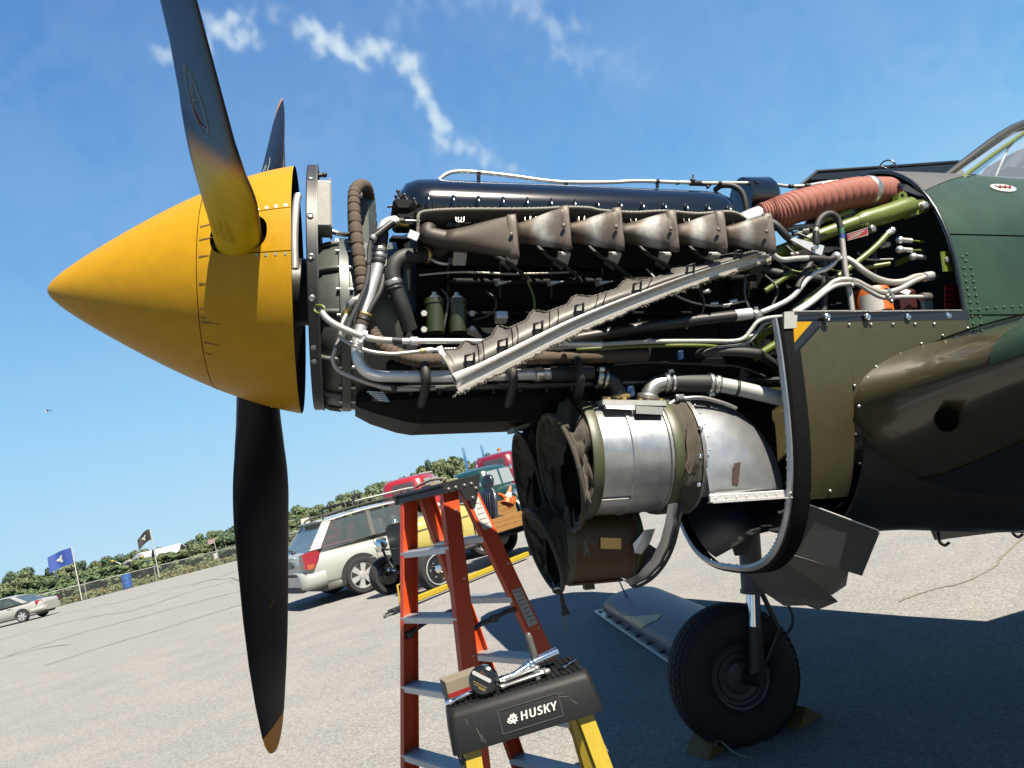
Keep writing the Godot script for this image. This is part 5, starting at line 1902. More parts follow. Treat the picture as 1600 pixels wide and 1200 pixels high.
	pipe("upper_line", [[1218, 362, 0.33], [1240, 356, 0.35], [1262, 354, 0.36], [1275, 354, 0.36]], 0.0095, "light_paint", 12)
	for q in [[1245, 365], [1256, 361], [1240, 398], [1258, 416]]:
		b = MB.new()
		b.cyl(A(q[0] - 6, q[1] + 1, 0.37), A(q[0] + 6, q[1] - 1, 0.37), 0.009, -1, 8)
		part("line_union", b, mats["steel"])
	pipe("down_tube", [[1285, 400, 0.33], [1288, 440, 0.33], [1286, 490, 0.33]], 0.012, "hub_grey", 12)
	pipe("black_pipe", [[1190, 420, 0.30], [1220, 428, 0.32], [1250, 432, 0.34], [1280, 436, 0.34]], 0.015, "rubber", 12)
	pipe("brown_tube", [[1366, 378, 0.30], [1367, 410, 0.30], [1366, 440, 0.30]], 0.007, "wrap", 8)
	# control rods on the firewall
	for q in [[1404, 375, 1443, 378], [1404, 390, 1443, 391], [1425, 401, 1445, 402]]:
		b = MB.new()
		b.ball(A(q[0] + 2, q[1], 0.36), Vector3.ONE * 0.0135, 10, 6)
		b.cyl(A(q[0] + 4, q[1], 0.36), A(q[0] + 20, q[1] + 1.2, 0.36), 0.0085, -1, 10)
		var rod := part("control_rod", b, mats["aluminium"])
		b = MB.new()
		b.cyl(A(q[0] + 19, q[1] + 1.2, 0.36), A(q[2], q[3], 0.36), 0.004, -1, 8)
		part("rod_shank", b, mats["zinc_green"], rod)
	b = MB.new()
	b.ball(A(1386, 382, 0.33), Vector3(0.016, 0.011, 0.01), 10, 6)
	b.cyl(A(1376, 386, 0.33), A(1384, 384, 0.33), 0.006, -1, 8)
	part("pulley_end", b, mats["light_paint"])
	b = MB.new()
	b.slab(AP([[1400, 408, 0.30], [1420, 398, 0.30], [1424, 406, 0.30], [1402, 416, 0.30]]), Vector3(0, 0, -0.01))
	part("green_tab", b, mats["zinc_green"])
	# orange canister with a white label, and the dark red tank beside it
	b = MB.new()
	b.lathe(A(1368, 500, 0.30), Vector3(0, 1, 0), [Vector2(-0.05, 0.062), Vector2(0.095, 0.062), Vector2(0.11, 0.054), Vector2(0.115, 0.0005)], 28)
	var can := part("orange_canister", b, mats["orange"])
	b = MB.new()
	b.lathe(A(1368, 500, 0.30), Vector3(0, 1, 0), [Vector2(-0.03, 0.0632), Vector2(0.08, 0.0632)], 12, 1.75, 2.95, false)
	part("canister_label", b, mats["white"], can)
	b = MB.new()
	b.box(A(1415, 475, 0.26), Vector3(0.12, 0.10, 0.12), Basis(), 0.02)
	part("red_tank", b, mt("tank_red", 0.07, 0.012, 0.01, 0.4))
	b = MB.new()
	b.box(A(1441, 478, 0.30), Vector3(0.05, 0.07, 0.06), Basis(), 0.008)
	part("filter_block", b, mats["light_paint"])


# ---------------------------------------------------------------- radiators in the chin
func canvas_duct(called: String, ring_c: Vector3, d1: Vector3, d2: Vector3, end_c: Vector3, end_r: float, sd: int) -> void:
	var b := MB.new()
	var rings := []
	var n := 72
	var steps := 14
	var nz := FastNoiseLite.new()
	nz.seed = sd
	nz.frequency = 1.0
	for i in steps + 1:
		var f := float(i) / steps
		var r := PackedVector3Array()
		for k in n:
			var an := TAU * k / n
			var p := ring_c + d1 * sin(an) + d2 * cos(an)
			var q := end_c + Vector3(0, -end_r * sin(an), end_r * cos(an))
			var v := p.lerp(q, f)
			var mid := ring_c.lerp(end_c, f)
			var fold := sin(an * 7.0 + sd + f * 2.0) * 0.5 + nz.get_noise_2d(cos(an) * 2.2 + f * 1.5, sin(an) * 2.2 + sd) * 1.6
			v += (v - mid) * (fold * 0.19 - 0.10) * sin(f * PI) * 1.15
			v.y -= 0.018 * sin(f * PI) * maxf(0.0, sin(an))
			r.append(v)
		rings.append(r)
	# inner face, so that one looks into a cloth tube
	for i in range(steps, -1, -1):
		var r := PackedVector3Array()
		var mid: Vector3 = ring_c.lerp(end_c, float(i) / steps)
		for k in n:
			r.append(mid + (rings[i][k] - mid) * 0.965)
		rings.append(r)
	b.loft(rings, false)
	var cv := part(called, b, mats["canvas"])
	b = MB.new()
	var hoop := PackedVector3Array()
	for k in 65:
		var an := TAU * k / 64
		hoop.append(ring_c + d1 * sin(an) + d2 * cos(an))
	b.tube(hoop, 0.0075, 8, 1)
	part("hoop", b, mats["canvas"], cv)
	# cloth gathered and crumpled across the mouth
	b = MB.new()
	rings = []
	var side := d1.cross(d2).normalized()
	if side.x < 0:
		side = -side
	for i in 15:
		var f := i / 14.0
		var r := PackedVector3Array()
		for k in n:
			var an := TAU * k / n
			var q := 1.0 - 0.985 * f
			var wave := sin(an * 5.0 + sd + f * 4.0) * 0.55 + sin(an * 11.0 - f * 6.0 + sd * 2.0) * 0.25 + nz.get_noise_2d(cos(an) * 3.0 * q + sd, sin(an) * 3.0 * q) * 1.1
			var sag := 0.012 + 0.085 * sin(f * PI * 0.6) + wave * 0.034 * sin(minf(1.0, f * 1.6) * PI * 0.5) * (1.0 - f * 0.6)
			r.append(ring_c + (d1 * sin(an) + d2 * cos(an)) * (q * 0.97) + side * sag + d1 * (0.25 * f * (1.0 - f)))
		rings.append(r)
	b.loft(rings, false)
	part("gathered_cloth", b, mats["canvas"], cv)
	b = MB.new()
	var disc := PackedVector3Array()
	for k in 40:
		var an := TAU * k / 40
		disc.append(end_c + Vector3(-0.01, -end_r * 0.93 * sin(an), end_r * 0.93 * cos(an)))
	b.loft([disc, _shift(disc, Vector3(0.005, 0, 0))])
	part("radiator_core", b, mats["dark_void"], cv)


func radiators() -> void:
	var near_c := Vector3(0, -0.605, 0.195)
	var far_c := Vector3(0, -0.605, -0.205)
	var oil_c := Vector3(0, -0.875, 0.0)
	for s in [1.0, -1.0]:
		var c := near_c if s > 0 else far_c
		var b := MB.new()
		b.lathe(c, Vector3.RIGHT, [Vector2(1.0, 0.17), Vector2(1.005, 0.181), Vector2(1.105, 0.181), Vector2(1.108, 0.185), Vector2(1.118, 0.185), Vector2(1.121, 0.181), Vector2(1.245, 0.181), Vector2(1.25, 0.17)], 64)
		var rad := part("coolant_radiator", b, mats["sheet_metal"])
		for q in [[0.978, 1.012], [1.238, 1.272]]:
			b = MB.new()
			b.lathe(c, Vector3.RIGHT, [Vector2(q[0], 0.18), Vector2(q[0], 0.190), Vector2(q[0] + 0.004, 0.192), Vector2(q[1] - 0.004, 0.192), Vector2(q[1], 0.190), Vector2(q[1], 0.18)], 64)
			part("strap", b, mats["band_green"], rad)
		b = MB.new()
		b.lathe(c, Vector3.RIGHT, [Vector2(1.228, 0.181), Vector2(1.228, 0.189), Vector2(1.236, 0.189), Vector2(1.236, 0.181)], 64)
		part("end_bead", b, mats["steel"], rad)
		# cloth collar behind, pulled tight with a cord
		b = MB.new()
		var rings := []
		for i in 9:
			var f := i / 8.0
			var r := PackedVector3Array()
			for k in 64:
				var an := TAU * k / 64
				var rr := 0.184 + 0.010 * sin(f * PI) + 0.005 * sin(an * 17.0 + f * 5.0) * sin(f * PI) - 0.012 * exp(-pow((f - 0.45) / 0.1, 2.0))
				r.append(c + Vector3(lerpf(1.262, 1.338, f), cos(an) * rr, sin(an) * rr))
			rings.append(r)
		b.loft(rings, false)
		var col := part("cloth_collar", b, mats["canvas"])
		b = MB.new()
		var cord := PackedVector3Array()
		for k in 49:
			var an := TAU * k / 48
			cord.append(c + Vector3(1.296 + 0.004 * sin(an * 5.0), cos(an) * 0.181, sin(an) * 0.181))
		b.tube(cord, 0.003, 6, 1)
		if s > 0:
			b.tube(AP([[1076, 660, 0.385], [1073, 690, 0.392], [1076, 715, 0.395], [1072, 728, 0.396], [1077, 740, 0.395], [1080, 728, 0.395]]), 0.0028, 6, 4)
		part("draw_cord", b, mats["wrap"], col)
		# tapering outlet duct
		b = MB.new()
		rings = []
		for i in 13:
			var f := i / 12.0
			var r := PackedVector3Array()
			var x := lerpf(1.335, 1.60, f)
			var topd := 0.186 * sqrt(maxf(0.0, 1.0 - pow(f * 0.93, 2.6)))
			var base := -0.145
			for k in 40:
				var an := PI * k / 39.0
				r.append(c + Vector3(x, base + (topd - base) * sin(an), cos(an) * 0.192 * (1.0 - 0.12 * f * f) * s * (1.0 if k != 0 else 1.0)))
			rings.append(r)
		b.loft(rings)
		var duct := part("outlet_duct", b, mats["sheet_metal"])
		b = MB.new()
		b.lathe(c, Vector3.RIGHT, [Vector2(1.328, 0.186), Vector2(1.328, 0.195), Vector2(1.340, 0.195), Vector2(1.340, 0.186)], 48)
		part("duct_bead", b, mats["steel"], duct)
		if s > 0:
			b = MB.new()
			b.box(c + Vector3(1.468, -0.150, 0.193), Vector3(0.275, 0.022, 0.012), Basis(), 0.002)
			b.box(c + Vector3(1.468, -0.1625, 0.20), Vector3(0.28, 0.004, 0.036), Basis(), 0.0)
			part("lower_flange", b, mats["aluminium"], duct)
			var rv := PackedVector3Array()
			for i in 8:
				rv.append(c + Vector3(1.35 + i * 0.034, -0.150, 0.2))
			for i in 7:
				var an := 0.25 + i * 0.2
				rv.append(c + Vector3(1.352, cos(an * 1.1) * 0.19, sin(an * 1.1) * 0.19))
			rivets(rv, 0.0035, duct, "steel")
			for q in [[1095, 669], [1094, 713], [1092, 757]]:
				b = MB.new()
				b.ball(A(q[0], q[1], 0.385), Vector3.ONE * 0.008, 10, 6)
				part("cowl_stud", b, mats["chrome"], duct)
			b = MB.new()
			b.slab(AP([[1147, 724, 0.387], [1157, 722, 0.387], [1153, 758, 0.385], [1144, 757, 0.385]]), Vector3(0, 0, 0.002))
			part("leather_patch", b, mt("leather", 0.10, 0.04, 0.02, 0.8, 0.0, {"var": [30.0, 0.4, 0.08, 2]}), duct)
			b = MB.new()
			b.box(c + Vector3(1.05, -0.135, 0.125), Vector3(0.11, 0.006, 0.01), Basis(Vector3.RIGHT, -0.6), 0.001)
			part("seam_strip", b, mats["steel"], rad)
	# header plate on top of the near radiator with its two elbows
	var b := MB.new()
	b.slab(AP([[941, 624, 0.33], [1040, 626, 0.33], [1042, 634, 0.33], [942, 632, 0.33]]), Vector3(0, 0, -0.2))
	var hp := part("header_plate", b, mats["light_paint"])
	b = MB.new()
	b.slab(AP([[946, 633, 0.345], [992, 634, 0.345], [992, 640, 0.352], [948, 638, 0.352]]), Vector3(0, 0, -0.02))
	part("header_lip", b, mats["aluminium"], hp)
	b = MB.new()
	b.slab(AP([[994, 634, 0.345], [1036, 636, 0.345], [1036, 648, 0.36], [994, 646, 0.36]]), Vector3(0, 0, -0.02))
	part("header_shield", b, mats["hub_grey"], hp)
	for q in [[950, 625], [975, 625], [1000, 627], [1032, 627], [1012, 629], [944, 624]]:
		b = MB.new()
		b.cyl(A(q[0], q[1] + 1, 0.32), A(q[0], q[1] - 4, 0.32), 0.009, -1, 6)
		part("header_bolt", b, mats["brass"], hp)
	var e1 := pipe("coolant_elbow", [[966, 626, 0.27], [965, 612, 0.27], [957, 598, 0.27], [945, 592, 0.27], [930, 590, 0.27]], [0.027, 0.027, 0.028, 0.028, 0.027], "iron_dark", 18)
	band("flange", [968, 624, 0.27], [967, 617, 0.27], 0.036, "brass", e1)
	band("hose_clamp", [931, 590, 0.27], [939, 591, 0.27], 0.033, "steel", e1)
	band("hose_clamp", [942, 592, 0.27], [947, 593, 0.27], 0.033, "steel", e1)
	var e2 := pipe("coolant_elbow", [[1013, 627, 0.28], [1014, 615, 0.28], [1022, 604, 0.28], [1034, 599, 0.28], [1050, 597, 0.28]], [0.027, 0.027, 0.028, 0.028, 0.027], "steel", 18)
	band("flange", [1011, 625, 0.28], [1012, 618, 0.28], 0.037, "steel", e2)
	band("hose_clamp", [1037, 598, 0.28], [1044, 598, 0.28], 0.033, "steel", e2)
	band("hose_clamp", [1047, 598, 0.28], [1052, 598, 0.28], 0.033, "steel", e2)
	band("hose", [1044, 598, 0.28], [1113, 599, 0.30], 0.030, "rubber", e2)
	band("hose_clamp", [1106, 599, 0.30], [1113, 599.5, 0.30], 0.033, "steel", e2)
	band("hose_clamp", [1116, 600, 0.30], [1123, 601, 0.30], 0.032, "steel", e2)
	pipe("outlet_pipe", [[1112, 599, 0.30], [1130, 602, 0.31], [1150, 606, 0.32], [1185, 614, 0.34], [1222, 623, 0.36]], 0.0245, "light_paint", 18, e2)
	band("dark_ring", [1149, 606, 0.32], [1154, 607, 0.322], 0.0262, "rubber", e2)
	for q in [[1043, 586], [1048, 580], [1110, 586], [1112, 616], [940, 577]]:
		b = MB.new()
		b.box(A(q[0], q[1], 0.30), Vector3(0.02, 0.014, 0.016), Basis(), 0.003)
		part("clamp_screw", b, mats["steel"], e2)
	b = MB.new()
	b.box(A(985, 611, 0.28), Vector3(0.024, 0.034, 0.024), Basis(), 0.006)
	part("blue_cap", b, mats["blue_cap"], hp)
	b = MB.new()
	b.tube(AP([[1046, 632, 0.30], [1056, 626, 0.30], [1075, 622, 0.31], [1100, 622, 0.31], [1130, 630, 0.31], [1150, 638, 0.31]]), 0.007, 8, 4)
	b.box(A(1062, 621, 0.31), Vector3(0.03, 0.018, 0.02), Basis(), 0.004)
	part("mount_strap", b, mats["steel"], hp)
	# oil cooler below
	b = MB.new()
	b.lathe(oil_c, Vector3.RIGHT, [Vector2(0.96, 0.12), Vector2(0.965, 0.13), Vector2(1.215, 0.13), Vector2(1.22, 0.12)], 56)
	var oil := part("oil_cooler", b, mats["oil_drum"])
	b = MB.new()
	b.lathe(oil_c, Vector3.RIGHT, [Vector2(0.955, 0.13), Vector2(0.955, 0.136), Vector2(0.985, 0.136), Vector2(0.985, 0.13)], 56)
	part("strap", b, mats["band_green"], oil)
	b = MB.new()
	b.lathe(oil_c, Vector3.RIGHT, [Vector2(1.195, 0.13), Vector2(1.195, 0.136), Vector2(1.22, 0.136), Vector2(1.22, 0.13)], 56)
	part("strap", b, mats["band_green"], oil)
	b = MB.new()
	b.slab(AP([[938, 840, 0.136], [970, 841, 0.136], [970, 858, 0.133], [938, 857, 0.133]]), Vector3(0, 0, 0.003))
	part("cooler_label", b, mats["brass"], oil)
	b = MB.new()
	b.box(oil_c + Vector3(1.08, -0.135, 0.0), Vector3(0.19, 0.008, 0.05), Basis(), 0.001)
	b.box(oil_c + Vector3(1.06, -0.145, 0.0), Vector3(0.035, 0.025, 0.03), Basis(), 0.003)
	part("cooler_foot", b, mats["oil_drum"], oil)
	# cloth intake ducts
	canvas_duct("canvas_intake", A(874, 738, 0.20), (A(900, 826, 0.19) - A(858, 648, 0.2)) / 2, Vector3(0.004, 0.0, 0.185), near_c + Vector3(0.985, 0, 0), 0.186, 3)
	canvas_duct("canvas_intake", A(828, 768, -0.20), (A(852, 858, -0.2) - A(812, 676, -0.2)) / 2, Vector3(0.0, 0.0, 0.17), far_c + Vector3(0.985, 0, 0), 0.186, 8)
	canvas_duct("canvas_intake", A(848, 860, 0.02), (A(874, 925, 0.02) - A(826, 797, 0.02)) / 2, Vector3(0.004, 0.0, 0.135), oil_c + Vector3(0.955, 0, 0), 0.132, 5)
	# lacing, knots and loose ends that hang from the lowest hoop
	b = MB.new()
	b.tube(AP([[872, 918, 0.06], [877, 930, 0.06], [880, 945, 0.06], [884, 960, 0.06]]), [0.011, 0.007, 0.008, 0.016], 8, 4)
	b.ball(A(871, 922, 0.07), Vector3(0.018, 0.014, 0.014), 10, 6)
	var lace := part("laced_end", b, mats["canvas"])
	b = MB.new()
	b.tube(AP([[866, 921, 0.075], [872, 918, 0.08], [878, 922, 0.075]]), 0.005, 8, 3)
	part("buckle", b, mats["steel"], lace)
	b = MB.new()
	for i in 8:
		b.tube(AP([[881, 958, 0.06], [882 + rng.randf_range(-4, 4), 972, 0.06], [884 + rng.randf_range(-6, 6), 985 + rng.randf_range(-8, 8), 0.06]]), 0.0007, 4, 3)
	for i in 6:
		b.tube(AP([[914, 846, 0.16], [915 + rng.randf_range(-3, 4), 856, 0.165], [918 + rng.randf_range(-5, 6), 868 + rng.randf_range(-6, 4), 0.165]]), 0.0009, 4, 3)
	stuff(part("loose_threads", b, mats["rope"], lace))
	# the curved former below, seen edge-on, and a blue-grey bent tab
	b = MB.new()
	var grid := []
	for q in [[1057, 760, 0.30], [1055, 790, 0.30], [1050, 820, 0.28], [1042, 850, 0.24], [1028, 878, 0.18], [1008, 900, 0.10], [985, 912, 0.0], [975, 905, -0.1]]:
		var p := A(q[0], q[1], q[2])
		grid.append(PackedVector3Array([p + Vector3(-0.022, 0.01, 0), p + Vector3(-0.004, -0.002, 0.006), p + Vector3(0.014, -0.008, 0.0), p + Vector3(0.018, 0.012, -0.006)]))
	b.sheet(grid, 0.003)
	var lf := part("lower_former", b, mats["sheet_metal"])
	b = MB.new()
	var edge := PackedVector3Array()
	for r in grid:
		edge.append(r[2] + Vector3(0.004, -0.004, 0))
	b.tube(edge, 0.006, 8, 4)
	part("rubber_edge", b, mats["rubber"], lf)
	b = MB.new()
	b.slab(AP([[989, 850, 0.15], [1008, 828, 0.17], [1024, 826, 0.17], [1016, 848, 0.16], [1002, 866, 0.15], [992, 864, 0.15]]), Vector3(0, 0, -0.004))
	part("bent_tab", b, mats["aluminium"], lf)
	b = MB.new()
	b.slab(AP([[1008, 846, 0.14], [1030, 860, 0.14], [1026, 880, 0.14], [1004, 892, 0.1], [1000, 880, 0.1]]), Vector3(0, 0, -0.01))
	part("gusset", b, mats["hub_grey"], lf)
	b = MB.new()
	b.slab(AP([[802, 668, 0.1], [826, 661, 0.12], [828, 664, 0.12], [814, 672, 0.1], [804, 674, 0.1]]), Vector3(0, 0, -0.1))
	part("sump_tab", b, mats["hub_grey"], lf)
	# open cowl flaps behind the chin
	for q in [[[1250, 783, 0.36], [1373, 828, 0.40], [1374, 834, 0.40], [1347, 900, 0.33], [1224, 862, 0.28], [1232, 830, 0.31]], [[1223, 863, 0.255], [1326, 893, 0.28], [1322, 915, 0.25], [1300, 930, 0.2], [1222, 874, 0.24]], [[1164, 891, 0.02], [1195, 877, 0.12], [1224, 864, 0.2], [1310, 940, 0.17], [1278, 953, 0.1], [1260, 946, 0.08], [1226, 947, 0.03], [1199, 929, 0.0]]]:
		b = MB.new()
		b.slab(AP(q), Vector3(-0.002, 0.002, -0.005))
		part("cowl_flap", b, mats["flap_grey"] if q[0][0] != 1223 else mt("flap_bounce_lit", 0.22, 0.20, 0.16, 0.6, 0.0, {"var": [3.0, 0.75, 0.02, 25]}))  # the beige flap's paler colour holds bounce light from below
	b = MB.new()
	b.tube(AP([[1250, 783, 0.362], [1372, 828, 0.402], [1374, 834, 0.402]]), 0.0024, 6, 1)
	part("bright_edge", b, mats["aluminium"], plane.get_node("cowl_flap"))
	b = MB.new()
	b.tube(AP([[1262, 786, 0.2], [1300, 800, 0.2], [1320, 788, 0.2]]), 0.012, 10, 3)
	part("flap_linkage", b, mats["iron_dark"])
	# the inside of the chin behind the ring
	b = MB.new()
	var gr := []
	for x in [1.63, 1.72, 1.82, 1.9]:
		var row := PackedVector3Array()
		for k in 40:
			row.append(skin(x, lerpf(-PI * 0.58, -PI - 0.2, k / 39.0), -0.004))
		gr.append(row)
	b.sheet(gr, 0.004)
	part("chin_far_skin", b, mats["underside"])


# ---------------------------------------------------------------- landing gear
func landing_gear() -> void:
	for s in [-1.0, 1.0]:
		var c := Vector3(2.25, -1.69, 1.27 * s)
		var ax := Vector3(0, 0.0, -s)           # points from the inboard side out of the wheel towards the middle
		var b := MB.new()
		var prof := []
		for k in 25:
			var an := TAU * k / 24.0
			prof.append(Vector2(cos(an) * 0.112, 0.255 + sin(an) * 0.108))
		b.lathe(c, ax, prof, 64, 0, TAU, false)
		var wheel := part("main_wheel", b, mats["hub_grey"])
		wheel.material_override = mats["tyre"]
		# tread blocks: a diamond pattern of shallow grooves' lands
		b = MB.new()
		for i in 56:
			for k in range(-3, 4):
				var an := TAU * (i + (0.5 if k % 2 else 0.0)) / 56.0
				var w: float = k * 0.027
				var rr := 0.255 + 0.108 * sqrt(maxf(0.0, 1.0 - pow(w / 0.112, 2.0)))
				var dir := Vector3(cos(an), sin(an), 0)
				var tang := Vector3(-sin(an), cos(an), 0)
				b.box(c + dir * rr + Vector3(0, 0, w), Vector3(0.004, 0.026, 0.020), Basis(dir, tang, Vector3(0, 0, 1)), 0.0)
		stuff(part("tread", b, mats["tyre"], wheel))
		b = MB.new()
		b.lathe(c, ax, [Vector2(-0.08, 0.03), Vector2(-0.08, 0.165), Vector2(0.0, 0.17), Vector2(0.068, 0.168), Vector2(0.078, 0.16), Vector2(0.074, 0.15), Vector2(0.055, 0.14), Vector2(0.052, 0.09), Vector2(0.075, 0.075), Vector2(0.082, 0.04), Vector2(0.083, 0.0005)], 48)
		part("rim", b, mats["hub_grey"], wheel)
		b = MB.new()
		b.lathe(c, ax, [Vector2(0.05, 0.125), Vector2(0.060, 0.125), Vector2(0.060, 0.118), Vector2(0.05, 0.118)], 40)
		part("brake_ring", b, mats["iron_dark"], wheel)
		var top := Vector3(2.36, -0.62, 1.12 * s)
		var knee := Vector3(2.335, -1.27, 1.135 * s)
		var low := Vector3(2.31, -1.66, 1.15 * s)
		b = MB.new()
		b.tube(PackedVector3Array([top, knee]), [0.055, 0.058], 20, 1)
		b.tube(PackedVector3Array([top.lerp(knee, 0.42), top.lerp(knee, 0.46)]), 0.066, 20, 1)
		b.tube(PackedVector3Array([top.lerp(knee, 0.97), knee]), 0.064, 20, 1)
		var leg := part("gear_leg", b, mats["hub_grey"])
		b = MB.new()
		b.cyl(knee, low, 0.036, -1, 18)
		part("oleo_piston", b, mats["chrome"], leg)
		b = MB.new()
		b.tube(PackedVector3Array([knee.lerp(low, 0.42), low + Vector3(0, -0.04, 0)]), [0.042, 0.05], 16, 1)
		b.cyl(low + Vector3(0.0, -0.03, 0.05), c, 0.038, -1, 16)
		part("axle_yoke", b, mats["iron_dark"], leg)
		b = MB.new()
		b.tube(PackedVector3Array([knee + Vector3(0.05, 0.0, 0), Vector3(2.46, -1.46, 1.13 * s), low + Vector3(0.05, 0.02, 0)]), 0.014, 8, 1)
		part("torque_link", b, mats["iron_dark"], leg)
		b = MB.new()
		b.tube(PackedVector3Array([knee + Vector3(0.055, 0.12, 0.03), Vector3(2.48, -1.3, 1.08 * s), Vector3(2.5, -1.45, 1.08 * s), c + Vector3(0.08, 0.06, -0.09 * s)]), 0.007, 8, 5)
		part("brake_hose", b, mats["rubber"], leg)
		b = MB.new()
		b.tube(PackedVector3Array([Vector3(2.2, -0.70, 1.15 * s), Vector3(2.35, -0.62, 1.15 * s), Vector3(2.6, -0.60, 1.15 * s)]), [0.16, 0.2, 0.15], 18, 4)
		part("gear_fairing", b, mats["olive_gloss"])
		b = MB.new()
		b.slab(PackedVector3Array([Vector3(2.05, -0.66, 0.95 * s), Vector3(2.12, -1.05, 0.9 * s), Vector3(2.18, -1.05, 0.9 * s), Vector3(2.45, -0.66, 0.95 * s)]), Vector3(0, 0, 0.012))
		part("gear_door", b, mats["underside"])


# ---------------------------------------------------------------- ladders, tools, loose cowling, chocks
func channel(b: MB, top: Vector3, foot: Vector3, out: Vector3, along: Vector3, wide: float, flange: float) -> void:
	# a C-shaped rail: web towards out, flanges pointing back, wide along
	var t := 0.005
	var prof := [[0, -0.5], [0, 0.5], [1, 0.5], [1, 0.5 - t / wide], [t / flange, 0.5 - t / wide], [t / flange, -0.5 + t / wide], [1, -0.5 + t / wide], [1, -0.5]]
	var rings := []
	for p: Vector3 in [top, foot]:
		var r := PackedVector3Array()
		for q in prof:
			r.append(p - out * (q[0] * flange) + along * (q[1] * wide))
		rings.append(r)
	b.loft(rings, false, false)
	# end caps as three little plates
	b.box(top + along * 0.0 - out * (t / 2), Vector3(0.001, 0.001, 0.001))


func near_things() -> void:
	orange_ladder()
	yellow_ladder()
	loose_cowling()
	for q in [[1108, 1172, "yellow wheel chock standing in front of the far main wheel", 0.0], [1247, 1126, "yellow wheel chock pushed behind the far main wheel", PI]]:
		var p := G(q[0], q[1])
		var o := thing("wheel_chock", q[2], "chock", Transform3D(Basis(Vector3.UP, q[3] + 0.3).scaled(Vector3.ONE * 0.75), p), "yellow wheel chocks")
		var b := MB.new()
		b.slab(PackedVector3Array([Vector3(-0.12, 0.004, 0.11), Vector3(0.12, 0.004, 0.11), Vector3(0.10, 0.03, 0.11), Vector3(0.0, 0.11, 0.11), Vector3(-0.11, 0.02, 0.11)]), Vector3(0, 0, -0.22))
		part("wedge", b, mt("dirty_yellow", 0.36, 0.21, 0.02, 0.7, 0.0, {"var": [12.0, 0.4, 0.03, 70]}), o)
		b = MB.new()
		b.tube(PackedVector3Array([Vector3(-0.03, 0.06, 0.11), Vector3(-0.02, 0.10, 0.15), Vector3(0.0, 0.03, 0.25), Vector3(0.02, 0.012, 0.38)]), 0.007, 6, 4)
		part("rope", b, mats["rope"], o)


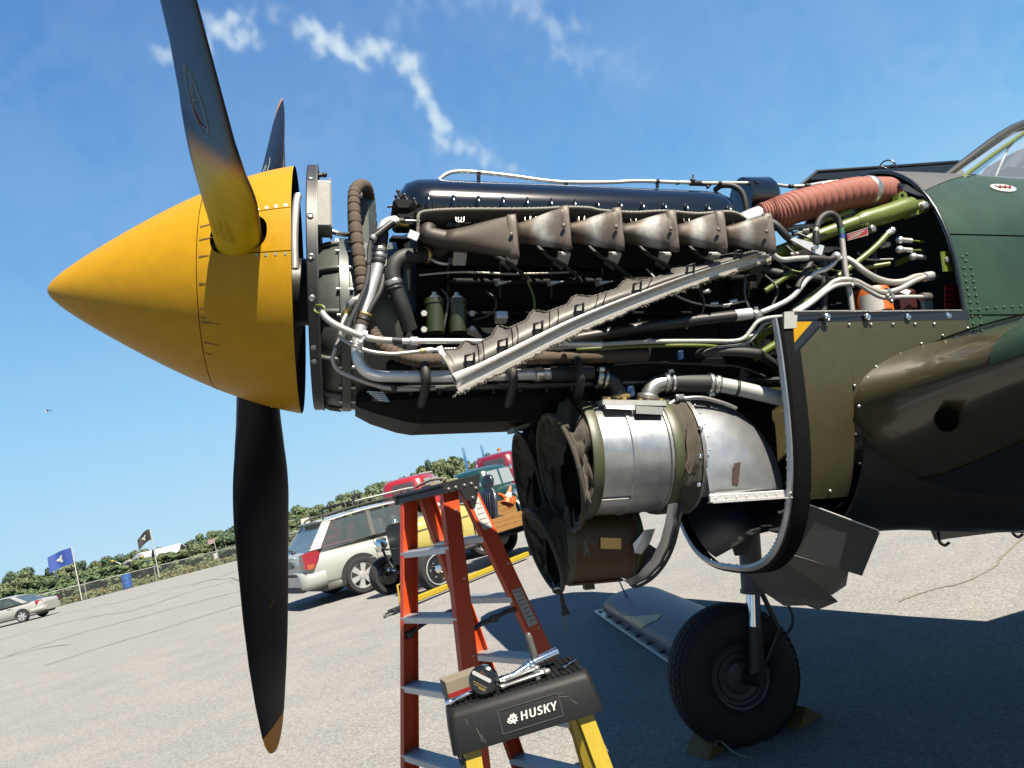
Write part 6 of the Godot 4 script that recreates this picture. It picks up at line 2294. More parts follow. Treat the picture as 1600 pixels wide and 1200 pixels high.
func orange_ladder() -> void:
	var org := mt("ladder_orange", 1.15, 0.115, 0.016, 0.45, 0.0, {"var": [3.0, 0.8, 0.02, 71]})
	var alu := mt("ladder_step", 0.62, 0.63, 0.64, 0.45, 0.6, {"var": [6.0, 0.75, 0.03, 72]})
	var blk := mt("plastic_black", 0.02, 0.021, 0.023, 0.5, 0.0, {"var": [20.0, 0.6, 0.05, 73]})
	var top := plane_xf * A(680, 763, -1.17)
	var o := thing("orange_stepladder", "tall orange twin-sided stepladder with black cap standing under the engine", "ladder", Transform3D(Basis(), Vector3(top.x, 0, top.z)))
	var w := Vector3(0.4235, 0, 0.906).normalized()
	var s := Vector3(0.906, 0, -0.4235).normalized()
	var hgt := top.y
	var tw := 0.200
	var bw := 0.355
	var ts := 0.045
	var bs := 0.365
	var at := func(iw: float, js: float, y: float) -> Vector3:
		var f := 1.0 - y / hgt
		return w * (iw * lerpf(tw, bw, f)) + s * (js * lerpf(ts, bs, f)) + Vector3(0, y, 0)
	for iw in [-1.0, 1.0]:
		for js in [-1.0, 1.0]:
			var b := MB.new()
			channel(b, at.call(iw, js, hgt - 0.02), at.call(iw, js, 0.02), w * iw, s, 0.085, 0.034)
			var rail := part("rail", b, org, o)
			b = MB.new()
			b.box(at.call(iw, js, 0.025), Vector3(0.10, 0.05, 0.05), Basis(s, Vector3.UP, s.cross(Vector3.UP)), 0.008)
			part("foot", b, blk, rail)
			for y in [1.52, 1.22, 0.9, 0.62, 0.34]:
				b = MB.new()
				b.lathe(at.call(iw, js, y) + w * (iw * 0.0005) + s * 0.02, w * iw, [Vector2(-0.002, 0.007), Vector2(0.002, 0.007), Vector2(0.004, 0.003)], 10)
				part("rivet", b, mats["steel"], rail)
			if iw > 0 and js > 0:
				for q in [[1.62, 1.40], [1.10, 0.92]]:
					b = MB.new()
					var a: Vector3 = at.call(1, 1, q[0])
					var c: Vector3 = at.call(1, 1, q[1])
					var e := w * 0.0025
					b.slab(PackedVector3Array([a + s * 0.028 + e, a - s * 0.028 + e, c - s * 0.028 + e, c + s * 0.028 + e]), w * 0.001)
					var lab := part("warning_label", b, mats["white"], rail)
					b = MB.new()
					for i in 8:
						var m := a.lerp(c, 0.08 + i * 0.115)
						b.cyl(m - s * (0.022 - 0.012 * (i % 3 == 1 as int)) + e * 1.6, m + s * 0.02 + e * 1.6, 0.0012, -1, 4)
					part("label_print", b, mats["dark_void"], lab)
	# steps on both faces
	for js in [-1.0, 1.0]:
		for y in [1.37, 1.07, 0.76, 0.46, 0.18]:
			var a: Vector3 = at.call(-1.0, js, y)
			var c: Vector3 = at.call(1.0, js, y)
			var m := (a + c) / 2
			var len := (c - a).length() - 0.008
			var bs2 := Basis(w, Vector3.UP, w.cross(Vector3.UP))
			var b := MB.new()
			b.box(m + Vector3(0, 0.0, 0), Vector3(len, 0.004, 0.085), bs2)
			b.box(m + Vector3(0, -0.012, 0) + s * 0.042, Vector3(len, 0.026, 0.004), bs2)
			b.box(m + Vector3(0, -0.012, 0) - s * 0.042, Vector3(len, 0.026, 0.004), bs2)
			for k in range(-3, 4):
				b.box(m + Vector3(0, 0.0035, 0) + s * (k * 0.012), Vector3(len, 0.003, 0.004), bs2)
			part("step", b, alu, o)
	# spreaders
	for iw in [-1.0, 1.0]:
		var a: Vector3 = at.call(iw * 0.93, -1.0, 0.98)
		var c: Vector3 = at.call(iw * 0.93, 1.0, 1.0)
		var m := (a + c) / 2 + Vector3(0, 0.02, 0)
		var b := MB.new()
		b.tube(PackedVector3Array([a, a.lerp(m, 0.5) + Vector3(0, 0.012, 0), m, m.lerp(c, 0.5) + Vector3(0, 0.012, 0), c]), 0.012, 8, 3)
		for p: Vector3 in [a, m, c]:
			b.box(p, Vector3(0.035, 0.035, 0.03), Basis(s, Vector3.UP, s.cross(Vector3.UP)), 0.006)
		part("spreader", b, mats["hub_grey"], o)
	# moulded cap
	var bb := Basis(w, Vector3.UP, w.cross(Vector3.UP))
	var b := MB.new()
	b.box(Vector3(0, hgt + 0.004, 0), Vector3(0.47, 0.022, 0.19), bb, 0.008)
	b.box(Vector3(0, hgt - 0.02, 0) + s * 0.09, Vector3(0.46, 0.03, 0.012), bb, 0.004)
	b.box(Vector3(0, hgt - 0.02, 0) - s * 0.09, Vector3(0.46, 0.03, 0.012), bb, 0.004)
	for iw in [-1.0, 1.0]:
		var c: Vector3 = w * (iw * 0.228) + Vector3(0, hgt + 0.014, 0)
		b.slab(PackedVector3Array([c + s * 0.11, c - s * 0.11, c - s * 0.10 + Vector3(0, -0.05, 0), c - s * 0.02 + Vector3(0, -0.05, 0), c + s * 0.0 + Vector3(0, -0.10, 0), c + s * 0.05 + Vector3(0, -0.125, 0), c + s * 0.09 + Vector3(0, -0.06, 0)]), w * (iw * 0.008))
	var cap := part("top_cap", b, blk, o)
	b = MB.new()
	for q in [[0.05, -0.03], [0.07, -0.055], [0.01, -0.03], [-0.04, -0.03], [0.04, -0.095], [-0.08, -0.03]]:
		b.lathe(w * 0.237 + s * q[0] + Vector3(0, hgt + 0.01 + q[1], 0), w, [Vector2(-0.001, 0.009), Vector2(0.004, 0.008), Vector2(0.006, 0.003)], 10)
	part("cap_rivets", b, mats["steel"], cap)
	b = MB.new()
	b.box(Vector3(0, hgt + 0.018, 0) + w * 0.05, Vector3(0.09, 0.014, 0.16), bb, 0.003)
	part("cap_sticker", b, mt("sticker_tan", 0.33, 0.28, 0.17, 0.7), cap)
	b = MB.new()
	b.tube(PackedVector3Array([Vector3(0, hgt + 0.03, 0) - w * 0.12 - s * 0.03, Vector3(0, hgt + 0.045, 0) - w * 0.02, Vector3(0, hgt + 0.035, 0) + w * 0.06 + s * 0.03, Vector3(0, hgt + 0.03, 0) + w * 0.12 - s * 0.02]), 0.007, 8, 4)
	tag(part("greasy_rag", b, mt("rag", 0.3, 0.28, 0.22, 0.95), self), "twisted pale rag lying on the cap of the orange stepladder", "rag").transform = o.transform


func yellow_ladder() -> void:
	var yel := mt("ladder_yellow", 0.70, 0.50, 0.012, 0.45, 0.0, {"var": [4.0, 0.75, 0.02, 74]})
	var blk := mt("ladder_cap", 0.02, 0.021, 0.023, 0.55, 0.0, {"var": [12.0, 0.62, 0.03, 75]})
	blk.metallic_specular = 0.28
	var p := W(704, 1113, 1.53)
	var q := W(917, 1047, 1.585)
	var x := Vector3(q.x - p.x, 0, q.z - p.z).normalized()
	var back := -x.cross(Vector3.UP)
	if back.z > 0:
		back = -back
	var lw := (q - p).length()
	var c := (p + q) / 2 + back * 0.085
	var o := thing("yellow_stepladder", "short yellow stepladder with a black moulded top full of tools", "ladder", Transform3D(Basis(x, Vector3.UP, -back), Vector3(c.x, 0, c.z)))
	var hy := c.y
	# local frame: x along the cap, y up, z towards the camera
	var b := MB.new()
	var rings := []
	for r in [[0.0, 1.0, 0.072], [-0.006, 1.03, 0.084], [-0.016, 1.045, 0.089], [-0.078, 1.09, 0.104], [-0.084, 1.09, 0.104]]:
		var ring := PackedVector3Array()
		var hx: float = lw / 2 * r[1]
		var hz: float = r[2]
		var cr := 0.014
		for k in 4:
			var cx: float = [1, -1, -1, 1][k] * (hx - cr)
			var cz: float = [1, 1, -1, -1][k] * (hz - cr)
			for j in 5:
				var an := (k * 90.0 + j * 22.5) * PI / 180.0
				ring.append(Vector3(cx + cos(an) * cr, hy + r[0], cz + sin(an) * cr))
		rings.append(ring)
	b.loft(rings, true, true)
	var cap := part("top_cap", b, blk, o)
	# tray ridges: a grid of little ribs on top
	b = MB.new()
	for i in 24:
		b.box(Vector3(-lw / 2 + 0.012 + i * (lw - 0.024) / 23.0, hy + 0.002, 0), Vector3(0.0022, 0.004, 0.14))
	for k in 7:
		b.box(Vector3(0, hy + 0.0016, -0.062 + k * 0.0205), Vector3(lw - 0.03, 0.0034, 0.0022))
	part("tray_ribs", b, blk, cap)
	b = MB.new()
	for t in [[-0.052, 0.003, 0.10], [0.052, 0.003, 0.10]]:
		pass
	# framed lettering panel on the sloping front
	var face := Transform3D(Basis(Vector3.RIGHT, Vector3(0, 0.972, -0.235).normalized(), Vector3(0, 0.235, 0.972).normalized()), Vector3(0, hy - 0.047, 0.0975))
	b = MB.new()
	for e in [[-0.062, 0, 0.0018, 0.046], [0.072, 0, 0.0018, 0.046], [0.005, 0.023, 0.136, 0.0018], [0.005, -0.023, 0.136, 0.0018]]:
		b.box(face * Vector3(e[0] + 0.005, e[1], 0.0003), Vector3(e[2], e[3], 0.0012), face.basis)
	part("panel_frame", b, mt("cap_frame", 0.06, 0.063, 0.066, 0.45), cap)
	var word := words("brand_lettering", "HUSKY", true, 0.0165, Transform3D(face.basis * Basis(Vector3(1.12, 0, 0), Vector3(0.16, 1.0, 0), Vector3(0, 0, 1)), face * Vector3(0.028, 0.0, 0.0012)), mats["white"], cap, 0.0008)
	# the dog's head beside the word
	b = MB.new()
	var head := PackedVector3Array()
	for e in [[-0.021, -0.002], [-0.016, 0.004], [-0.011, 0.006], [-0.007, 0.013], [-0.003, 0.009], [0.001, 0.014], [0.004, 0.008], [0.009, 0.008], [0.005, 0.003], [0.010, 0.001], [0.005, -0.003], [0.008, -0.008], [0.001, -0.008], [0.000, -0.014], [-0.006, -0.009], [-0.013, -0.010], [-0.019, -0.006]]:
		head.append(face * Vector3(e[0] * 0.82 - 0.026, e[1] * 0.82, 0.0004))
	b.slab(head, face.basis.z * 0.0009)
	var dog := part("dog_head_emblem", b, mats["white"], cap)
	b = MB.new()
	for e in [[[-0.012, 0.003], [-0.005, 0.001], [-0.007, -0.002]], [[-0.015, -0.004], [-0.008, -0.006], [-0.014, -0.007]], [[-0.002, -0.004], [0.002, 0.0], [-0.001, 0.004]], [[-0.021, -0.001], [-0.018, 0.002], [-0.017, -0.001]]]:
		var t := PackedVector3Array()
		for v in e:
			t.append(face * Vector3(v[0] * 0.82 - 0.026, v[1] * 0.82, 0.0011))
		b.slab(t, face.basis.z * 0.0006)
	part("emblem_shading", b, blk, dog)
	# scuffs on the black plastic
	b = MB.new()
	for e in [[-0.105, -0.01, 0.0012, 0.030, 0.2], [-0.099, -0.02, 0.001, 0.02, 0.3], [0.09, 0.012, 0.02, 0.0012, -0.2], [0.106, -0.002, 0.0012, 0.02, 0.7], [-0.125, 0.02, 0.0012, 0.012, 0.1], [0.082, 0.02, 0.012, 0.001, 0.1]]:
		b.box(face * Vector3(e[0], e[1], 0.0002), Vector3(e[2], e[3], 0.0006), face.basis * Basis(Vector3(0, 0, 1), e[4]))
	part("scuffs", b, mt("scuff", 0.11, 0.11, 0.11, 0.6), cap)
	# rails and steps
	for sx in [-1.0, 1.0]:
		for sz in [-1.0, 1.0]:
			b = MB.new()
			var t := Vector3(sx * lw * 0.455, hy - 0.05, sz * 0.048)
			var f := Vector3(sx * (lw * 0.5 + 0.085), 0.0, 0.10 + 0.24 * (sz + 0.0) if sz > 0 else -0.42)
			channel(b, t, f, Vector3(sx, 0, 0), Vector3(0, 0, 1), 0.062, 0.034)
			part("rail", b, yel, o)
	for y in [0.86, 0.58, 0.29]:
		var f: float = 1.0 - y / hy
		b = MB.new()
		b.box(Vector3(0, y, 0.07 + 0.27 * f), Vector3(lw * 0.91 + f * 0.2, 0.03, 0.09), Basis(), 0.004)
		part("step", b, mats["aluminium"], o)
	for y in [0.75, 0.35]:
		var f: float = 1.0 - y / hy
		b = MB.new()
		b.box(Vector3(0, y, -0.07 - 0.35 * f), Vector3(lw * 0.91 + f * 0.2, 0.03, 0.02), Basis(), 0.004)
		part("rear_brace", b, mats["aluminium"], o)
	for sx in [-1.0, 1.0]:
		b = MB.new()
		b.tube(PackedVector3Array([Vector3(sx * 0.16, hy - 0.30, 0.12), Vector3(sx * 0.155, hy - 0.33, 0.0), Vector3(sx * 0.16, hy - 0.30, -0.14)]), 0.010, 8, 2)
		part("spreader", b, mats["iron_dark"], o)
	# ---- tools on the tray: each lies on the cap and is a thing of its own
	var g := o.transform
	var lift := hy + 0.004
	var loc := func(px: float, z: float, up: float) -> Vector3:      # a spot on the tray below a pixel column
		var dx := (px - 810.0) / 213.0 * lw * 0.96
		return g * Vector3(dx, lift + up, z)
	# round black tape case standing on its edge
	var tx := Transform3D(g.basis * Basis(Vector3.UP, -0.35) * Basis(Vector3.RIGHT, -0.12), loc.call(760, 0.058, 0.032))
	var tape := thing("tape_measure", "round black tape measure leaning on the tray of the yellow ladder", "tape measure", tx)
	b = MB.new()
	b.lathe(Vector3(0, 0, -0.012), Vector3(0, 0, 1), [Vector2(0, 0.026), Vector2(0.003, 0.0315), Vector2(0.021, 0.0315), Vector2(0.0245, 0.027), Vector2(0.0245, 0.0005)], 36)
	part("case", b, mats["gloss_black"], tape)
	b = MB.new()
	var pill := PackedVector3Array()
	for k in 20:
		var an := TAU * k / 20
		var v := Vector2(cos(an) * 0.004 + signf(cos(an)) * 0.019, sin(an) * 0.004).rotated(-0.62)
		pill.append(Vector3(v.x + 0.001, v.y + 0.009, 0.0127))
	b.slab(pill, Vector3(0, 0, 0.001))
	part("white_stripe", b, mats["white"], tape)
	b = MB.new()
	for e in [[-0.006, -0.006, 0.034, 0.0014], [-0.008, -0.010, 0.030, 0.0012], [-0.004, -0.016, 0.016, 0.003]]:
		b.box(Vector3(e[0], e[1], 0.0128), Vector3(e[2], e[3], 0.0008), Basis(Vector3(0, 0, 1), -0.62))
	part("printed_lines", b, mats["brass"], tape)
	b = MB.new()
	b.box(Vector3(0.004, 0.014, 0.013), Vector3(0.010, 0.014, 0.001), Basis(Vector3(0, 0, 1), 0.4))
	part("badge", b, mats["leather"], tape)
	# carton behind the tape
	var box := thing("carton", "small tan cardboard box lying behind the tape measure on the yellow ladder", "box", Transform3D(g.basis * Basis(Vector3.UP, 0.22), loc.call(727, -0.02, 0.020)))
	b = MB.new()
	b.box(Vector3.ZERO, Vector3(0.085, 0.038, 0.05), Basis(), 0.001)
	part("box", b, mt("cardboard", 0.30, 0.25, 0.17, 0.85, 0.0, {"var": [12.0, 0.85, 0.03, 76]}), box)
	b = MB.new()
	b.box(Vector3(0.0, -0.012, 0.0255), Vector3(0.084, 0.010, 0.001))
	part("red_edge", b, mats["red_paint"], box)
	# long chrome ratchet across the tray
	var rat := thing("ratchet_handle", "long chrome ratchet handle with a bulging head lying across the tray", "wrench", Transform3D())
	var pts := [loc.call(786, 0.02, 0.012), loc.call(815, 0.012, 0.014), loc.call(838, 0.0, 0.018), loc.call(850, -0.005, 0.022), loc.call(893, -0.02, 0.026)]
	b = MB.new()
	b.tube(PackedVector3Array(pts), [0.0045, 0.0052, 0.0085, 0.0125, 0.0105, 0.0110, 0.0112], 16, 6)
	part("handle", b, mats["chrome"], rat)
	b = MB.new()
	b.ball(pts[2].lerp(pts[3], 0.4), Vector3.ONE * 0.0145, 14, 8)
	part("ratchet_head", b, mats["chrome"], rat)
	# a fan of long extension bars
	var n := 0
	for e in [[782, 0.052, 862, 0.030, "uppermost"], [783, 0.060, 858, 0.044, "second"], [784, 0.066, 865, 0.056, "third"], [786, 0.030, 850, 0.012, "rearmost"], [790, 0.040, 852, 0.022, "middle"]]:
		var lab: String = ["thin steel extension bar, uppermost of the bundle beside the tape measure", "thin steel extension bar with square end, second of the bundle", "thin steel extension bar nearest the front edge of the tray", "thin steel extension bar rearmost in the bundle by the chrome ratchet", "thin steel extension bar in the middle of the bundle"][n]
		var bar := thing("extension_bar", lab, "tool", Transform3D(), "extension bars on the tray")
		var a: Vector3 = loc.call(e[0], e[1], 0.006 + n * 0.0015)
		var z: Vector3 = loc.call(e[2], e[3], 0.007 + n * 0.002)
		b = MB.new()
		b.tube(PackedVector3Array([a, a.lerp(z, 0.08), a.lerp(z, 0.1), z]), [0.0052, 0.0052, 0.0034, 0.0034], 10, 1)
		part("shaft", b, mats["steel"], bar)
		b = MB.new()
		b.tube(PackedVector3Array([a.lerp(z, 0.88), a.lerp(z, 0.9), z, z + (z - a) * 0.02]), [0.0045, 0.0068, 0.0066, 0.004], 10, 1)
		part("drive_end", b, mats["steel"], bar)
		n += 1
	# another chrome wrench at the left edge
	var sw := thing("socket_bar", "chrome socket bar poking past the left end of the tray", "tool", Transform3D())
	b = MB.new()
	b.tube(PackedVector3Array([loc.call(694, 0.055, 0.006), loc.call(708, 0.053, 0.007), loc.call(712, 0.052, 0.008), loc.call(756, 0.035, 0.012)]), [0.0075, 0.0075, 0.005, 0.005], 12, 2)
	part("bar", b, mats["chrome"], sw)
	var hk := thing("rubber_hook", "grey rubber-coated hook standing up at the back of the tray", "hook", Transform3D())
	b = MB.new()
	b.tube(PackedVector3Array([loc.call(858, -0.06, -0.01), loc.call(857, -0.062, 0.03), loc.call(856, -0.063, 0.066), loc.call(859, -0.064, 0.074)]), [0.009, 0.009, 0.0085, 0.006], 14, 4)
	part("hook", b, mt("rubber_grey", 0.11, 0.115, 0.10, 0.5), hk)
	var wr := thing("combination_wrench", "small chrome wrench at the right end of the black tray", "wrench", Transform3D())
	b = MB.new()
	var a2: Vector3 = loc.call(893, 0.03, 0.004)
	var z2: Vector3 = loc.call(915, 0.005, 0.006)
	b.box((a2 + z2) / 2, Vector3(0.05, 0.004, 0.009), g.basis * Basis(Vector3.UP, 0.6), 0.001)
	b.lathe(a2, Vector3.UP, [Vector2(-0.003, 0.006), Vector2(-0.003, 0.011), Vector2(0.003, 0.011), Vector2(0.003, 0.006), Vector2(-0.003, 0.006)], 14, 0, TAU, false)
	part("wrench", b, mats["chrome"], wr)
	var skt := thing("small_socket", "little chrome socket beside the ratchet head", "socket", Transform3D(Basis(), loc.call(845, 0.052, 0.008)))
	b = MB.new()
	b.lathe(Vector3(0, -0.008, 0), Vector3.UP, [Vector2(0, 0.007), Vector2(0.012, 0.007), Vector2(0.014, 0.009), Vector2(0.02, 0.009), Vector2(0.02, 0.006), Vector2(0.01, 0.005)], 14)
	part("socket", b, mats["steel"], skt)
	var cd := thing("black_cable", "thin black cable drooping from the left end of the yellow ladder's cap", "cable", Transform3D())
	b = MB.new()
	var c0: Vector3 = g * Vector3(-lw / 2 - 0.004, hy - 0.01, 0.05)
	for k in 3:
		b.tube(PackedVector3Array([c0, c0 + Vector3(-0.006 + k * 0.003, -0.05, 0.02), c0 + Vector3(0.004 + k * 0.006, -0.13, 0.04), c0 + Vector3(0.012 + k * 0.012, -0.26, 0.05), c0 + Vector3(0.03, -0.4, 0.05)]), 0.0022, 6, 5)
	part("cable", b, mats["rubber"], cd)


func loose_cowling() -> void:
	var p0 := G(938, 957)
	var p1 := G(1048, 1030)
	var dir := (p1 - p0).normalized()
	var side := dir.cross(Vector3.UP).normalized()
	if side.x < 0:
		side = -side
	var o := thing("loose_cowling", "removed curved engine cowling panel with a painted fin lying in the wing's shadow", "cowling panel", Transform3D(Basis(dir, Vector3.UP, dir.cross(Vector3.UP)), p0))
	var sz := 1.0 if dir.cross(Vector3.UP).dot(side) > 0 else -1.0
	var l := (p1 - p0).length() + 0.25
	var b := MB.new()
	var grid := []
	var nx := 26
	for i in nx + 1:
		var f := float(i) / nx
		var x := f * l
		var nose := sqrt(clampf(f / 0.16, 0.0, 1.0) * (2.0 - clampf(f / 0.16, 0.0, 1.0)))
		var row := PackedVector3Array()
		for k in 25:
			var an := PI * k / 24.0
			var wd := 0.32
			row.append(Vector3(x - (1.0 - sin(an)) * 0.0, 0.035 + pow(sin(an), 0.8) * lerpf(0.08, 0.175, nose), (wd - cos(an) * wd * lerpf(0.8, 1.0, nose)) * sz))
		grid.append(row)
	b.sheet(grid, 0.004)
	part("skin", b, mt("cowl_sky_tint", 0.035, 0.06, 0.13, 0.45, 0.0, {"var": [1.5, 0.8, 0.02, 77]}), o)  # grey panel coloured blue for the sky it reflects
	b = MB.new()
	b.box(Vector3(l / 2, 0.028, -0.02 * sz), Vector3(l, 0.012, 0.07), Basis(), 0.002)
	part("edge_strip", b, mats["black_paint"], o)
	b = MB.new()
	b.box(Vector3(l / 2, 0.02, -0.058 * sz), Vector3(l, 0.018, 0.008), Basis(), 0.002)
	part("edge_lip", b, mats["aluminium"], o)
	for i in 8:
		b = MB.new()
		b.box(Vector3(0.12 + i * (l - 0.2) / 7.0, 0.037, -0.02 * sz), Vector3(0.09, 0.012, 0.04), Basis(), 0.003)
		part("fastener_plate", b, mats["hub_grey"], o)
	# painted fin on the panel
	b = MB.new()
	var fg := []
	for i in 13:
		var f := i / 12.0
		var row := PackedVector3Array()
		for k in 9:
			var g := k / 8.0
			var a0 := 0.30
			var a1 := lerpf(0.42, 1.25, pow(f, 1.5)) if f < 0.86 else lerpf(1.25, 0.9, (f - 0.86) / 0.14)
			var an := lerpf(a0, a1, g)
			var x := 0.98 + f * 0.55 + g * f * 0.18
			row.append(Vector3(x, 0.036 + pow(sin(an), 0.8) * 0.178, (0.32 - cos(an) * 0.324) * sz))
		fg.append(row)
	b.sheet(fg, -0.002 * sz)
	part("painted_fin", b, mt("fin_tan", 0.75, 0.52, 0.14, 0.4), o)
	b = MB.new()
	b.tube(PackedVector3Array([Vector3(0.55, 0.15, 0.2 * sz), Vector3(0.50, 0.22, 0.19 * sz), Vector3(0.42, 0.40, 0.17 * sz)]), [0.014, 0.009, 0.006], 8, 3)
	part("mast", b, mats["black_paint"], o)


# ---------------------------------------------------------------- vehicles
func wheel_at(o: Node3D, p: Vector3, r: float, w: float, style: String, m_rim: Material) -> Node3D:
	var b := MB.new()
	var prof := []
	for k in 13:
		var an := TAU * k / 12.0
		prof.append(Vector2(clampf(cos(an) * 0.62, -0.5, 0.5) * w, r * 0.83 + sin(an) * r * 0.17))
	b.lathe(p, Vector3(0, 0, 1), prof, 32, 0, TAU, false)
	var wh := part("wheel", b, mats["tyre"], o)
	var s := signf(p.z)
	b = MB.new()
	b.lathe(p, Vector3(0, 0, s), [Vector2(-0.3 * w, r * 0.5), Vector2(-0.1 * w, r * 0.72), Vector2(0.40 * w, r * 0.74), Vector2(0.44 * w, r * 0.70), Vector2(0.30 * w, r * 0.64), Vector2(0.1 * w, r * 0.6), Vector2(0.1 * w, 0.001)], 28)
	part("rim", b, mats["hub_grey"] if style == "spokes" else m_rim, wh)
	if style == "spokes":
		b = MB.new()
		for k in 6:
			var an := TAU * k / 6.0 + 0.3
			var d := Vector3(cos(an), sin(an), 0)
			var t := Vector3(-sin(an), cos(an), 0)
			var z := Vector3(0, 0, s * w * 0.38)
			b.slab(PackedVector3Array([p + z + d * r * 0.1 - t * r * 0.10, p + z + d * r * 0.70 - t * r * 0.17, p + z + d * r * 0.70 + t * r * 0.17, p + z + d * r * 0.1 + t * r * 0.10]), Vector3(0, 0, -s * 0.05))
		b.lathe(p, Vector3(0, 0, s), [Vector2(0.30 * w, r * 0.22), Vector2(0.42 * w, r * 0.20), Vector2(0.44 * w, 0.001)], 16)
		b.lathe(p, Vector3(0, 0, s), [Vector2(0.3 * w, r * 0.66), Vector2(0.41 * w, r * 0.73), Vector2(0.42 * w, r * 0.67), Vector2(0.3 * w, r * 0.64)], 28)
		part("spokes", b, m_rim, wh)
	else:
		b = MB.new()
		b.lathe(p, Vector3(0, 0, s), [Vector2(0.1 * w, r * 0.22), Vector2(0.45 * w, r * 0.18), Vector2(0.5 * w, 0.001)], 16)
		for k in 5:
			var an := TAU * k / 5.0
			b.ball(p + Vector3(cos(an) * r * 0.34, sin(an) * r * 0.34, s * w * 0.14), Vector3.ONE * r * 0.07, 8, 5)
		part("hub_cap", b, mats["chrome"], wh)
	return wh


func hull_ring(x: float, hw: float, y0: float, y1: float, p := 4.5, n := 24) -> PackedVector3Array:
	var r := PackedVector3Array()
	for k in n:
		var an := TAU * k / n
		var c := cos(an)
		var s := sin(an)
		r.append(Vector3(x, (y0 + y1) / 2 + (y1 - y0) / 2 * signf(s) * pow(absf(s), 2.0 / p), hw * signf(c) * pow(absf(c), 2.0 / p)))
	return r


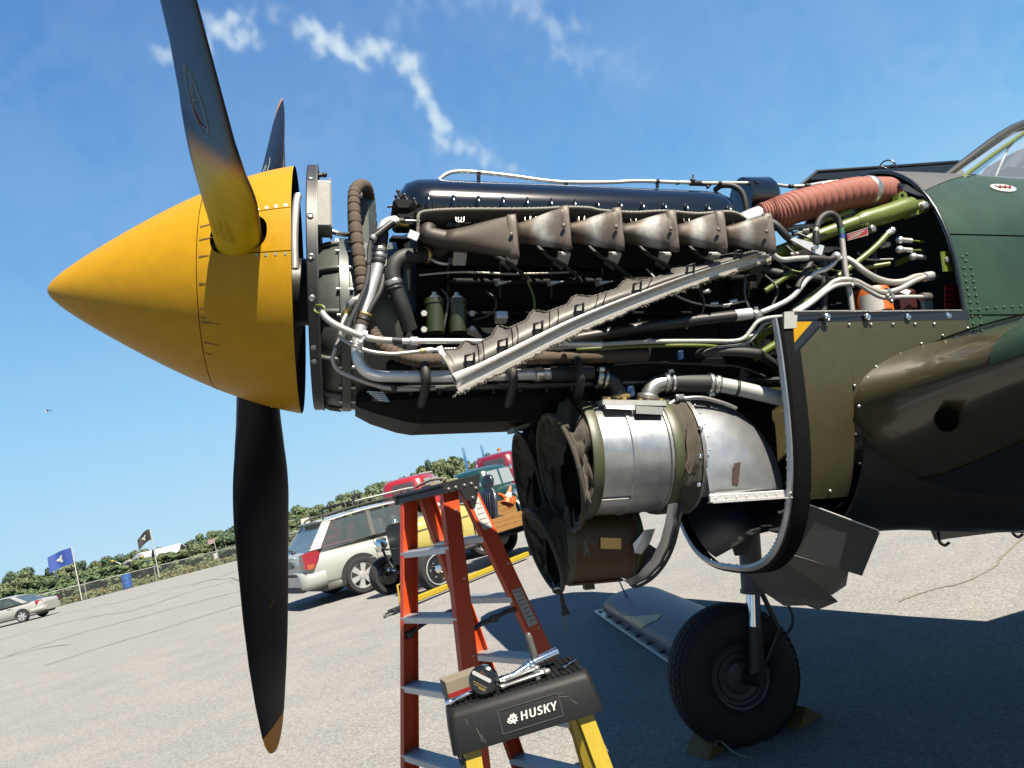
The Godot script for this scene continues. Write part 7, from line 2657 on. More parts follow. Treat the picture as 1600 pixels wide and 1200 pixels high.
# spec: hull stations, glass-house points [rear base, roof rear, roof front, screen base] as [x, y], half widths at belt and roof, pillar stations, wheels
func motor_car(o: Node3D, s: Dictionary, paint: Material) -> void:
	var glass := mt("car_glass", 0.14, 0.18, 0.18, 0.04, 0.0, {"alpha": 0.4})
	var dark := mt("car_dark", 0.02, 0.02, 0.021, 0.6)
	var b := MB.new()
	var rings := []
	for q in s.hull:
		rings.append(hull_ring(q[0], q[1], q[2], q[3]))
	b.loft(rings)
	var body := part("body", b, paint, o)
	b = MB.new()
	rings = []
	for q in s.hull:
		rings.append(hull_ring(clampf(q[0], s.hull[0][0] + 0.35, s.hull[-1][0] - 0.1), q[1] * 0.992 + 0.012, s.sill, s.sill + 0.17, 6.0))
	b.loft(rings)
	part("sill", b, mt("car_cladding", 0.16, 0.155, 0.14, 0.6), body)
	var house: Array = s.house
	var hb: float = s.belt
	var hr: float = s.roof
	var side := func(x: float, y: float, sg: float, out: float) -> Vector3:
		var f: float = clampf((y - house[0][1]) / (house[1][1] - house[0][1]), 0, 1)
		return Vector3(x, y, sg * (lerpf(hb, hr, pow(f, 1.3)) + out))
	# roof
	b = MB.new()
	rings = []
	for i in 9:
		var f := i / 8.0
		var x := lerpf(house[1][0], house[2][0], f)
		var y := lerpf(house[1][1], house[2][1], f) + 0.05 * sin(f * PI)
		var r := PackedVector3Array()
		for k in 13:
			var t := k / 12.0 * 2.0 - 1.0
			r.append(Vector3(x, y + 0.035 * (1.0 - t * t) - 0.03 * pow(absf(t), 6.0), t * (hr + 0.02)))
		for k in range(11, 0, -1):
			var t := k / 12.0 * 2.0 - 1.0
			r.append(Vector3(x, y - 0.035, t * hr))
		rings.append(r)
	b.loft(rings)
	part("roof", b, paint, body)
	for sg in [-1.0, 1.0]:
		# pillars
		for q in s.pillars:
			b = MB.new()
			var w: float = q[4]
			b.slab(PackedVector3Array([side.call(q[0], q[1], sg, 0.004), side.call(q[0] + w, q[1], sg, 0.004), side.call(q[2] + w * 0.85, q[3], sg, 0.004), side.call(q[2], q[3], sg, 0.004)]), Vector3(0, 0, -sg * 0.04))
			part("pillar", b, paint if q[5] else dark, body)
		# side glass
		b = MB.new()
		b.slab(PackedVector3Array([side.call(house[0][0] + 0.05, house[0][1], sg, -0.012), side.call(house[3][0] - 0.05, house[3][1], sg, -0.012), side.call(house[2][0], house[2][1] - 0.03, sg, -0.012), side.call(house[1][0], house[1][1] - 0.03, sg, -0.012)]), Vector3(0, 0, -sg * 0.006))
		part("side_window", b, glass, body)
		b = MB.new()
		b.tube(PackedVector3Array([side.call(house[0][0] + 0.02, house[0][1] + 0.01, sg, 0.006), side.call(house[3][0], house[3][1] + 0.01, sg, 0.006)]), 0.012, 6, 1)
		part("belt_trim", b, dark, body)
		for x in s.handles:
			b = MB.new()
			b.box(Vector3(x, house[0][1] - 0.12, sg * (s.half - 0.005)), Vector3(0.2, 0.035, 0.05), Basis(), 0.01)
			b.ball(Vector3(x, house[0][1] - 0.125, sg * (s.half - 0.02)), Vector3(0.12, 0.05, 0.022), 10, 6)
			part("door_handle", b, dark if s.dark_handles else paint, body)
		for x in s.seams:
			b = MB.new()
			b.tube(PackedVector3Array([Vector3(x, house[0][1] - 0.03, sg * (s.half - 0.012)), Vector3(x + 0.02, 0.6, sg * (s.half + 0.0015)), Vector3(x + 0.02, 0.36, sg * (s.half - 0.002))]), 0.005, 5, 3)
			part("door_seam", b, dark, body)
	# end panes
	for e in [[house[0], house[1], "rear_window"], [house[3], house[2], "windscreen"]]:
		b = MB.new()
		b.slab(PackedVector3Array([Vector3(e[0][0], e[0][1], -hb * 0.93), Vector3(e[0][0], e[0][1], hb * 0.93), Vector3(e[1][0], e[1][1] - 0.02, hr * 0.95), Vector3(e[1][0], e[1][1] - 0.02, -hr * 0.95)]), Vector3(0.006, 0, 0))
		part(e[2], b, glass, body)
	# cabin: dark floor tray, seats with head rests
	b = MB.new()
	b.box(Vector3((house[0][0] + house[3][0]) / 2, house[0][1] - 0.04, 0), Vector3(house[3][0] - house[0][0] - 0.1, 0.02, hb * 1.8))
	part("cabin_shelf", b, dark, body)
	for x in s.seats:
		for sg in [-1.0, 1.0]:
			b = MB.new()
			b.ball(Vector3(x, house[0][1] + 0.03, sg * 0.36), Vector3(0.12, 0.26, 0.24), 14, 8)
			b.ball(Vector3(x - 0.04, house[0][1] + 0.31, sg * 0.36), Vector3(0.06, 0.09, 0.13), 12, 7)
			part("seat", b, mt("car_seat", 0.24, 0.225, 0.19, 0.8), body)
	# wheels and arches
	for x in s.wheels:
		for sg in [-1.0, 1.0]:
			b = MB.new()
			var arc := PackedVector3Array()
			for k in 21:
				var an := PI * k / 20.0 - 0.12 + 0.24 * (k / 20.0 - 0.0)
				arc.append(Vector3(x + cos(an) * (s.wr + 0.065), s.wr + sin(an) * (s.wr + 0.065), sg * (s.half + 0.002)))
			b.slab(arc, Vector3(0, 0, -sg * 0.2))
			part("wheel_arch", b, dark, body)
			wheel_at(o, Vector3(x, s.wr, sg * (s.half - 0.072)), s.wr, 0.21, "spokes", mats["aluminium"])


func cars() -> void:
	# silver-white station wagon
	var p0 := G(566, 927)
	var o := thing("station_wagon", "silver-white station wagon with roof rails parked beyond the stepladder", "car", heading(Vector3(1.18, 0, -16.8), 0.934, -0.357, 1.10))
	var paint := mt("wagon_paint", 0.66, 0.67, 0.63, 0.28, 0.15, {"coat": 0.7})
	motor_car(o, {
		"hull": [[-2.34, 0.70, 0.36, 0.78], [-2.32, 0.80, 0.31, 0.97], [-2.15, 0.86, 0.27, 1.0], [-1.6, 0.885, 0.25, 0.97], [-0.5, 0.89, 0.24, 0.95], [0.7, 0.89, 0.24, 0.95], [1.1, 0.885, 0.24, 0.97], [1.7, 0.87, 0.26, 0.88], [2.15, 0.80, 0.30, 0.76], [2.36, 0.66, 0.34, 0.62]],
		"sill": 0.22, "house": [[-2.22, 0.98], [-1.78, 1.46], [0.28, 1.47], [1.1, 0.97]], "belt": 0.80, "roof": 0.60, "half": 0.885,
		"pillars": [[-2.2, 0.98, -1.80, 1.44, 0.20, true], [-0.98, 0.97, -0.92, 1.46, 0.09, false], [0.05, 0.97, 0.02, 1.46, 0.09, false], [0.98, 0.97, 0.22, 1.46, 0.12, true]],
		"handles": [-0.85, 0.25], "dark_handles": true, "seams": [-1.0, 0.08, 1.05], "seats": [-0.72, 0.42], "wheels": [-1.34, 1.33], "wr": 0.335}, paint)
	var b := MB.new()
	for sg in [-1.0, 1.0]:
		b = MB.new()
		b.tube(PackedVector3Array([Vector3(-1.75, 1.49, sg * 0.54), Vector3(-1.6, 1.56, sg * 0.54), Vector3(-0.7, 1.60, sg * 0.54), Vector3(0.1, 1.57, sg * 0.54), Vector3(0.2, 1.50, sg * 0.54)]), 0.018, 8, 3)
		part("roof_rail", b, mats["rubber"], o)
		b = MB.new()
		b.slab(PackedVector3Array([Vector3(-2.352, 0.70, sg * 0.60), Vector3(-2.352, 0.95, sg * 0.64), Vector3(-2.345, 0.975, sg * 0.835), Vector3(-2.345, 0.69, sg * 0.862)]), Vector3(0.09, 0, 0))
		b.slab(PackedVector3Array([Vector3(-2.31, 0.69, sg * 0.845), Vector3(-2.27, 0.985, sg * 0.835), Vector3(-2.08, 0.98, sg * 0.868), Vector3(-2.03, 0.92, sg * 0.882), Vector3(-2.14, 0.76, sg * 0.887), Vector3(-2.20, 0.67, sg * 0.885)]), Vector3(0, 0, -sg * 0.09))
		var lamp := part("tail_light", b, mt("lens_red", 0.42, 0.012, 0.012, 0.12, 0.0, {"coat": 1.0}), o)
		b = MB.new()
		b.slab(PackedVector3Array([Vector3(-2.325, 0.685, sg * 0.852), Vector3(-2.31, 0.77, sg * 0.852), Vector3(-2.17, 0.765, sg * 0.893), Vector3(-2.22, 0.68, sg * 0.893)]), Vector3(0, 0, -sg * 0.08))
		part("amber_lens", b, mt("lens_amber", 0.55, 0.14, 0.01, 0.12, 0.0, {"coat": 1.0}), lamp)
	b = MB.new()
	b.box(Vector3(-1.1, 1.56, 0), Vector3(0.05, 0.02, 1.08), Basis(), 0.004)
	b.box(Vector3(-0.2, 1.58, 0), Vector3(0.05, 0.02, 1.08), Basis(), 0.004)
	part("cross_bars", b, mats["rubber"], o)
	b = MB.new()
	var rings := []
	for q in [[-2.43, 0.66], [-2.42, 0.78], [-2.30, 0.862], [-2.0, 0.893]]:
		rings.append(hull_ring(q[0], q[1], 0.30, 0.66, 5.0))
	b.loft(rings)
	var bm := part("rear_bumper", b, paint, o)
	b = MB.new()
	b.box(Vector3(-2.425, 0.62, 0), Vector3(0.05, 0.05, 1.2), Basis(), 0.01)
	b.box(Vector3(-2.40, 0.36, 0), Vector3(0.10, 0.10, 1.5), Basis(), 0.02)
	part("bumper_trim", b, mats["car_dark"], bm)
	b = MB.new()
	b.box(Vector3(-2.365, 0.80, 0), Vector3(0.02, 0.14, 0.33), Basis(), 0.004)
	part("number_plate", b, mt("plate", 0.35, 0.42, 0.42, 0.5), o)
	b = MB.new()
	b.box(Vector3(-2.365, 0.92, 0), Vector3(0.03, 0.035, 0.9), Basis(), 0.008)
	part("tailgate_trim", b, mats["aluminium"], o)
	b = MB.new()
	b.box(Vector3(-1.80, 1.475, 0), Vector3(0.16, 0.03, 1.1), Basis(), 0.01)
	part("roof_spoiler", b, paint, o)
	b = MB.new()
	b.cyl(Vector3(-2.2, 1.02, -0.05), Vector3(-2.16, 1.06, -0.5), 0.012, -1, 6)
	b.ball(Vector3(-2.24, 1.01, 0), Vector3(0.04, 0.03, 0.05), 8, 5)
	part("rear_wiper", b, mats["car_dark"], o)
	# silver saloon at the left edge
	var pw := G(38, 972)
	var hd := Vector3(-0.97, 0, -0.22).normalized()
	var right := hd.cross(Vector3.UP)
	var sc := 1.08
	var at := pw + hd * 1.38 * sc
	at -= right * (-0.80 if right.z < 0 else 0.80) * sc
	o = thing("silver_saloon", "silver saloon car seen from its side at the left edge of the apron", "car", heading(at, hd.x, hd.z, sc))
	var silver := mt("saloon_paint", 0.72, 0.71, 0.66, 0.28, 0.25, {"coat": 0.7})
	motor_car(o, {
		"hull": [[-2.42, 0.66, 0.40, 0.80], [-2.36, 0.78, 0.33, 0.97], [-2.1, 0.85, 0.28, 1.0], [-1.5, 0.89, 0.25, 0.96], [-0.5, 0.895, 0.23, 0.92], [0.8, 0.89, 0.23, 0.91], [1.3, 0.88, 0.24, 0.92], [1.9, 0.86, 0.27, 0.80], [2.3, 0.74, 0.32, 0.68], [2.42, 0.6, 0.36, 0.58]],
		"sill": 0.21, "house": [[-1.75, 0.97], [-0.9, 1.41], [0.35, 1.42], [1.25, 0.92]], "belt": 0.78, "roof": 0.58, "half": 0.89,
		"pillars": [[-1.72, 0.97, -0.92, 1.40, 0.30, true], [-0.05, 0.93, -0.08, 1.41, 0.08, false], [1.12, 0.93, 0.28, 1.41, 0.12, true]],
		"handles": [-0.75, 0.3], "dark_handles": false, "seams": [-0.95, 0.0, 1.1], "seats": [-0.6, 0.45], "wheels": [-1.38, 1.38], "wr": 0.33}, silver)
	for sg in [-1.0, 1.0]:
		b = MB.new()
		b.slab(PackedVector3Array([Vector3(-2.40, 0.76, sg * 0.62), Vector3(-2.37, 0.95, sg * 0.66), Vector3(-2.10, 0.97, sg * 0.845), Vector3(-2.14, 0.78, sg * 0.862)]), Vector3(-0.015, 0, sg * 0.015))
		part("tail_light", b, mats["lens_red"], o)
	b = MB.new()
	rings = []
	for q in [[-2.50, 0.60], [-2.47, 0.74], [-2.30, 0.86], [-1.85, 0.89]]:
		rings.append(hull_ring(q[0], q[1], 0.36, 0.64, 5.0))
	b.loft(rings)
	part("rear_bumper", b, silver, o)


func old_truck(called: String, label: String, xf: Transform3D, paint: Material, tall: float, lights: bool, stack: bool) -> Node3D:
	var o := thing(called, label, "truck", xf, "")
	var glass := mt("truck_glass", 0.42, 0.47, 0.48, 0.08, 0.0, {"coat": 0.8})
	# cab
	var b := MB.new()
	var rings := []
	for q in [[0.70, 0.78, 0.80], [1.15, 0.84, 0.82], [1.45, 0.83, 0.80], [1.84, 0.76, 0.74], [1.93, 0.69, 0.67], [1.985, 0.52, 0.50], [2.01, 0.26, 0.25]]:
		var r := PackedVector3Array()
		for k in 28:
			var an := TAU * k / 28
			var c := cos(an)
			var s := sin(an)
			r.append(Vector3(-0.45 + q[1] * signf(c) * pow(absf(c), 0.5), q[0] * tall, q[2] * signf(s) * pow(absf(s), 0.5)))
		rings.append(r)
	b.loft(rings)
	var cab := part("cab", b, paint, o)
	for sg in [-1.0, 1.0]:
		b = MB.new()
		b.slab(PackedVector3Array([Vector3(0.365, 1.36 * tall, sg * 0.05), Vector3(0.365, 1.36 * tall, sg * 0.62), Vector3(0.30, 1.83 * tall, sg * 0.56), Vector3(0.30, 1.84 * tall, sg * 0.05)]), Vector3(0.03, 0, 0))
		part("windscreen_pane", b, glass, cab)
		b = MB.new()
		b.slab(PackedVector3Array([Vector3(-0.75, 1.36 * tall, sg * 0.80), Vector3(0.1, 1.36 * tall, sg * 0.80), Vector3(0.02, 1.83 * tall, sg * 0.745), Vector3(-0.7, 1.83 * tall, sg * 0.745)]), Vector3(0, 0, sg * 0.025))
		part("side_window", b, mats["car_glass"], cab)
		b = MB.new()
		b.tube(PackedVector3Array([Vector3(0.25, 0.72, sg * 0.83), Vector3(0.26, 1.3 * tall, sg * 0.83)]), 0.006, 5, 1)
		b.tube(PackedVector3Array([Vector3(-0.85, 0.72, sg * 0.83), Vector3(-0.86, 1.3 * tall, sg * 0.83)]), 0.006, 5, 1)
		part("door_seam", b, mats["car_dark"], cab)
		b = MB.new()
		b.cyl(Vector3(-0.7, 1.22 * tall, sg * 0.84), Vector3(-0.55, 1.22 * tall, sg * 0.85), 0.016, -1, 8)
		part("door_handle", b, mats["chrome"], cab)
		b = MB.new()
		b.cyl(Vector3(0.25, 1.45 * tall, sg * 0.8), Vector3(0.30, 1.5 * tall, sg * 1.02), 0.012, -1, 6)
		b.lathe(Vector3(0.3, 1.5 * tall, sg * 1.02), Vector3.RIGHT, [Vector2(0, 0.09), Vector2(0.03, 0.08), Vector2(0.04, 0.001)], 14)
		part("mirror", b, mats["chrome"], cab)
		# fender, lamp, wheel
		b = MB.new()
		rings = []
		for i in 11:
			var an := PI * (i / 10.0) * 1.05 - 0.1
			var c := Vector3(1.12 - cos(an) * 0.50, 0.42 + sin(an) * 0.52, sg * 0.76)
			var n := Vector3(-cos(an), sin(an), 0)
			var r := PackedVector3Array()
			for k in 12:
				var t := TAU * k / 12
				r.append(c + n * (cos(t) * 0.07) + Vector3(0, 0, sin(t) * 0.20))
			rings.append(r)
		b.loft(rings)
		part("fender", b, paint, o)
		b = MB.new()
		b.lathe(Vector3(1.40, 1.02, sg * 0.68), Vector3.RIGHT, [Vector2(-0.18, 0.02), Vector2(-0.05, 0.11), Vector2(0.02, 0.12), Vector2(0.03, 0.10), Vector2(0.045, 0.001)], 18)
		part("headlight", b, mats["chrome"], o)
		for x in [1.12, -1.9]:
			wheel_at(o, Vector3(x, 0.40, sg * 0.72), 0.40, 0.22, "disc", paint)
	# bonnet with louvres and a barred grille
	b = MB.new()
	rings = []
	for q in [[0.30, 0.60, 1.30], [0.7, 0.55, 1.29], [1.2, 0.44, 1.24], [1.48, 0.34, 1.16], [1.55, 0.24, 1.05]]:
		rings.append(hull_ring(q[0], q[1], 0.55, q[2] * lerpf(1.0, tall, 0.5), 3.0))
	b.loft(rings)
	var hood := part("bonnet", b, paint, o)
	for i in 5:
		b = MB.new()
		b.box(Vector3(1.50 + i * 0.008, 0.70 + i * 0.085, 0), Vector3(0.12, 0.035, 0.62 - 0.05 * i), Basis(), 0.01)
		part("grille_bar", b, mats["light_paint"] if not stack else mats["chrome"], hood)
	for i in 5:
		b = MB.new()
		b.box(Vector3(0.75, 0.85 + i * 0.06, 0), Vector3(0.42, 0.018, 1.10 - 0.02 * i), Basis(), 0.004)
		part("louvre", b, mats["car_dark"], hood)
	b = MB.new()
	b.box(Vector3(1.70, 0.48, 0), Vector3(0.10, 0.16, 1.7), Basis(), 0.03)
	part("bumper", b, mats["chrome"], o)
	b = MB.new()
	b.box(Vector3(-2.1, 0.85, 0), Vector3(1.7, 0.5, 1.7), Basis(), 0.03)
	b.box(Vector3(-1.0, 0.52, 0), Vector3(4.2, 0.12, 0.9), Basis(), 0.02)
	part("load_bed", b, paint, o)
	if lights:
		for i in 5:
			b = MB.new()
			b.ball(Vector3(0.16, 1.99 * tall, -0.44 + i * 0.22), Vector3(0.05, 0.035, 0.035), 8, 5)
			part("marker_light", b, mats["light_paint"], cab)
	if stack:
		for sg in [-1.0, 1.0]:
			b = MB.new()
			b.tube(PackedVector3Array([Vector3(-1.35, 0.6, sg * 0.72), Vector3(-1.35, 1.5, sg * 0.72), Vector3(-1.35, 1.52, sg * 0.72), Vector3(-1.35, 2.65, sg * 0.72)]), [0.09, 0.09, 0.05, 0.05], 12, 1)
			part("exhaust_stack", b, mats["chrome"], o)
		b = MB.new()
		b.lathe(Vector3(-0.4, 2.06 * tall, 0), Vector3.UP, [Vector2(0, 0.07), Vector2(0.08, 0.06), Vector2(0.1, 0.001)], 12)
		part("beacon", b, mats["orange"], cab)
	return o


func hot_rod() -> void:
	var yel := mt("rod_yellow", 0.74, 0.62, 0.17, 0.25, 0.0, {"coat": 0.8})
	var wood := mt("bed_wood", 0.56, 0.27, 0.055, 0.35, 0.0, {"var": [3.0, 0.65, 0.02, 81], "coat": 0.5})
	wood.uv1_scale = Vector3(1.0, 9.0, 9.0)
	var front := Vector3(0.95, 0, -13.45)
	var rear := Vector3(3.45, 0, -14.75)
	var f := (front - rear).normalized()
	var o := thing("hot_rod", "yellow hot rod pickup with open cockpit, wooden bed and chrome headlights", "car", heading(front, f.x, f.z, 1.08))
	# local: x forward from the front axle, y up
	var b := MB.new()
	var rings := []
	for q in [[0.02, 0.30, 0.62, 1.12], [-0.05, 0.33, 0.58, 1.15], [-0.5, 0.37, 0.52, 1.18], [-1.0, 0.43, 0.48, 1.20], [-1.15, 0.45, 0.46, 1.20]]:
		rings.append(hull_ring(q[0], q[1], q[2], q[3], 3.6))
	b.loft(rings)
	var hood := part("bonnet", b, yel, o)
	b = MB.new()
	rings = []
	for q in [[-1.165, 0.455, 0.44, 1.21], [-1.3, 0.55, 0.42, 1.22], [-1.38, 0.60, 0.42, 1.18]]:
		rings.append(hull_ring(q[0], q[1], q[2], q[3], 3.6))
	b.loft(rings)
	part("cowl", b, yel, o)
	b = MB.new()
	var rr := PackedVector3Array()
	for v in hull_ring(-1.158, 0.456, 0.45, 1.212, 3.6):
		rr.append(v)
	rr.append(rr[0])
	b.tube(rr, 0.012, 6, 1)
	part("cowl_joint", b, mats["car_dark"], hood)
	for sg in [-1.0, 1.0]:
		for k in 2:
			for i in 10:
				b = MB.new()
				b.box(Vector3(-0.30 - k * 0.42 - i * 0.025, 0.86, sg * (0.375 + k * 0.035 + i * 0.0014)), Vector3(0.008, 0.22, 0.02), Basis(), 0.003)
				part("louvre", b, yel, hood)
		b = MB.new()
		b.tube(PackedVector3Array([Vector3(-1.1, 1.0, sg * 0.45), Vector3(-0.5, 0.98, sg * 0.385), Vector3(0.0, 0.96, sg * 0.33)]), 0.006, 5, 2)
		part("bonnet_seam", b, mats["car_dark"], hood)
		# headlight on its bar
		b = MB.new()
		b.lathe(Vector3(0.22, 0.86, sg * 0.44), Vector3.RIGHT, [Vector2(-0.17, 0.015), Vector2(-0.12, 0.07), Vector2(-0.02, 0.108), Vector2(0.02, 0.112), Vector2(0.03, 0.10), Vector2(0.045, 0.001)], 22)
		part("headlight", b, mats["chrome"], o)
		b = MB.new()
		b.tube(PackedVector3Array([Vector3(0.16, 0.76, sg * 0.44), Vector3(0.14, 0.62, sg * 0.42), Vector3(0.10, 0.45, sg * 0.34)]), 0.022, 8, 3)
		part("lamp_bracket", b, mats["car_dark"], o)
		wheel_at(o, Vector3(0, 0.33, sg * 0.74), 0.335, 0.21, "rod", mats["black_paint"])
		wheel_at(o, Vector3(-2.62, 0.40, sg * 0.78), 0.40, 0.34, "rod", mats["black_paint"])
		b = MB.new()
		b.lathe(Vector3(0, 0.33, sg * 0.855), Vector3(0, 0, sg), [Vector2(-0.01, 0.235), Vector2(0.006, 0.245), Vector2(0.008, 0.228), Vector2(-0.01, 0.222)], 30)
		part("bright_ring", b, mats["aluminium"], o)
		b = MB.new()
		b.tube(PackedVector3Array([Vector3(-2.6, 0.5, sg * 0.33), Vector3(-1.0, 0.46, sg * 0.33), Vector3(0.1, 0.5, sg * 0.30)]), 0.05, 6, 2)
		part("chassis_rail", b, mats["car_dark"], o)
	b = MB.new()
	b.slab(PackedVector3Array([Vector3(0.05, 0.50, 0.30), Vector3(0.05, 1.10, 0.33), Vector3(0.05, 1.17, 0.2), Vector3(0.05, 1.17, -0.2), Vector3(0.05, 1.10, -0.33), Vector3(0.05, 0.50, -0.30)]), Vector3(0.05, 0, 0))
	part("radiator_shell", b, mats["car_dark"], o)
	b = MB.new()
	b.lathe(Vector3(0.08, 1.17, 0), Vector3.UP, [Vector2(0, 0.04), Vector2(0.03, 0.045), Vector2(0.06, 0.03), Vector2(0.07, 0.001)], 12)
	part("radiator_cap", b, mats["chrome"], o)
	b = MB.new()
	b.tube(PackedVector3Array([Vector3(0.0, 0.33, -0.74), Vector3(0.06, 0.36, -0.3), Vector3(0.06, 0.36, 0.3), Vector3(0.0, 0.33, 0.74)]), 0.035, 8, 3)
	b.tube(PackedVector3Array([Vector3(0.16, 0.78, -0.46), Vector3(0.15, 0.76, 0), Vector3(0.16, 0.78, 0.46)]), 0.018, 8, 2)
	part("front_axle", b, mats["car_dark"], o)
	for sg in [-1.0, 1.0]:
		b = MB.new()
		b.tube(PackedVector3Array([Vector3(0.02, 0.40, sg * 0.6), Vector3(0.12, 0.42, sg * 0.4), Vector3(0.14, 0.40, sg * 0.2)]), 0.018, 8, 3)
		b.ball(Vector3(0.05, 0.42, sg * 0.58), Vector3.ONE * 0.04, 8, 5)
		part("steering_arm", b, mats["chrome"], o)
	# wooden bed: boards on both sides, a dark post between
	for sg in [-1.0, 1.0]:
		for k in 3:
			b = MB.new()
			b.box(Vector3(-1.75, 0.62 + k * 0.085, sg * 0.66), Vector3(0.95, 0.08, 0.03), Basis(), 0.004)
			part("side_board", b, wood, o)
		for k in 4:
			b = MB.new()
			b.box(Vector3(-2.73, 0.68 + k * 0.105, sg * 0.72), Vector3(0.92, 0.10, 0.03), Basis(), 0.004)
			part("side_board", b, wood, o)
		b = MB.new()
		b.box(Vector3(-2.25, 0.83, sg * 0.69), Vector3(0.05, 0.52, 0.08), Basis(), 0.006)
		part("bed_post", b, mt("post_brown", 0.12, 0.045, 0.02, 0.5), o)
	b = MB.new()
	b.box(Vector3(-2.3, 0.58, 0), Vector3(2.0, 0.05, 1.3), Basis(), 0.01)
	part("bed_floor", b, mats["car_dark"], o)
	# two high-backed black bucket seats
	for sg in [-1.0, 1.0]:
		b = MB.new()
		rings = []
		for q in [[0.62, 0.24, 0.08, -1.62], [0.85, 0.25, 0.09, -1.67], [1.10, 0.24, 0.085, -1.74], [1.30, 0.19, 0.07, -1.79], [1.36, 0.10, 0.05, -1.81], [1.40, 0.14, 0.07, -1.82], [1.50, 0.15, 0.08, -1.84], [1.58, 0.11, 0.06, -1.85], [1.60, 0.05, 0.03, -1.85]]:
			var r := PackedVector3Array()
			for k in 18:
				var an := TAU * k / 18
				r.append(Vector3(q[3] + cos(an) * q[2] + 0.03 * pow(absf(sin(an)), 3.0), q[0], sg * 0.29 + sin(an) * q[1]))
			rings.append(r)
		b.loft(rings)
		var st := part("bucket_seat", b, mt("seat_leather", 0.022, 0.025, 0.033, 0.35, 0.0, {"coat": 0.3}), o)
		b = MB.new()
		for k in range(-2, 3):
			b.tube(PackedVector3Array([Vector3(-1.59, 0.85, sg * 0.29 + k * 0.07), Vector3(-1.645, 1.1, sg * 0.29 + k * 0.065), Vector3(-1.715, 1.28, sg * 0.29 + k * 0.05)]), 0.012, 6, 3)
		part("seat_pleats", b, mats["seat_leather"], st)
	b = MB.new()
	b.box(Vector3(-1.6, 0.70, 0), Vector3(0.5, 0.16, 1.05), Basis(), 0.05)
	part("seat_bench", b, mats["seat_leather"], o)
	b = MB.new()
	b.tube(PackedVector3Array([Vector3(-1.40, 0.95, 0.25), Vector3(-1.55, 0.92, 0.45), Vector3(-1.8, 0.95, 0.55), Vector3(-1.95, 0.9, 0.5)]), 0.012, 6, 3)
	b.tube(PackedVector3Array([Vector3(-1.4, 1.12, 0.1), Vector3(-1.45, 1.3, 0.3)]), 0.02, 8, 1)
	part("cockpit_rail", b, mats["chrome"], o)
	# cones lying in the bed
	var n := 0
	for q in [[-2.42, 0.05, 0.55], [-2.72, 0.25, -0.9]]:
		var lab: String = ["orange traffic cone with a white collar leaning in the hot rod's bed beside the seats", "orange traffic cone lying on its side at the back of the wooden bed"][n]
		var cone := thing("traffic_cone", lab, "traffic cone", o.transform * Transform3D(Basis(Vector3(0, 0, 1), q[2]) , Vector3(q[0], 0.98, q[1])), "traffic cones in the wooden bed")
		b = MB.new()
		b.lathe(Vector3.ZERO, Vector3.UP, [Vector2(0, 0.13), Vector2(0.02, 0.13), Vector2(0.021, 0.09), Vector2(0.36, 0.028), Vector2(0.365, 0.001)], 18)
		part("cone", b, mats["orange"], cone)
		b = MB.new()
		b.lathe(Vector3.ZERO, Vector3.UP, [Vector2(0.13, 0.0725), Vector2(0.23, 0.0535)], 18)
		part("collar", b, mats["white"], cone)
		n += 1


func tow_bar() -> void:
	var a := G(628, 955) + Vector3(0, 0.09, 0)
	var c := G(826, 873) + Vector3(0, 0.09, 0)
	var o := thing("tow_bar", "long yellow tow bar lying on the ground in front of the hot rod", "tow bar", Transform3D())
	var b := MB.new()
	b.box((a + c) / 2, Vector3((c - a).length(), 0.09, 0.09), heading(Vector3.ZERO, c.x - a.x, c.z - a.z).basis, 0.012)
	part("bar", b, mats["ladder_yellow"], o)
	var d := (c - a).normalized()
	b = MB.new()
	b.tube(PackedVector3Array([a, a + Vector3(0, 0.30, 0) + d * 0.02, a + Vector3(0, 0.32, 0) + d * 0.3, a + Vector3(0, 0.03, 0) + d * 0.34]), 0.016, 8, 1)
	part("hand_loop", b, mats["ladder_yellow"], o)
	b = MB.new()
	b.box(a - d * 0.1 - Vector3(0, 0.03, 0), Vector3(0.24, 0.05, 0.14), heading(Vector3.ZERO, d.x, d.z).basis, 0.01)
	b.tube(PackedVector3Array([a - d * 0.2 - Vector3(0, 0.03, 0), a - d * 0.32 - Vector3(0, 0.04, 0), a - d * 0.36 - Vector3(0, 0.07, 0)]), 0.02, 8, 2)
	part("hitch", b, mats["iron_dark"], o)


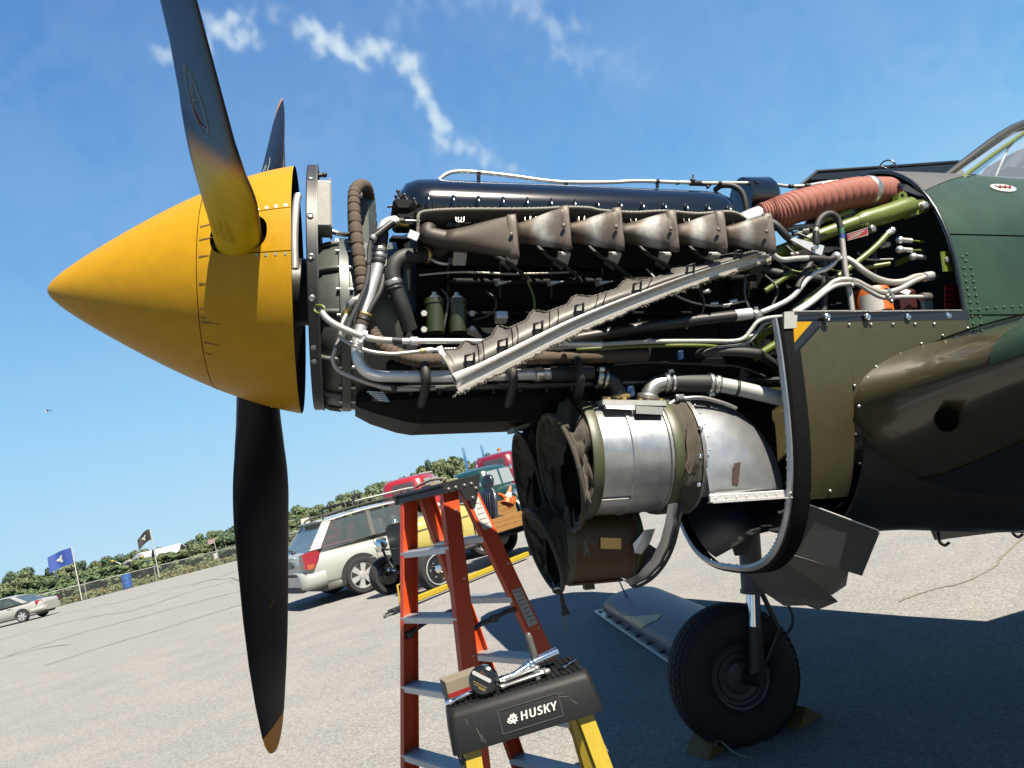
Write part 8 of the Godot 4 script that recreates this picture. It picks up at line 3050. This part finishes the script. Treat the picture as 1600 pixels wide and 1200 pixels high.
func forklift() -> void:
	var p := W(532, 806, 27.0)
	var o := thing("forklift", "black-masted forklift with a red body standing behind the station wagon", "forklift", heading(Vector3(p.x, 0, p.z), 0.9, 0.35))
	var red := mt("lift_red", 0.55, 0.05, 0.02, 0.4)
	var b := MB.new()
	for z in [-0.32, 0.32]:
		b = MB.new()
		b.box(Vector3(0.75, 1.22, z), Vector3(0.10, 2.1, 0.09), Basis(), 0.01)
		part("mast_rail", b, mats["car_dark"], o)
		b = MB.new()
		b.tube(PackedVector3Array([Vector3(-0.55, 1.0, z * 1.2), Vector3(-0.5, 2.0, z * 1.2), Vector3(0.4, 2.08, z * 1.2), Vector3(0.5, 1.1, z * 1.2)]), 0.04, 8, 1)
		part("guard_frame", b, mats["car_dark"], o)
		b = MB.new()
		b.box(Vector3(1.3, 0.12, z * 0.8), Vector3(1.0, 0.05, 0.12), Basis(), 0.01)
		part("fork", b, mats["car_dark"], o)
		for x in [0.5, -0.7]:
			wheel_at(o, Vector3(x, 0.28, z * 1.6), 0.28, 0.2, "disc", red)
	for q in [[0.75, 2.24], [0.75, 1.6], [0.75, 0.9]]:
		b = MB.new()
		b.box(Vector3(q[0], q[1], 0), Vector3(0.09, 0.10, 0.7), Basis(), 0.01)
		part("mast_bar", b, mats["car_dark"], o)
	b = MB.new()
	b.box(Vector3(-0.25, 0.68, 0), Vector3(1.5, 0.7, 0.95), Basis(), 0.12)
	part("chassis", b, red, o)
	b = MB.new()
	b.box(Vector3(-0.1, 1.15, 0), Vector3(0.5, 0.14, 0.5), Basis(), 0.04)
	b.box(Vector3(-0.38, 1.42, 0), Vector3(0.14, 0.6, 0.5), Basis(), 0.05)
	part("seat", b, red, o)
	for i in 6:
		b = MB.new()
		b.box(Vector3(-0.45 + i * 0.16, 2.07, 0), Vector3(0.03, 0.04, 0.76))
		part("guard_bar", b, mats["car_dark"], o)


func golf_cart() -> void:
	var p := W(604, 786, 24.0)
	var o := thing("golf_cart", "white-roofed golf cart half hidden behind the station wagon", "golf cart", heading(Vector3(p.x, 0, p.z), 0.9, 0.3))
	var b := MB.new()
	b.box(Vector3(0, 1.98, 0), Vector3(1.75, 0.06, 1.15), Basis(), 0.025)
	part("roof", b, mats["white"], o)
	for q in [[0.75, 0.5], [0.75, -0.5], [-0.75, 0.5], [-0.75, -0.5]]:
		b = MB.new()
		b.cyl(Vector3(q[0], 0.7, q[1]), Vector3(q[0] * 0.9, 1.95, q[1]), 0.022, -1, 8)
		part("post", b, mats["car_dark"], o)
	b = MB.new()
	b.box(Vector3(0, 0.55, 0), Vector3(2.2, 0.42, 1.15), Basis(), 0.12)
	part("tub", b, mt("cart_tan", 0.5, 0.42, 0.28, 0.5), o)
	for x in [-0.25, 0.2]:
		b = MB.new()
		b.box(Vector3(x, 1.0, 0), Vector3(0.12, 0.5, 1.0), Basis(), 0.05)
		part("seat_back", b, mats["light_paint"], o)
	for x in [0.75, -0.75]:
		for z in [0.48, -0.48]:
			wheel_at(o, Vector3(x, 0.22, z), 0.22, 0.18, "disc", mats["white"])


# ---------------------------------------------------------------- the far side of the field
func fence() -> void:
	var pts := [Vector3(-62, 0, -49.5), Vector3(-40, 0, -57.5), Vector3(-20.2, 0, -64.6), Vector3(-10.9, 0, -68.3), Vector3(-3, 0, -71.5), Vector3(6, 0, -73.2), Vector3(22, 0, -75.0), Vector3(60, 0, -80.0)]
	var o := thing("chain_link_fence", "low chain-link fence with galvanised posts along the edge of the apron", "fence")
	var galv := mt("galvanised", 0.42, 0.44, 0.45, 0.5, 0.1)
	var mesh := mt("chain_mesh", 0.42, 0.44, 0.44, 0.7, 0.0, {"alpha": 0.06})
	var hgt := 1.2
	for i in pts.size() - 1:
		var a: Vector3 = pts[i]
		var c: Vector3 = pts[i + 1]
		var n := maxi(1, roundi((c - a).length() / 5.0))
		var b := MB.new()
		b.cyl(a + Vector3(0, hgt, 0), c + Vector3(0, hgt, 0), 0.028, -1, 8)
		part("top_rail", b, galv, o)
		b = MB.new()
		b.slab(PackedVector3Array([a + Vector3(0, 0.05, 0), c + Vector3(0, 0.05, 0), c + Vector3(0, hgt - 0.03, 0), a + Vector3(0, hgt - 0.03, 0)]), Vector3(0, 0, 0.01))
		part("wire_mesh", b, mesh, o)
		for k in n:
			b = MB.new()
			var p := a.lerp(c, float(k) / n)
			b.cyl(p, p + Vector3(0, hgt + 0.06, 0), 0.04, -1, 8)
			b.ball(p + Vector3(0, hgt + 0.07, 0), Vector3.ONE * 0.06, 8, 5)
			part("post", b, galv, o)


func flag(called: String, label: String, foot: Vector3, hgt: float, lean: float, size: Vector2, m: Material, mark: int, wind: float) -> void:
	var o := thing(called, label, "flag", Transform3D(Basis(), foot))
	var b := MB.new()
	var top := Vector3(lean, hgt, 0)
	b.cyl(Vector3.ZERO, top, 0.05, 0.04, 8)
	part("pole", b, mats["white"], o)
	b = MB.new()
	var grid := []
	for i in 13:
		var f := i / 12.0
		var row := PackedVector3Array()
		for k in 7:
			var g := k / 6.0
			row.append(top + Vector3(-f * size.x, -g * size.y - f * f * wind, sin(f * 7.0 + g) * 0.14 * f))
		grid.append(row)
	b.sheet(grid, 0.01)
	var cl := part("cloth", b, m, o)
	b = MB.new()
	for s in [0.03, -0.04]:
		var e := PackedVector3Array()
		for k in 14:
			var an := TAU * k / 14
			var rr := 0.16 * size.y * (1.0 + 0.45 * cos(an * 3.0 + mark))
			var f := clampf(0.52 + cos(an) * rr / size.x, 0, 1)
			var g := 0.5 + sin(an) * rr * 1.2 / size.y
			e.append(top + Vector3(-f * size.x, -g * size.y - f * f * wind, sin(f * 7.0 + g) * 0.14 * f + s))
		b.loft([e, _shift(e, Vector3(0, 0, 0.012))])
	part("emblem", b, mats["white"], cl)


func far_aeroplane() -> void:
	var p := W(202, 886, 76.0)
	var o := thing("distant_fighter", "dark gull-winged radial-engined aeroplane facing the camera behind the fence", "aircraft", Transform3D(Basis(Vector3.UP, -0.12), Vector3(p.x, 0, p.z)))
	var navy := mt("navy", 0.018, 0.025, 0.045, 0.4)
	# local: nose towards +z
	var c := Vector3(0, p.y, 0)
	var b := MB.new()
	b.lathe(c, Vector3(0, -0.12, -1), [Vector2(-0.1, 0.5), Vector2(0.0, 0.72), Vector2(0.7, 0.78), Vector2(3.0, 0.75), Vector2(7.0, 0.25), Vector2(7.4, 0.02)], 28)
	part("fuselage", b, navy, o)
	b = MB.new()
	b.lathe(c, Vector3(0, -0.12, -1), [Vector2(-0.12, 0.52), Vector2(-0.16, 0.66), Vector2(0.05, 0.76), Vector2(0.1, 0.70), Vector2(0.0, 0.52), Vector2(-0.12, 0.52)], 28, 0, TAU, false)
	part("cowl_ring", b, mats["light_paint"], o)
	b = MB.new()
	b.lathe(c + Vector3(0, 0, 0.12), Vector3(0, 0, 1), [Vector2(-0.1, 0.22), Vector2(0.25, 0.16), Vector2(0.42, 0.001)], 16)
	part("hub", b, mats["steel"], o)
	for k in 3:
		var an := PI / 2 + 0.95 + TAU * k / 3
		var d := Vector3(cos(an), sin(an), 0)
		b = MB.new()
		b.tube(PackedVector3Array([c + Vector3(0, 0, 0.3), c + d * 0.9 + Vector3(0, 0, 0.3), c + d * 1.7 + Vector3(0, 0, 0.3)]), [0.09, 0.16, 0.13], 8, 2)
		var bl := part("propeller_blade", b, mats["black_paint"], o)
		b = MB.new()
		b.tube(PackedVector3Array([c + d * 1.62 + Vector3(0, 0, 0.3), c + d * 1.9 + Vector3(0, 0, 0.3)]), [0.15, 0.08], 8, 1)
		part("blade_tip", b, mats["ladder_yellow"], bl)
	for s in [-1.0, 1.0]:
		b = MB.new()
		b.slab(PackedVector3Array([c + Vector3(s * 0.5, -0.3, -1.2), c + Vector3(s * 2.6, -1.35, -1.2), c + Vector3(s * 5.6, -0.85, -1.3), c + Vector3(s * 5.6, -0.75, -1.3), c + Vector3(s * 2.6, -1.0, -1.2), c + Vector3(s * 0.5, 0.25, -1.2)]), Vector3(0, 0, -2.2))
		var wg := part("wing", b, navy, o)
		b = MB.new()
		b.slab(PackedVector3Array([c + Vector3(s * 1.2, -1.0, -1.6), c + Vector3(s * 4.4, -0.95, -1.6), c + Vector3(s * 4.2, -1.7, -1.9), c + Vector3(s * 1.3, -1.9, -1.9)]), Vector3(0, 0, -0.06))
		part("flap", b, navy, wg)
		b = MB.new()
		b.tube(PackedVector3Array([c + Vector3(s * 2.25, -1.0, -1.1), Vector3(s * 2.25, 0.8, -0.95), Vector3(s * 2.25, 0.4, -0.9)]), 0.14, 8, 1)
		b.slab(PackedVector3Array([Vector3(s * 1.95, 0.55, -0.8), Vector3(s * 2.55, 0.55, -0.8), Vector3(s * 2.6, 1.5, -0.85), Vector3(s * 1.9, 1.5, -0.85)]), Vector3(0, 0, 0.05))
		part("gear_door", b, mats["white"], o)
		b = MB.new()
		b.cyl(Vector3(s * 2.25 - 0.12, 0.38, -0.9), Vector3(s * 2.25 + 0.12, 0.38, -0.9), 0.38, -1, 20)
		part("main_wheel", b, mats["tyre"], o)
	b = MB.new()
	b.ball(c + Vector3(0, 0.75, -2.6), Vector3(0.42, 0.45, 1.2), 14, 8)
	part("canopy", b, mats["car_glass"], o)
	b = MB.new()
	b.slab(PackedVector3Array([c + Vector3(0, 0.0, -6.0), c + Vector3(0, 1.3, -6.8), c + Vector3(0, 1.3, -7.5), c + Vector3(0, -0.3, -7.6)]), Vector3(0.08, 0, 0))
	part("fin", b, navy, o)


func leaf_crown(sd: int, leaves: int, size: float, shape: Array) -> ArrayMesh:
	# leaf-sized faces scattered through lumpy blobs: x and z about -1..1, y 0..1
	var g := RandomNumberGenerator.new()
	g.seed = sd
	var blobs := []
	for i in shape[0]:
		var an := g.randf() * TAU
		var rad := sqrt(g.randf()) * 0.72
		var y := g.randf_range(0.02, 0.92)
		var taper: float = lerpf(1.0, shape[1], y) * sin(clampf(y * 1.15 + 0.35, 0, 1.45))
		blobs.append([Vector3(cos(an) * rad * taper, y, sin(an) * rad * taper), g.randf_range(0.20, 0.42) * lerpf(1.0, 0.65, y)])
	var v := PackedVector3Array()
	var nn := PackedVector3Array()
	var col := PackedColorArray()
	for i in leaves:
		var b: Array = blobs[g.randi() % blobs.size()]
		var d := Vector3(g.randfn(), g.randfn(), g.randfn()).normalized()
		var p: Vector3 = b[0] + d * (b[1] * pow(g.randf(), 0.35)) * Vector3(1, 0.62, 1)
		var n := (d + Vector3(g.randfn(), g.randfn() + 0.6, g.randfn()) * 0.5).normalized()
		var t := n.cross(Vector3(g.randfn(), g.randfn(), g.randfn())).normalized()
		var u := n.cross(t)
		var s := size * g.randf_range(0.6, 1.3)
		var a := p + t * s
		var e := p - t * s
		v.append_array([a, e, p + u * s * 0.55, a, p - u * s * 0.55, e])
		var c := Color(1, 1, 1) * g.randf_range(0.65, 1.15)
		for k in 6:
			nn.append(n)
			col.append(c)
	var arr := []
	arr.resize(Mesh.ARRAY_MAX)
	arr[Mesh.ARRAY_VERTEX] = v
	arr[Mesh.ARRAY_NORMAL] = nn
	arr[Mesh.ARRAY_COLOR] = col
	var m := ArrayMesh.new()
	m.add_surface_from_arrays(Mesh.PRIMITIVE_TRIANGLES, arr)
	return m


func trees() -> void:
	var crowns := []
	for i in 5:
		crowns.append(leaf_crown(100 + i, 5200, 0.05, [15, 0.55 if i < 3 else 0.2]))
	var greens := []
	var names := ["broad mid-green leafy tree", "dark green dense tree", "pale olive-green tree", "narrow dark conifer"]
	for q in [[0.15, 0.235, 0.085], [0.095, 0.17, 0.078], [0.20, 0.265, 0.11], [0.075, 0.14, 0.075]]:
		greens.append(mt("leaves_%d" % greens.size(), q[0], q[1], q[2], 0.75, 0.0, {"vc": true, "back": 0.5, "two": true}))
	var bark := mt("bark", 0.10, 0.08, 0.06, 0.9)
	var trunk := MB.new()
	trunk.tube(PackedVector3Array([Vector3(0, 0, 0), Vector3(0.02, 0.3, 0.01), Vector3(-0.01, 0.7, 0.02)]), [0.045, 0.03, 0.012], 8, 3)
	for k in 5:
		var an := TAU * k / 5.0
		trunk.tube(PackedVector3Array([Vector3(0.01, 0.25 + k * 0.05, 0), Vector3(cos(an) * 0.25, 0.45 + k * 0.05, sin(an) * 0.25), Vector3(cos(an) * 0.5, 0.62 + k * 0.05, sin(an) * 0.5)]), [0.018, 0.01, 0.004], 5, 2)
	var tm := trunk.mesh()
	# skyline of the wood in the photograph: column, top edge, distance
	var line := [[-60, 905, 96], [-25, 898, 92], [5, 890, 96], [30, 893, 92], [55, 893, 98], [80, 884, 92], [105, 882, 98], [128, 878, 94], [150, 876, 100], [172, 868, 95], [192, 860, 100], [212, 858, 96], [234, 855, 102], [256, 856, 98], [275, 852, 102], [292, 848, 98], [306, 838, 92], [322, 832, 96], [340, 830, 94], [356, 822, 90], [374, 818, 95], [395, 812, 98], [418, 808, 92], [440, 795, 96], [456, 792, 92], [474, 788, 98], [492, 786, 94], [510, 782, 100], [526, 775, 93], [545, 768, 96], [562, 762, 92], [580, 757, 97], [598, 752, 93], [616, 747, 98], [632, 740, 94], [648, 728, 96], [664, 718, 92], [680, 712, 97], [696, 713, 93], [712, 717, 98], [728, 714, 94], [744, 712, 97], [760, 708, 92], [778, 706, 96], [798, 700, 94], [830, 694, 98]]
	var nth := ["first", "second", "third", "fourth", "fifth", "sixth", "seventh", "eighth", "ninth", "tenth", "eleventh", "twelfth", "thirteenth", "fourteenth", "fifteenth", "sixteenth"]
	var count := {}
	var i := 0
	for q in line:
		for row in 2:
			var dist: float = q[2] - row * 14.0 + rng.randf_range(-3, 3)
			var px: float = q[0] + rng.randf_range(-6, 6) + row * 9.0
			var top := W(px, q[1] + rng.randf_range(-3, 3) + row * rng.randf_range(5.0, 15.0), dist)
			var kind := rng.randi() % 4
			if row == 1 and kind == 3:
				kind = 2
			var hgt := maxf(2.2, top.y)
			var wide := (rng.randf_range(2.5, 3.5) if kind != 3 else rng.randf_range(1.5, 2.1)) * (0.8 + hgt / 16.0)
			var where: String = "behind the silver saloon" if px < 75 else "behind the blue flag" if px < 165 else "behind the distant fighter" if px < 290 else "left of the lowered blade" if px < 410 else "behind the station wagon" if px < 590 else "behind the old trucks"
			var zone: String = where + str(row)
			count[zone] = count.get(zone, 0) + 1
			var t := thing("tree", "%s, %s from left in the %s row %s" % [names[kind], nth[mini(count[zone] - 1, 15)], "back" if row == 0 else "front", where], "tree", Transform3D(Basis(Vector3.UP, rng.randf() * TAU).scaled(Vector3(wide, hgt, wide)), Vector3(top.x, 0, top.z)), "trees of the wood beyond the fence")
			put("trunk", tm, bark, t)
			put("crown", crowns[(3 + i % 2) if kind == 3 else i % 3], greens[kind], t)
			i += 1
	# rounded bushes in front of the wood
	var bush := leaf_crown(300, 1500, 0.10, [9, 0.8])
	var bushes := [20, 60, 95, 110, 150, 245, 262, 282, 300, 318, 345, 360, 460, 480]
	for q in [[0, 60, 936, 70], [0, 95, 930, 74], [0, 150, 922, 78], [0, 262, 880, 80], [0, 282, 868, 82], [0, 300, 874, 78], [0, 318, 870, 84], [0, 345, 862, 80], [0, 360, 858, 84], [0, 110, 928, 80], [0, 20, 944, 74], [0, 245, 890, 76], [0, 460, 822, 80], [0, 480, 818, 82]]:
		var p := W(q[1], q[2], q[3])
		var hgt := maxf(1.0, p.y)
		var t := thing("bush", "low rounded bush in the meadow beyond the fence, %s from left in its row" % nth[bushes.find(q[1])], "bush", Transform3D(Basis(Vector3.UP, rng.randf() * TAU).scaled(Vector3(2.2, hgt, 2.2)), Vector3(p.x, 0, p.z)), "bushes in the meadow")
		put("foliage", bush, greens[2 if q[1] % 4 else 0], t)
	# undergrowth along the foot of the wood: one mass
	var um := MultiMesh.new()
	um.transform_format = MultiMesh.TRANSFORM_3D
	um.mesh = bush
	um.instance_count = 420
	for k in um.instance_count:
		var x := rng.randf_range(-70, 60)
		var z := -84.0 + (x + 20.0) * -0.08 - rng.randf() * 16.0 + (7.0 if x < -22 else 0.0)
		um.set_instance_transform(k, Transform3D(Basis(Vector3.UP, rng.randf() * TAU).scaled(Vector3(rng.randf_range(1.6, 3.0), rng.randf_range(1.0, 2.6), rng.randf_range(1.6, 3.0))), Vector3(x, -0.1, z)))
	var ui := MultiMeshInstance3D.new()
	ui.name = "undergrowth"
	ui.multimesh = um
	ui.material_override = greens[0]
	add_child(ui)
	tag(stuff(ui), "green undergrowth along the foot of the wood", "undergrowth")
	# tall grass and goldenrod between fence and wood
	var tuft := leaf_crown(400, 60, 0.16, [4, 0.5])
	for kind in 2:
		var mm := MultiMesh.new()
		mm.transform_format = MultiMesh.TRANSFORM_3D
		mm.mesh = tuft
		mm.instance_count = 7000 if kind == 0 else 420
		for k in mm.instance_count:
			var x := rng.randf_range(-75, 70)
			var z0 := -66.0 + (x + 20.0) * (-0.36 if x < -3 else -0.1) - (0.0 if x < -3 else 6.5)
			var z := z0 - 0.9 - rng.randf() * (22.0 if kind == 0 else 10.0)
			var s := rng.randf_range(0.4, 0.8)
			mm.set_instance_transform(k, Transform3D(Basis(Vector3.UP, rng.randf() * TAU).scaled(Vector3(s, s * rng.randf_range(0.4, 0.9), s)), Vector3(x, -0.06, z)))
		var mi := MultiMeshInstance3D.new()
		mi.name = "meadow_grass" if kind == 0 else "goldenrod"
		mi.multimesh = mm
		mi.material_override = mt("grass_blades", 0.34, 0.36, 0.13, 0.8, 0.0, {"vc": true, "back": 0.4, "two": true}) if kind == 0 else mt("goldenrod_bloom", 0.34, 0.31, 0.06, 0.8, 0.0, {"vc": true, "two": true})
		add_child(mi)
		tag(stuff(mi), "tall summer grass growing between fence and wood" if kind == 0 else "yellow flowering weeds scattered behind the fence", "grass" if kind == 0 else "weeds")


func background() -> void:
	cars()
	hot_rod()
	tow_bar()
	var p := W(664, 770, 26.0)
	old_truck("red_truck", "bright red old pickup with marker lights along its roof behind the orange ladder", heading(Vector3(p.x, 0, p.z), 0.86, 0.50, 1.12), mt("truck_red", 0.52, 0.018, 0.02, 0.3, 0.0, {"coat": 0.8}), 1.08, true, false)
	p = W(768, 748, 24.0)
	old_truck("green_truck", "dark green old truck with round cab behind the hot rod's seats", heading(Vector3(p.x, 0, p.z), 0.62, 0.78, 1.04), mt("truck_green", 0.012, 0.065, 0.055, 0.3, 0.0, {"coat": 0.8}), 1.0, false, false)
	p = W(806, 740, 28.0)
	old_truck("maroon_truck", "tall maroon truck with chrome stacks and an orange beacon beyond the green truck", heading(Vector3(p.x, 0, p.z), 0.80, 0.60, 1.16), mt("truck_maroon", 0.26, 0.008, 0.022, 0.3, 0.0, {"coat": 0.8}), 1.10, false, true)
	forklift()
	golf_cart()
	fence()
	far_aeroplane()
	flag("blue_flag", "plain blue flag with a white emblem on a white pole by the fence", G(128, 937.5), 4.25, -0.15, Vector2(1.75, 1.25), mt("flag_blue", 0.02, 0.085, 0.46, 0.7, 0.0, {"two": true}), 0, 0.35)
	flag("black_flag", "black flag with a pale emblem flying behind the distant fighter", Vector3(W(246, 884, 66).x, 0, W(246, 884, 66).z), 4.6, -0.1, Vector2(1.15, 1.0), mt("flag_black", 0.016, 0.016, 0.02, 0.7, 0.0, {"two": true}), 1, 0.75)
	# little striped flag and notice on the fence
	var fp := W(338, 862, 67.0)
	var sf := thing("striped_flag", "tiny red and white striped flag stuck on the fence", "flag", Transform3D(Basis(), Vector3(fp.x, 0.9, fp.z)))
	var b := MB.new()
	b.cyl(Vector3.ZERO, Vector3(0, 1.5, 0), 0.025, -1, 6)
	part("stick", b, mats["white"], sf)
	for i in 6:
		b = MB.new()
		b.box(Vector3(-0.28, 1.45 - i * 0.07, 0), Vector3(0.55, 0.068, 0.012))
		part("stripe", b, mats["red_paint"] if i % 2 == 0 else mats["white"], sf)
	b = MB.new()
	b.box(Vector3(0, 0.70, 0), Vector3(0.32, 0.48, 0.02))
	tag(part("fence_notice", b, mats["white"], self), "small blank white notice hung on the chain-link fence", "sign").position = Vector3(fp.x - 0.1, 0.1, fp.z + 0.1)
	fp = W(477, 815, 62.0)
	b = MB.new()
	b.box(Vector3.ZERO, Vector3(0.7, 0.6, 0.03))
	b.cyl(Vector3(0, 0, -0.03), Vector3(0, -fp.y, -0.03), 0.03, -1, 6)
	tag(part("field_sign", b, mats["white"], self), "small white sign on a post behind the wagon's roof", "sign").position = fp
	# blue drum
	fp = G(200, 919)
	var dr := thing("blue_drum", "bright blue plastic drum standing on the apron before the fence", "drum", Transform3D(Basis().scaled(Vector3.ONE * 1.25), fp))
	b = MB.new()
	b.lathe(Vector3.ZERO, Vector3.UP, [Vector2(0.0, 0.27), Vector2(0.03, 0.30), Vector2(0.28, 0.30), Vector2(0.30, 0.315), Vector2(0.33, 0.315), Vector2(0.35, 0.30), Vector2(0.6, 0.30), Vector2(0.62, 0.315), Vector2(0.65, 0.315), Vector2(0.67, 0.30), Vector2(0.9, 0.29), Vector2(0.92, 0.25), Vector2(0.90, 0.001)], 24)
	part("barrel", b, mt("drum_blue", 0.012, 0.13, 0.52, 0.4), dr)
	b = MB.new()
	b.cyl(Vector3(0.12, 0.9, 0.1), Vector3(0.12, 0.94, 0.1), 0.04, -1, 10)
	part("bung", b, mats["white"], dr)
	# pale hangar far behind the fence
	fp = W(240, 884, 92.0)
	var hg := thing("white_hangar", "low white shelter with a sloping roof behind the distant fighter", "building", Transform3D(Basis(Vector3.UP, -0.2), Vector3(fp.x, 0, fp.z)))
	b = MB.new()
	b.box(Vector3(0.6, 1.0, -1.5), Vector3(5.4, 2.0, 3.0), Basis(), 0.05)
	part("wall", b, mats["light_paint"], hg)
	b = MB.new()
	b.slab(PackedVector3Array([Vector3(-3.0, 2.1, 0.4), Vector3(3.6, 2.1, 0.4), Vector3(3.2, 3.1, -1.5), Vector3(-2.4, 3.1, -1.5)]), Vector3(0, -0.1, 0))
	b.slab(PackedVector3Array([Vector3(-3.0, 2.1, -3.4), Vector3(3.6, 2.1, -3.4), Vector3(3.2, 3.1, -1.5), Vector3(-2.4, 3.1, -1.5)]), Vector3(0, -0.1, 0))
	part("roof", b, mats["white"], hg)
	b = MB.new()
	b.box(Vector3(0.5, 0.9, 0.03), Vector3(2.2, 1.6, 0.05))
	part("door", b, mats["hub_grey"], hg)
	trees()
	# a light aeroplane very far off in the sky
	fp = W(75, 642, 800.0)
	var av := thing("distant_biplane", "tiny biplane flying low over the wood at the left", "aircraft", Transform3D(Basis(Vector3.UP, 0.4), fp))
	b = MB.new()
	b.tube(PackedVector3Array([Vector3(-3, 0, 0), Vector3(0, 0.1, 0), Vector3(3, 0, 0)]), [0.5, 0.6, 0.2], 8, 2)
	part("fuselage", b, mats["black_paint"], av)
	for y in [0.9, -0.4]:
		b = MB.new()
		b.box(Vector3(-0.9, y, 0), Vector3(1.2, 0.12, 8.0))
		part("wing", b, mats["black_paint"], av)
	b = MB.new()
	b.box(Vector3(3.0, 0.5, 0), Vector3(0.7, 1.1, 0.1))
	part("tail", b, mats["black_paint"], av)
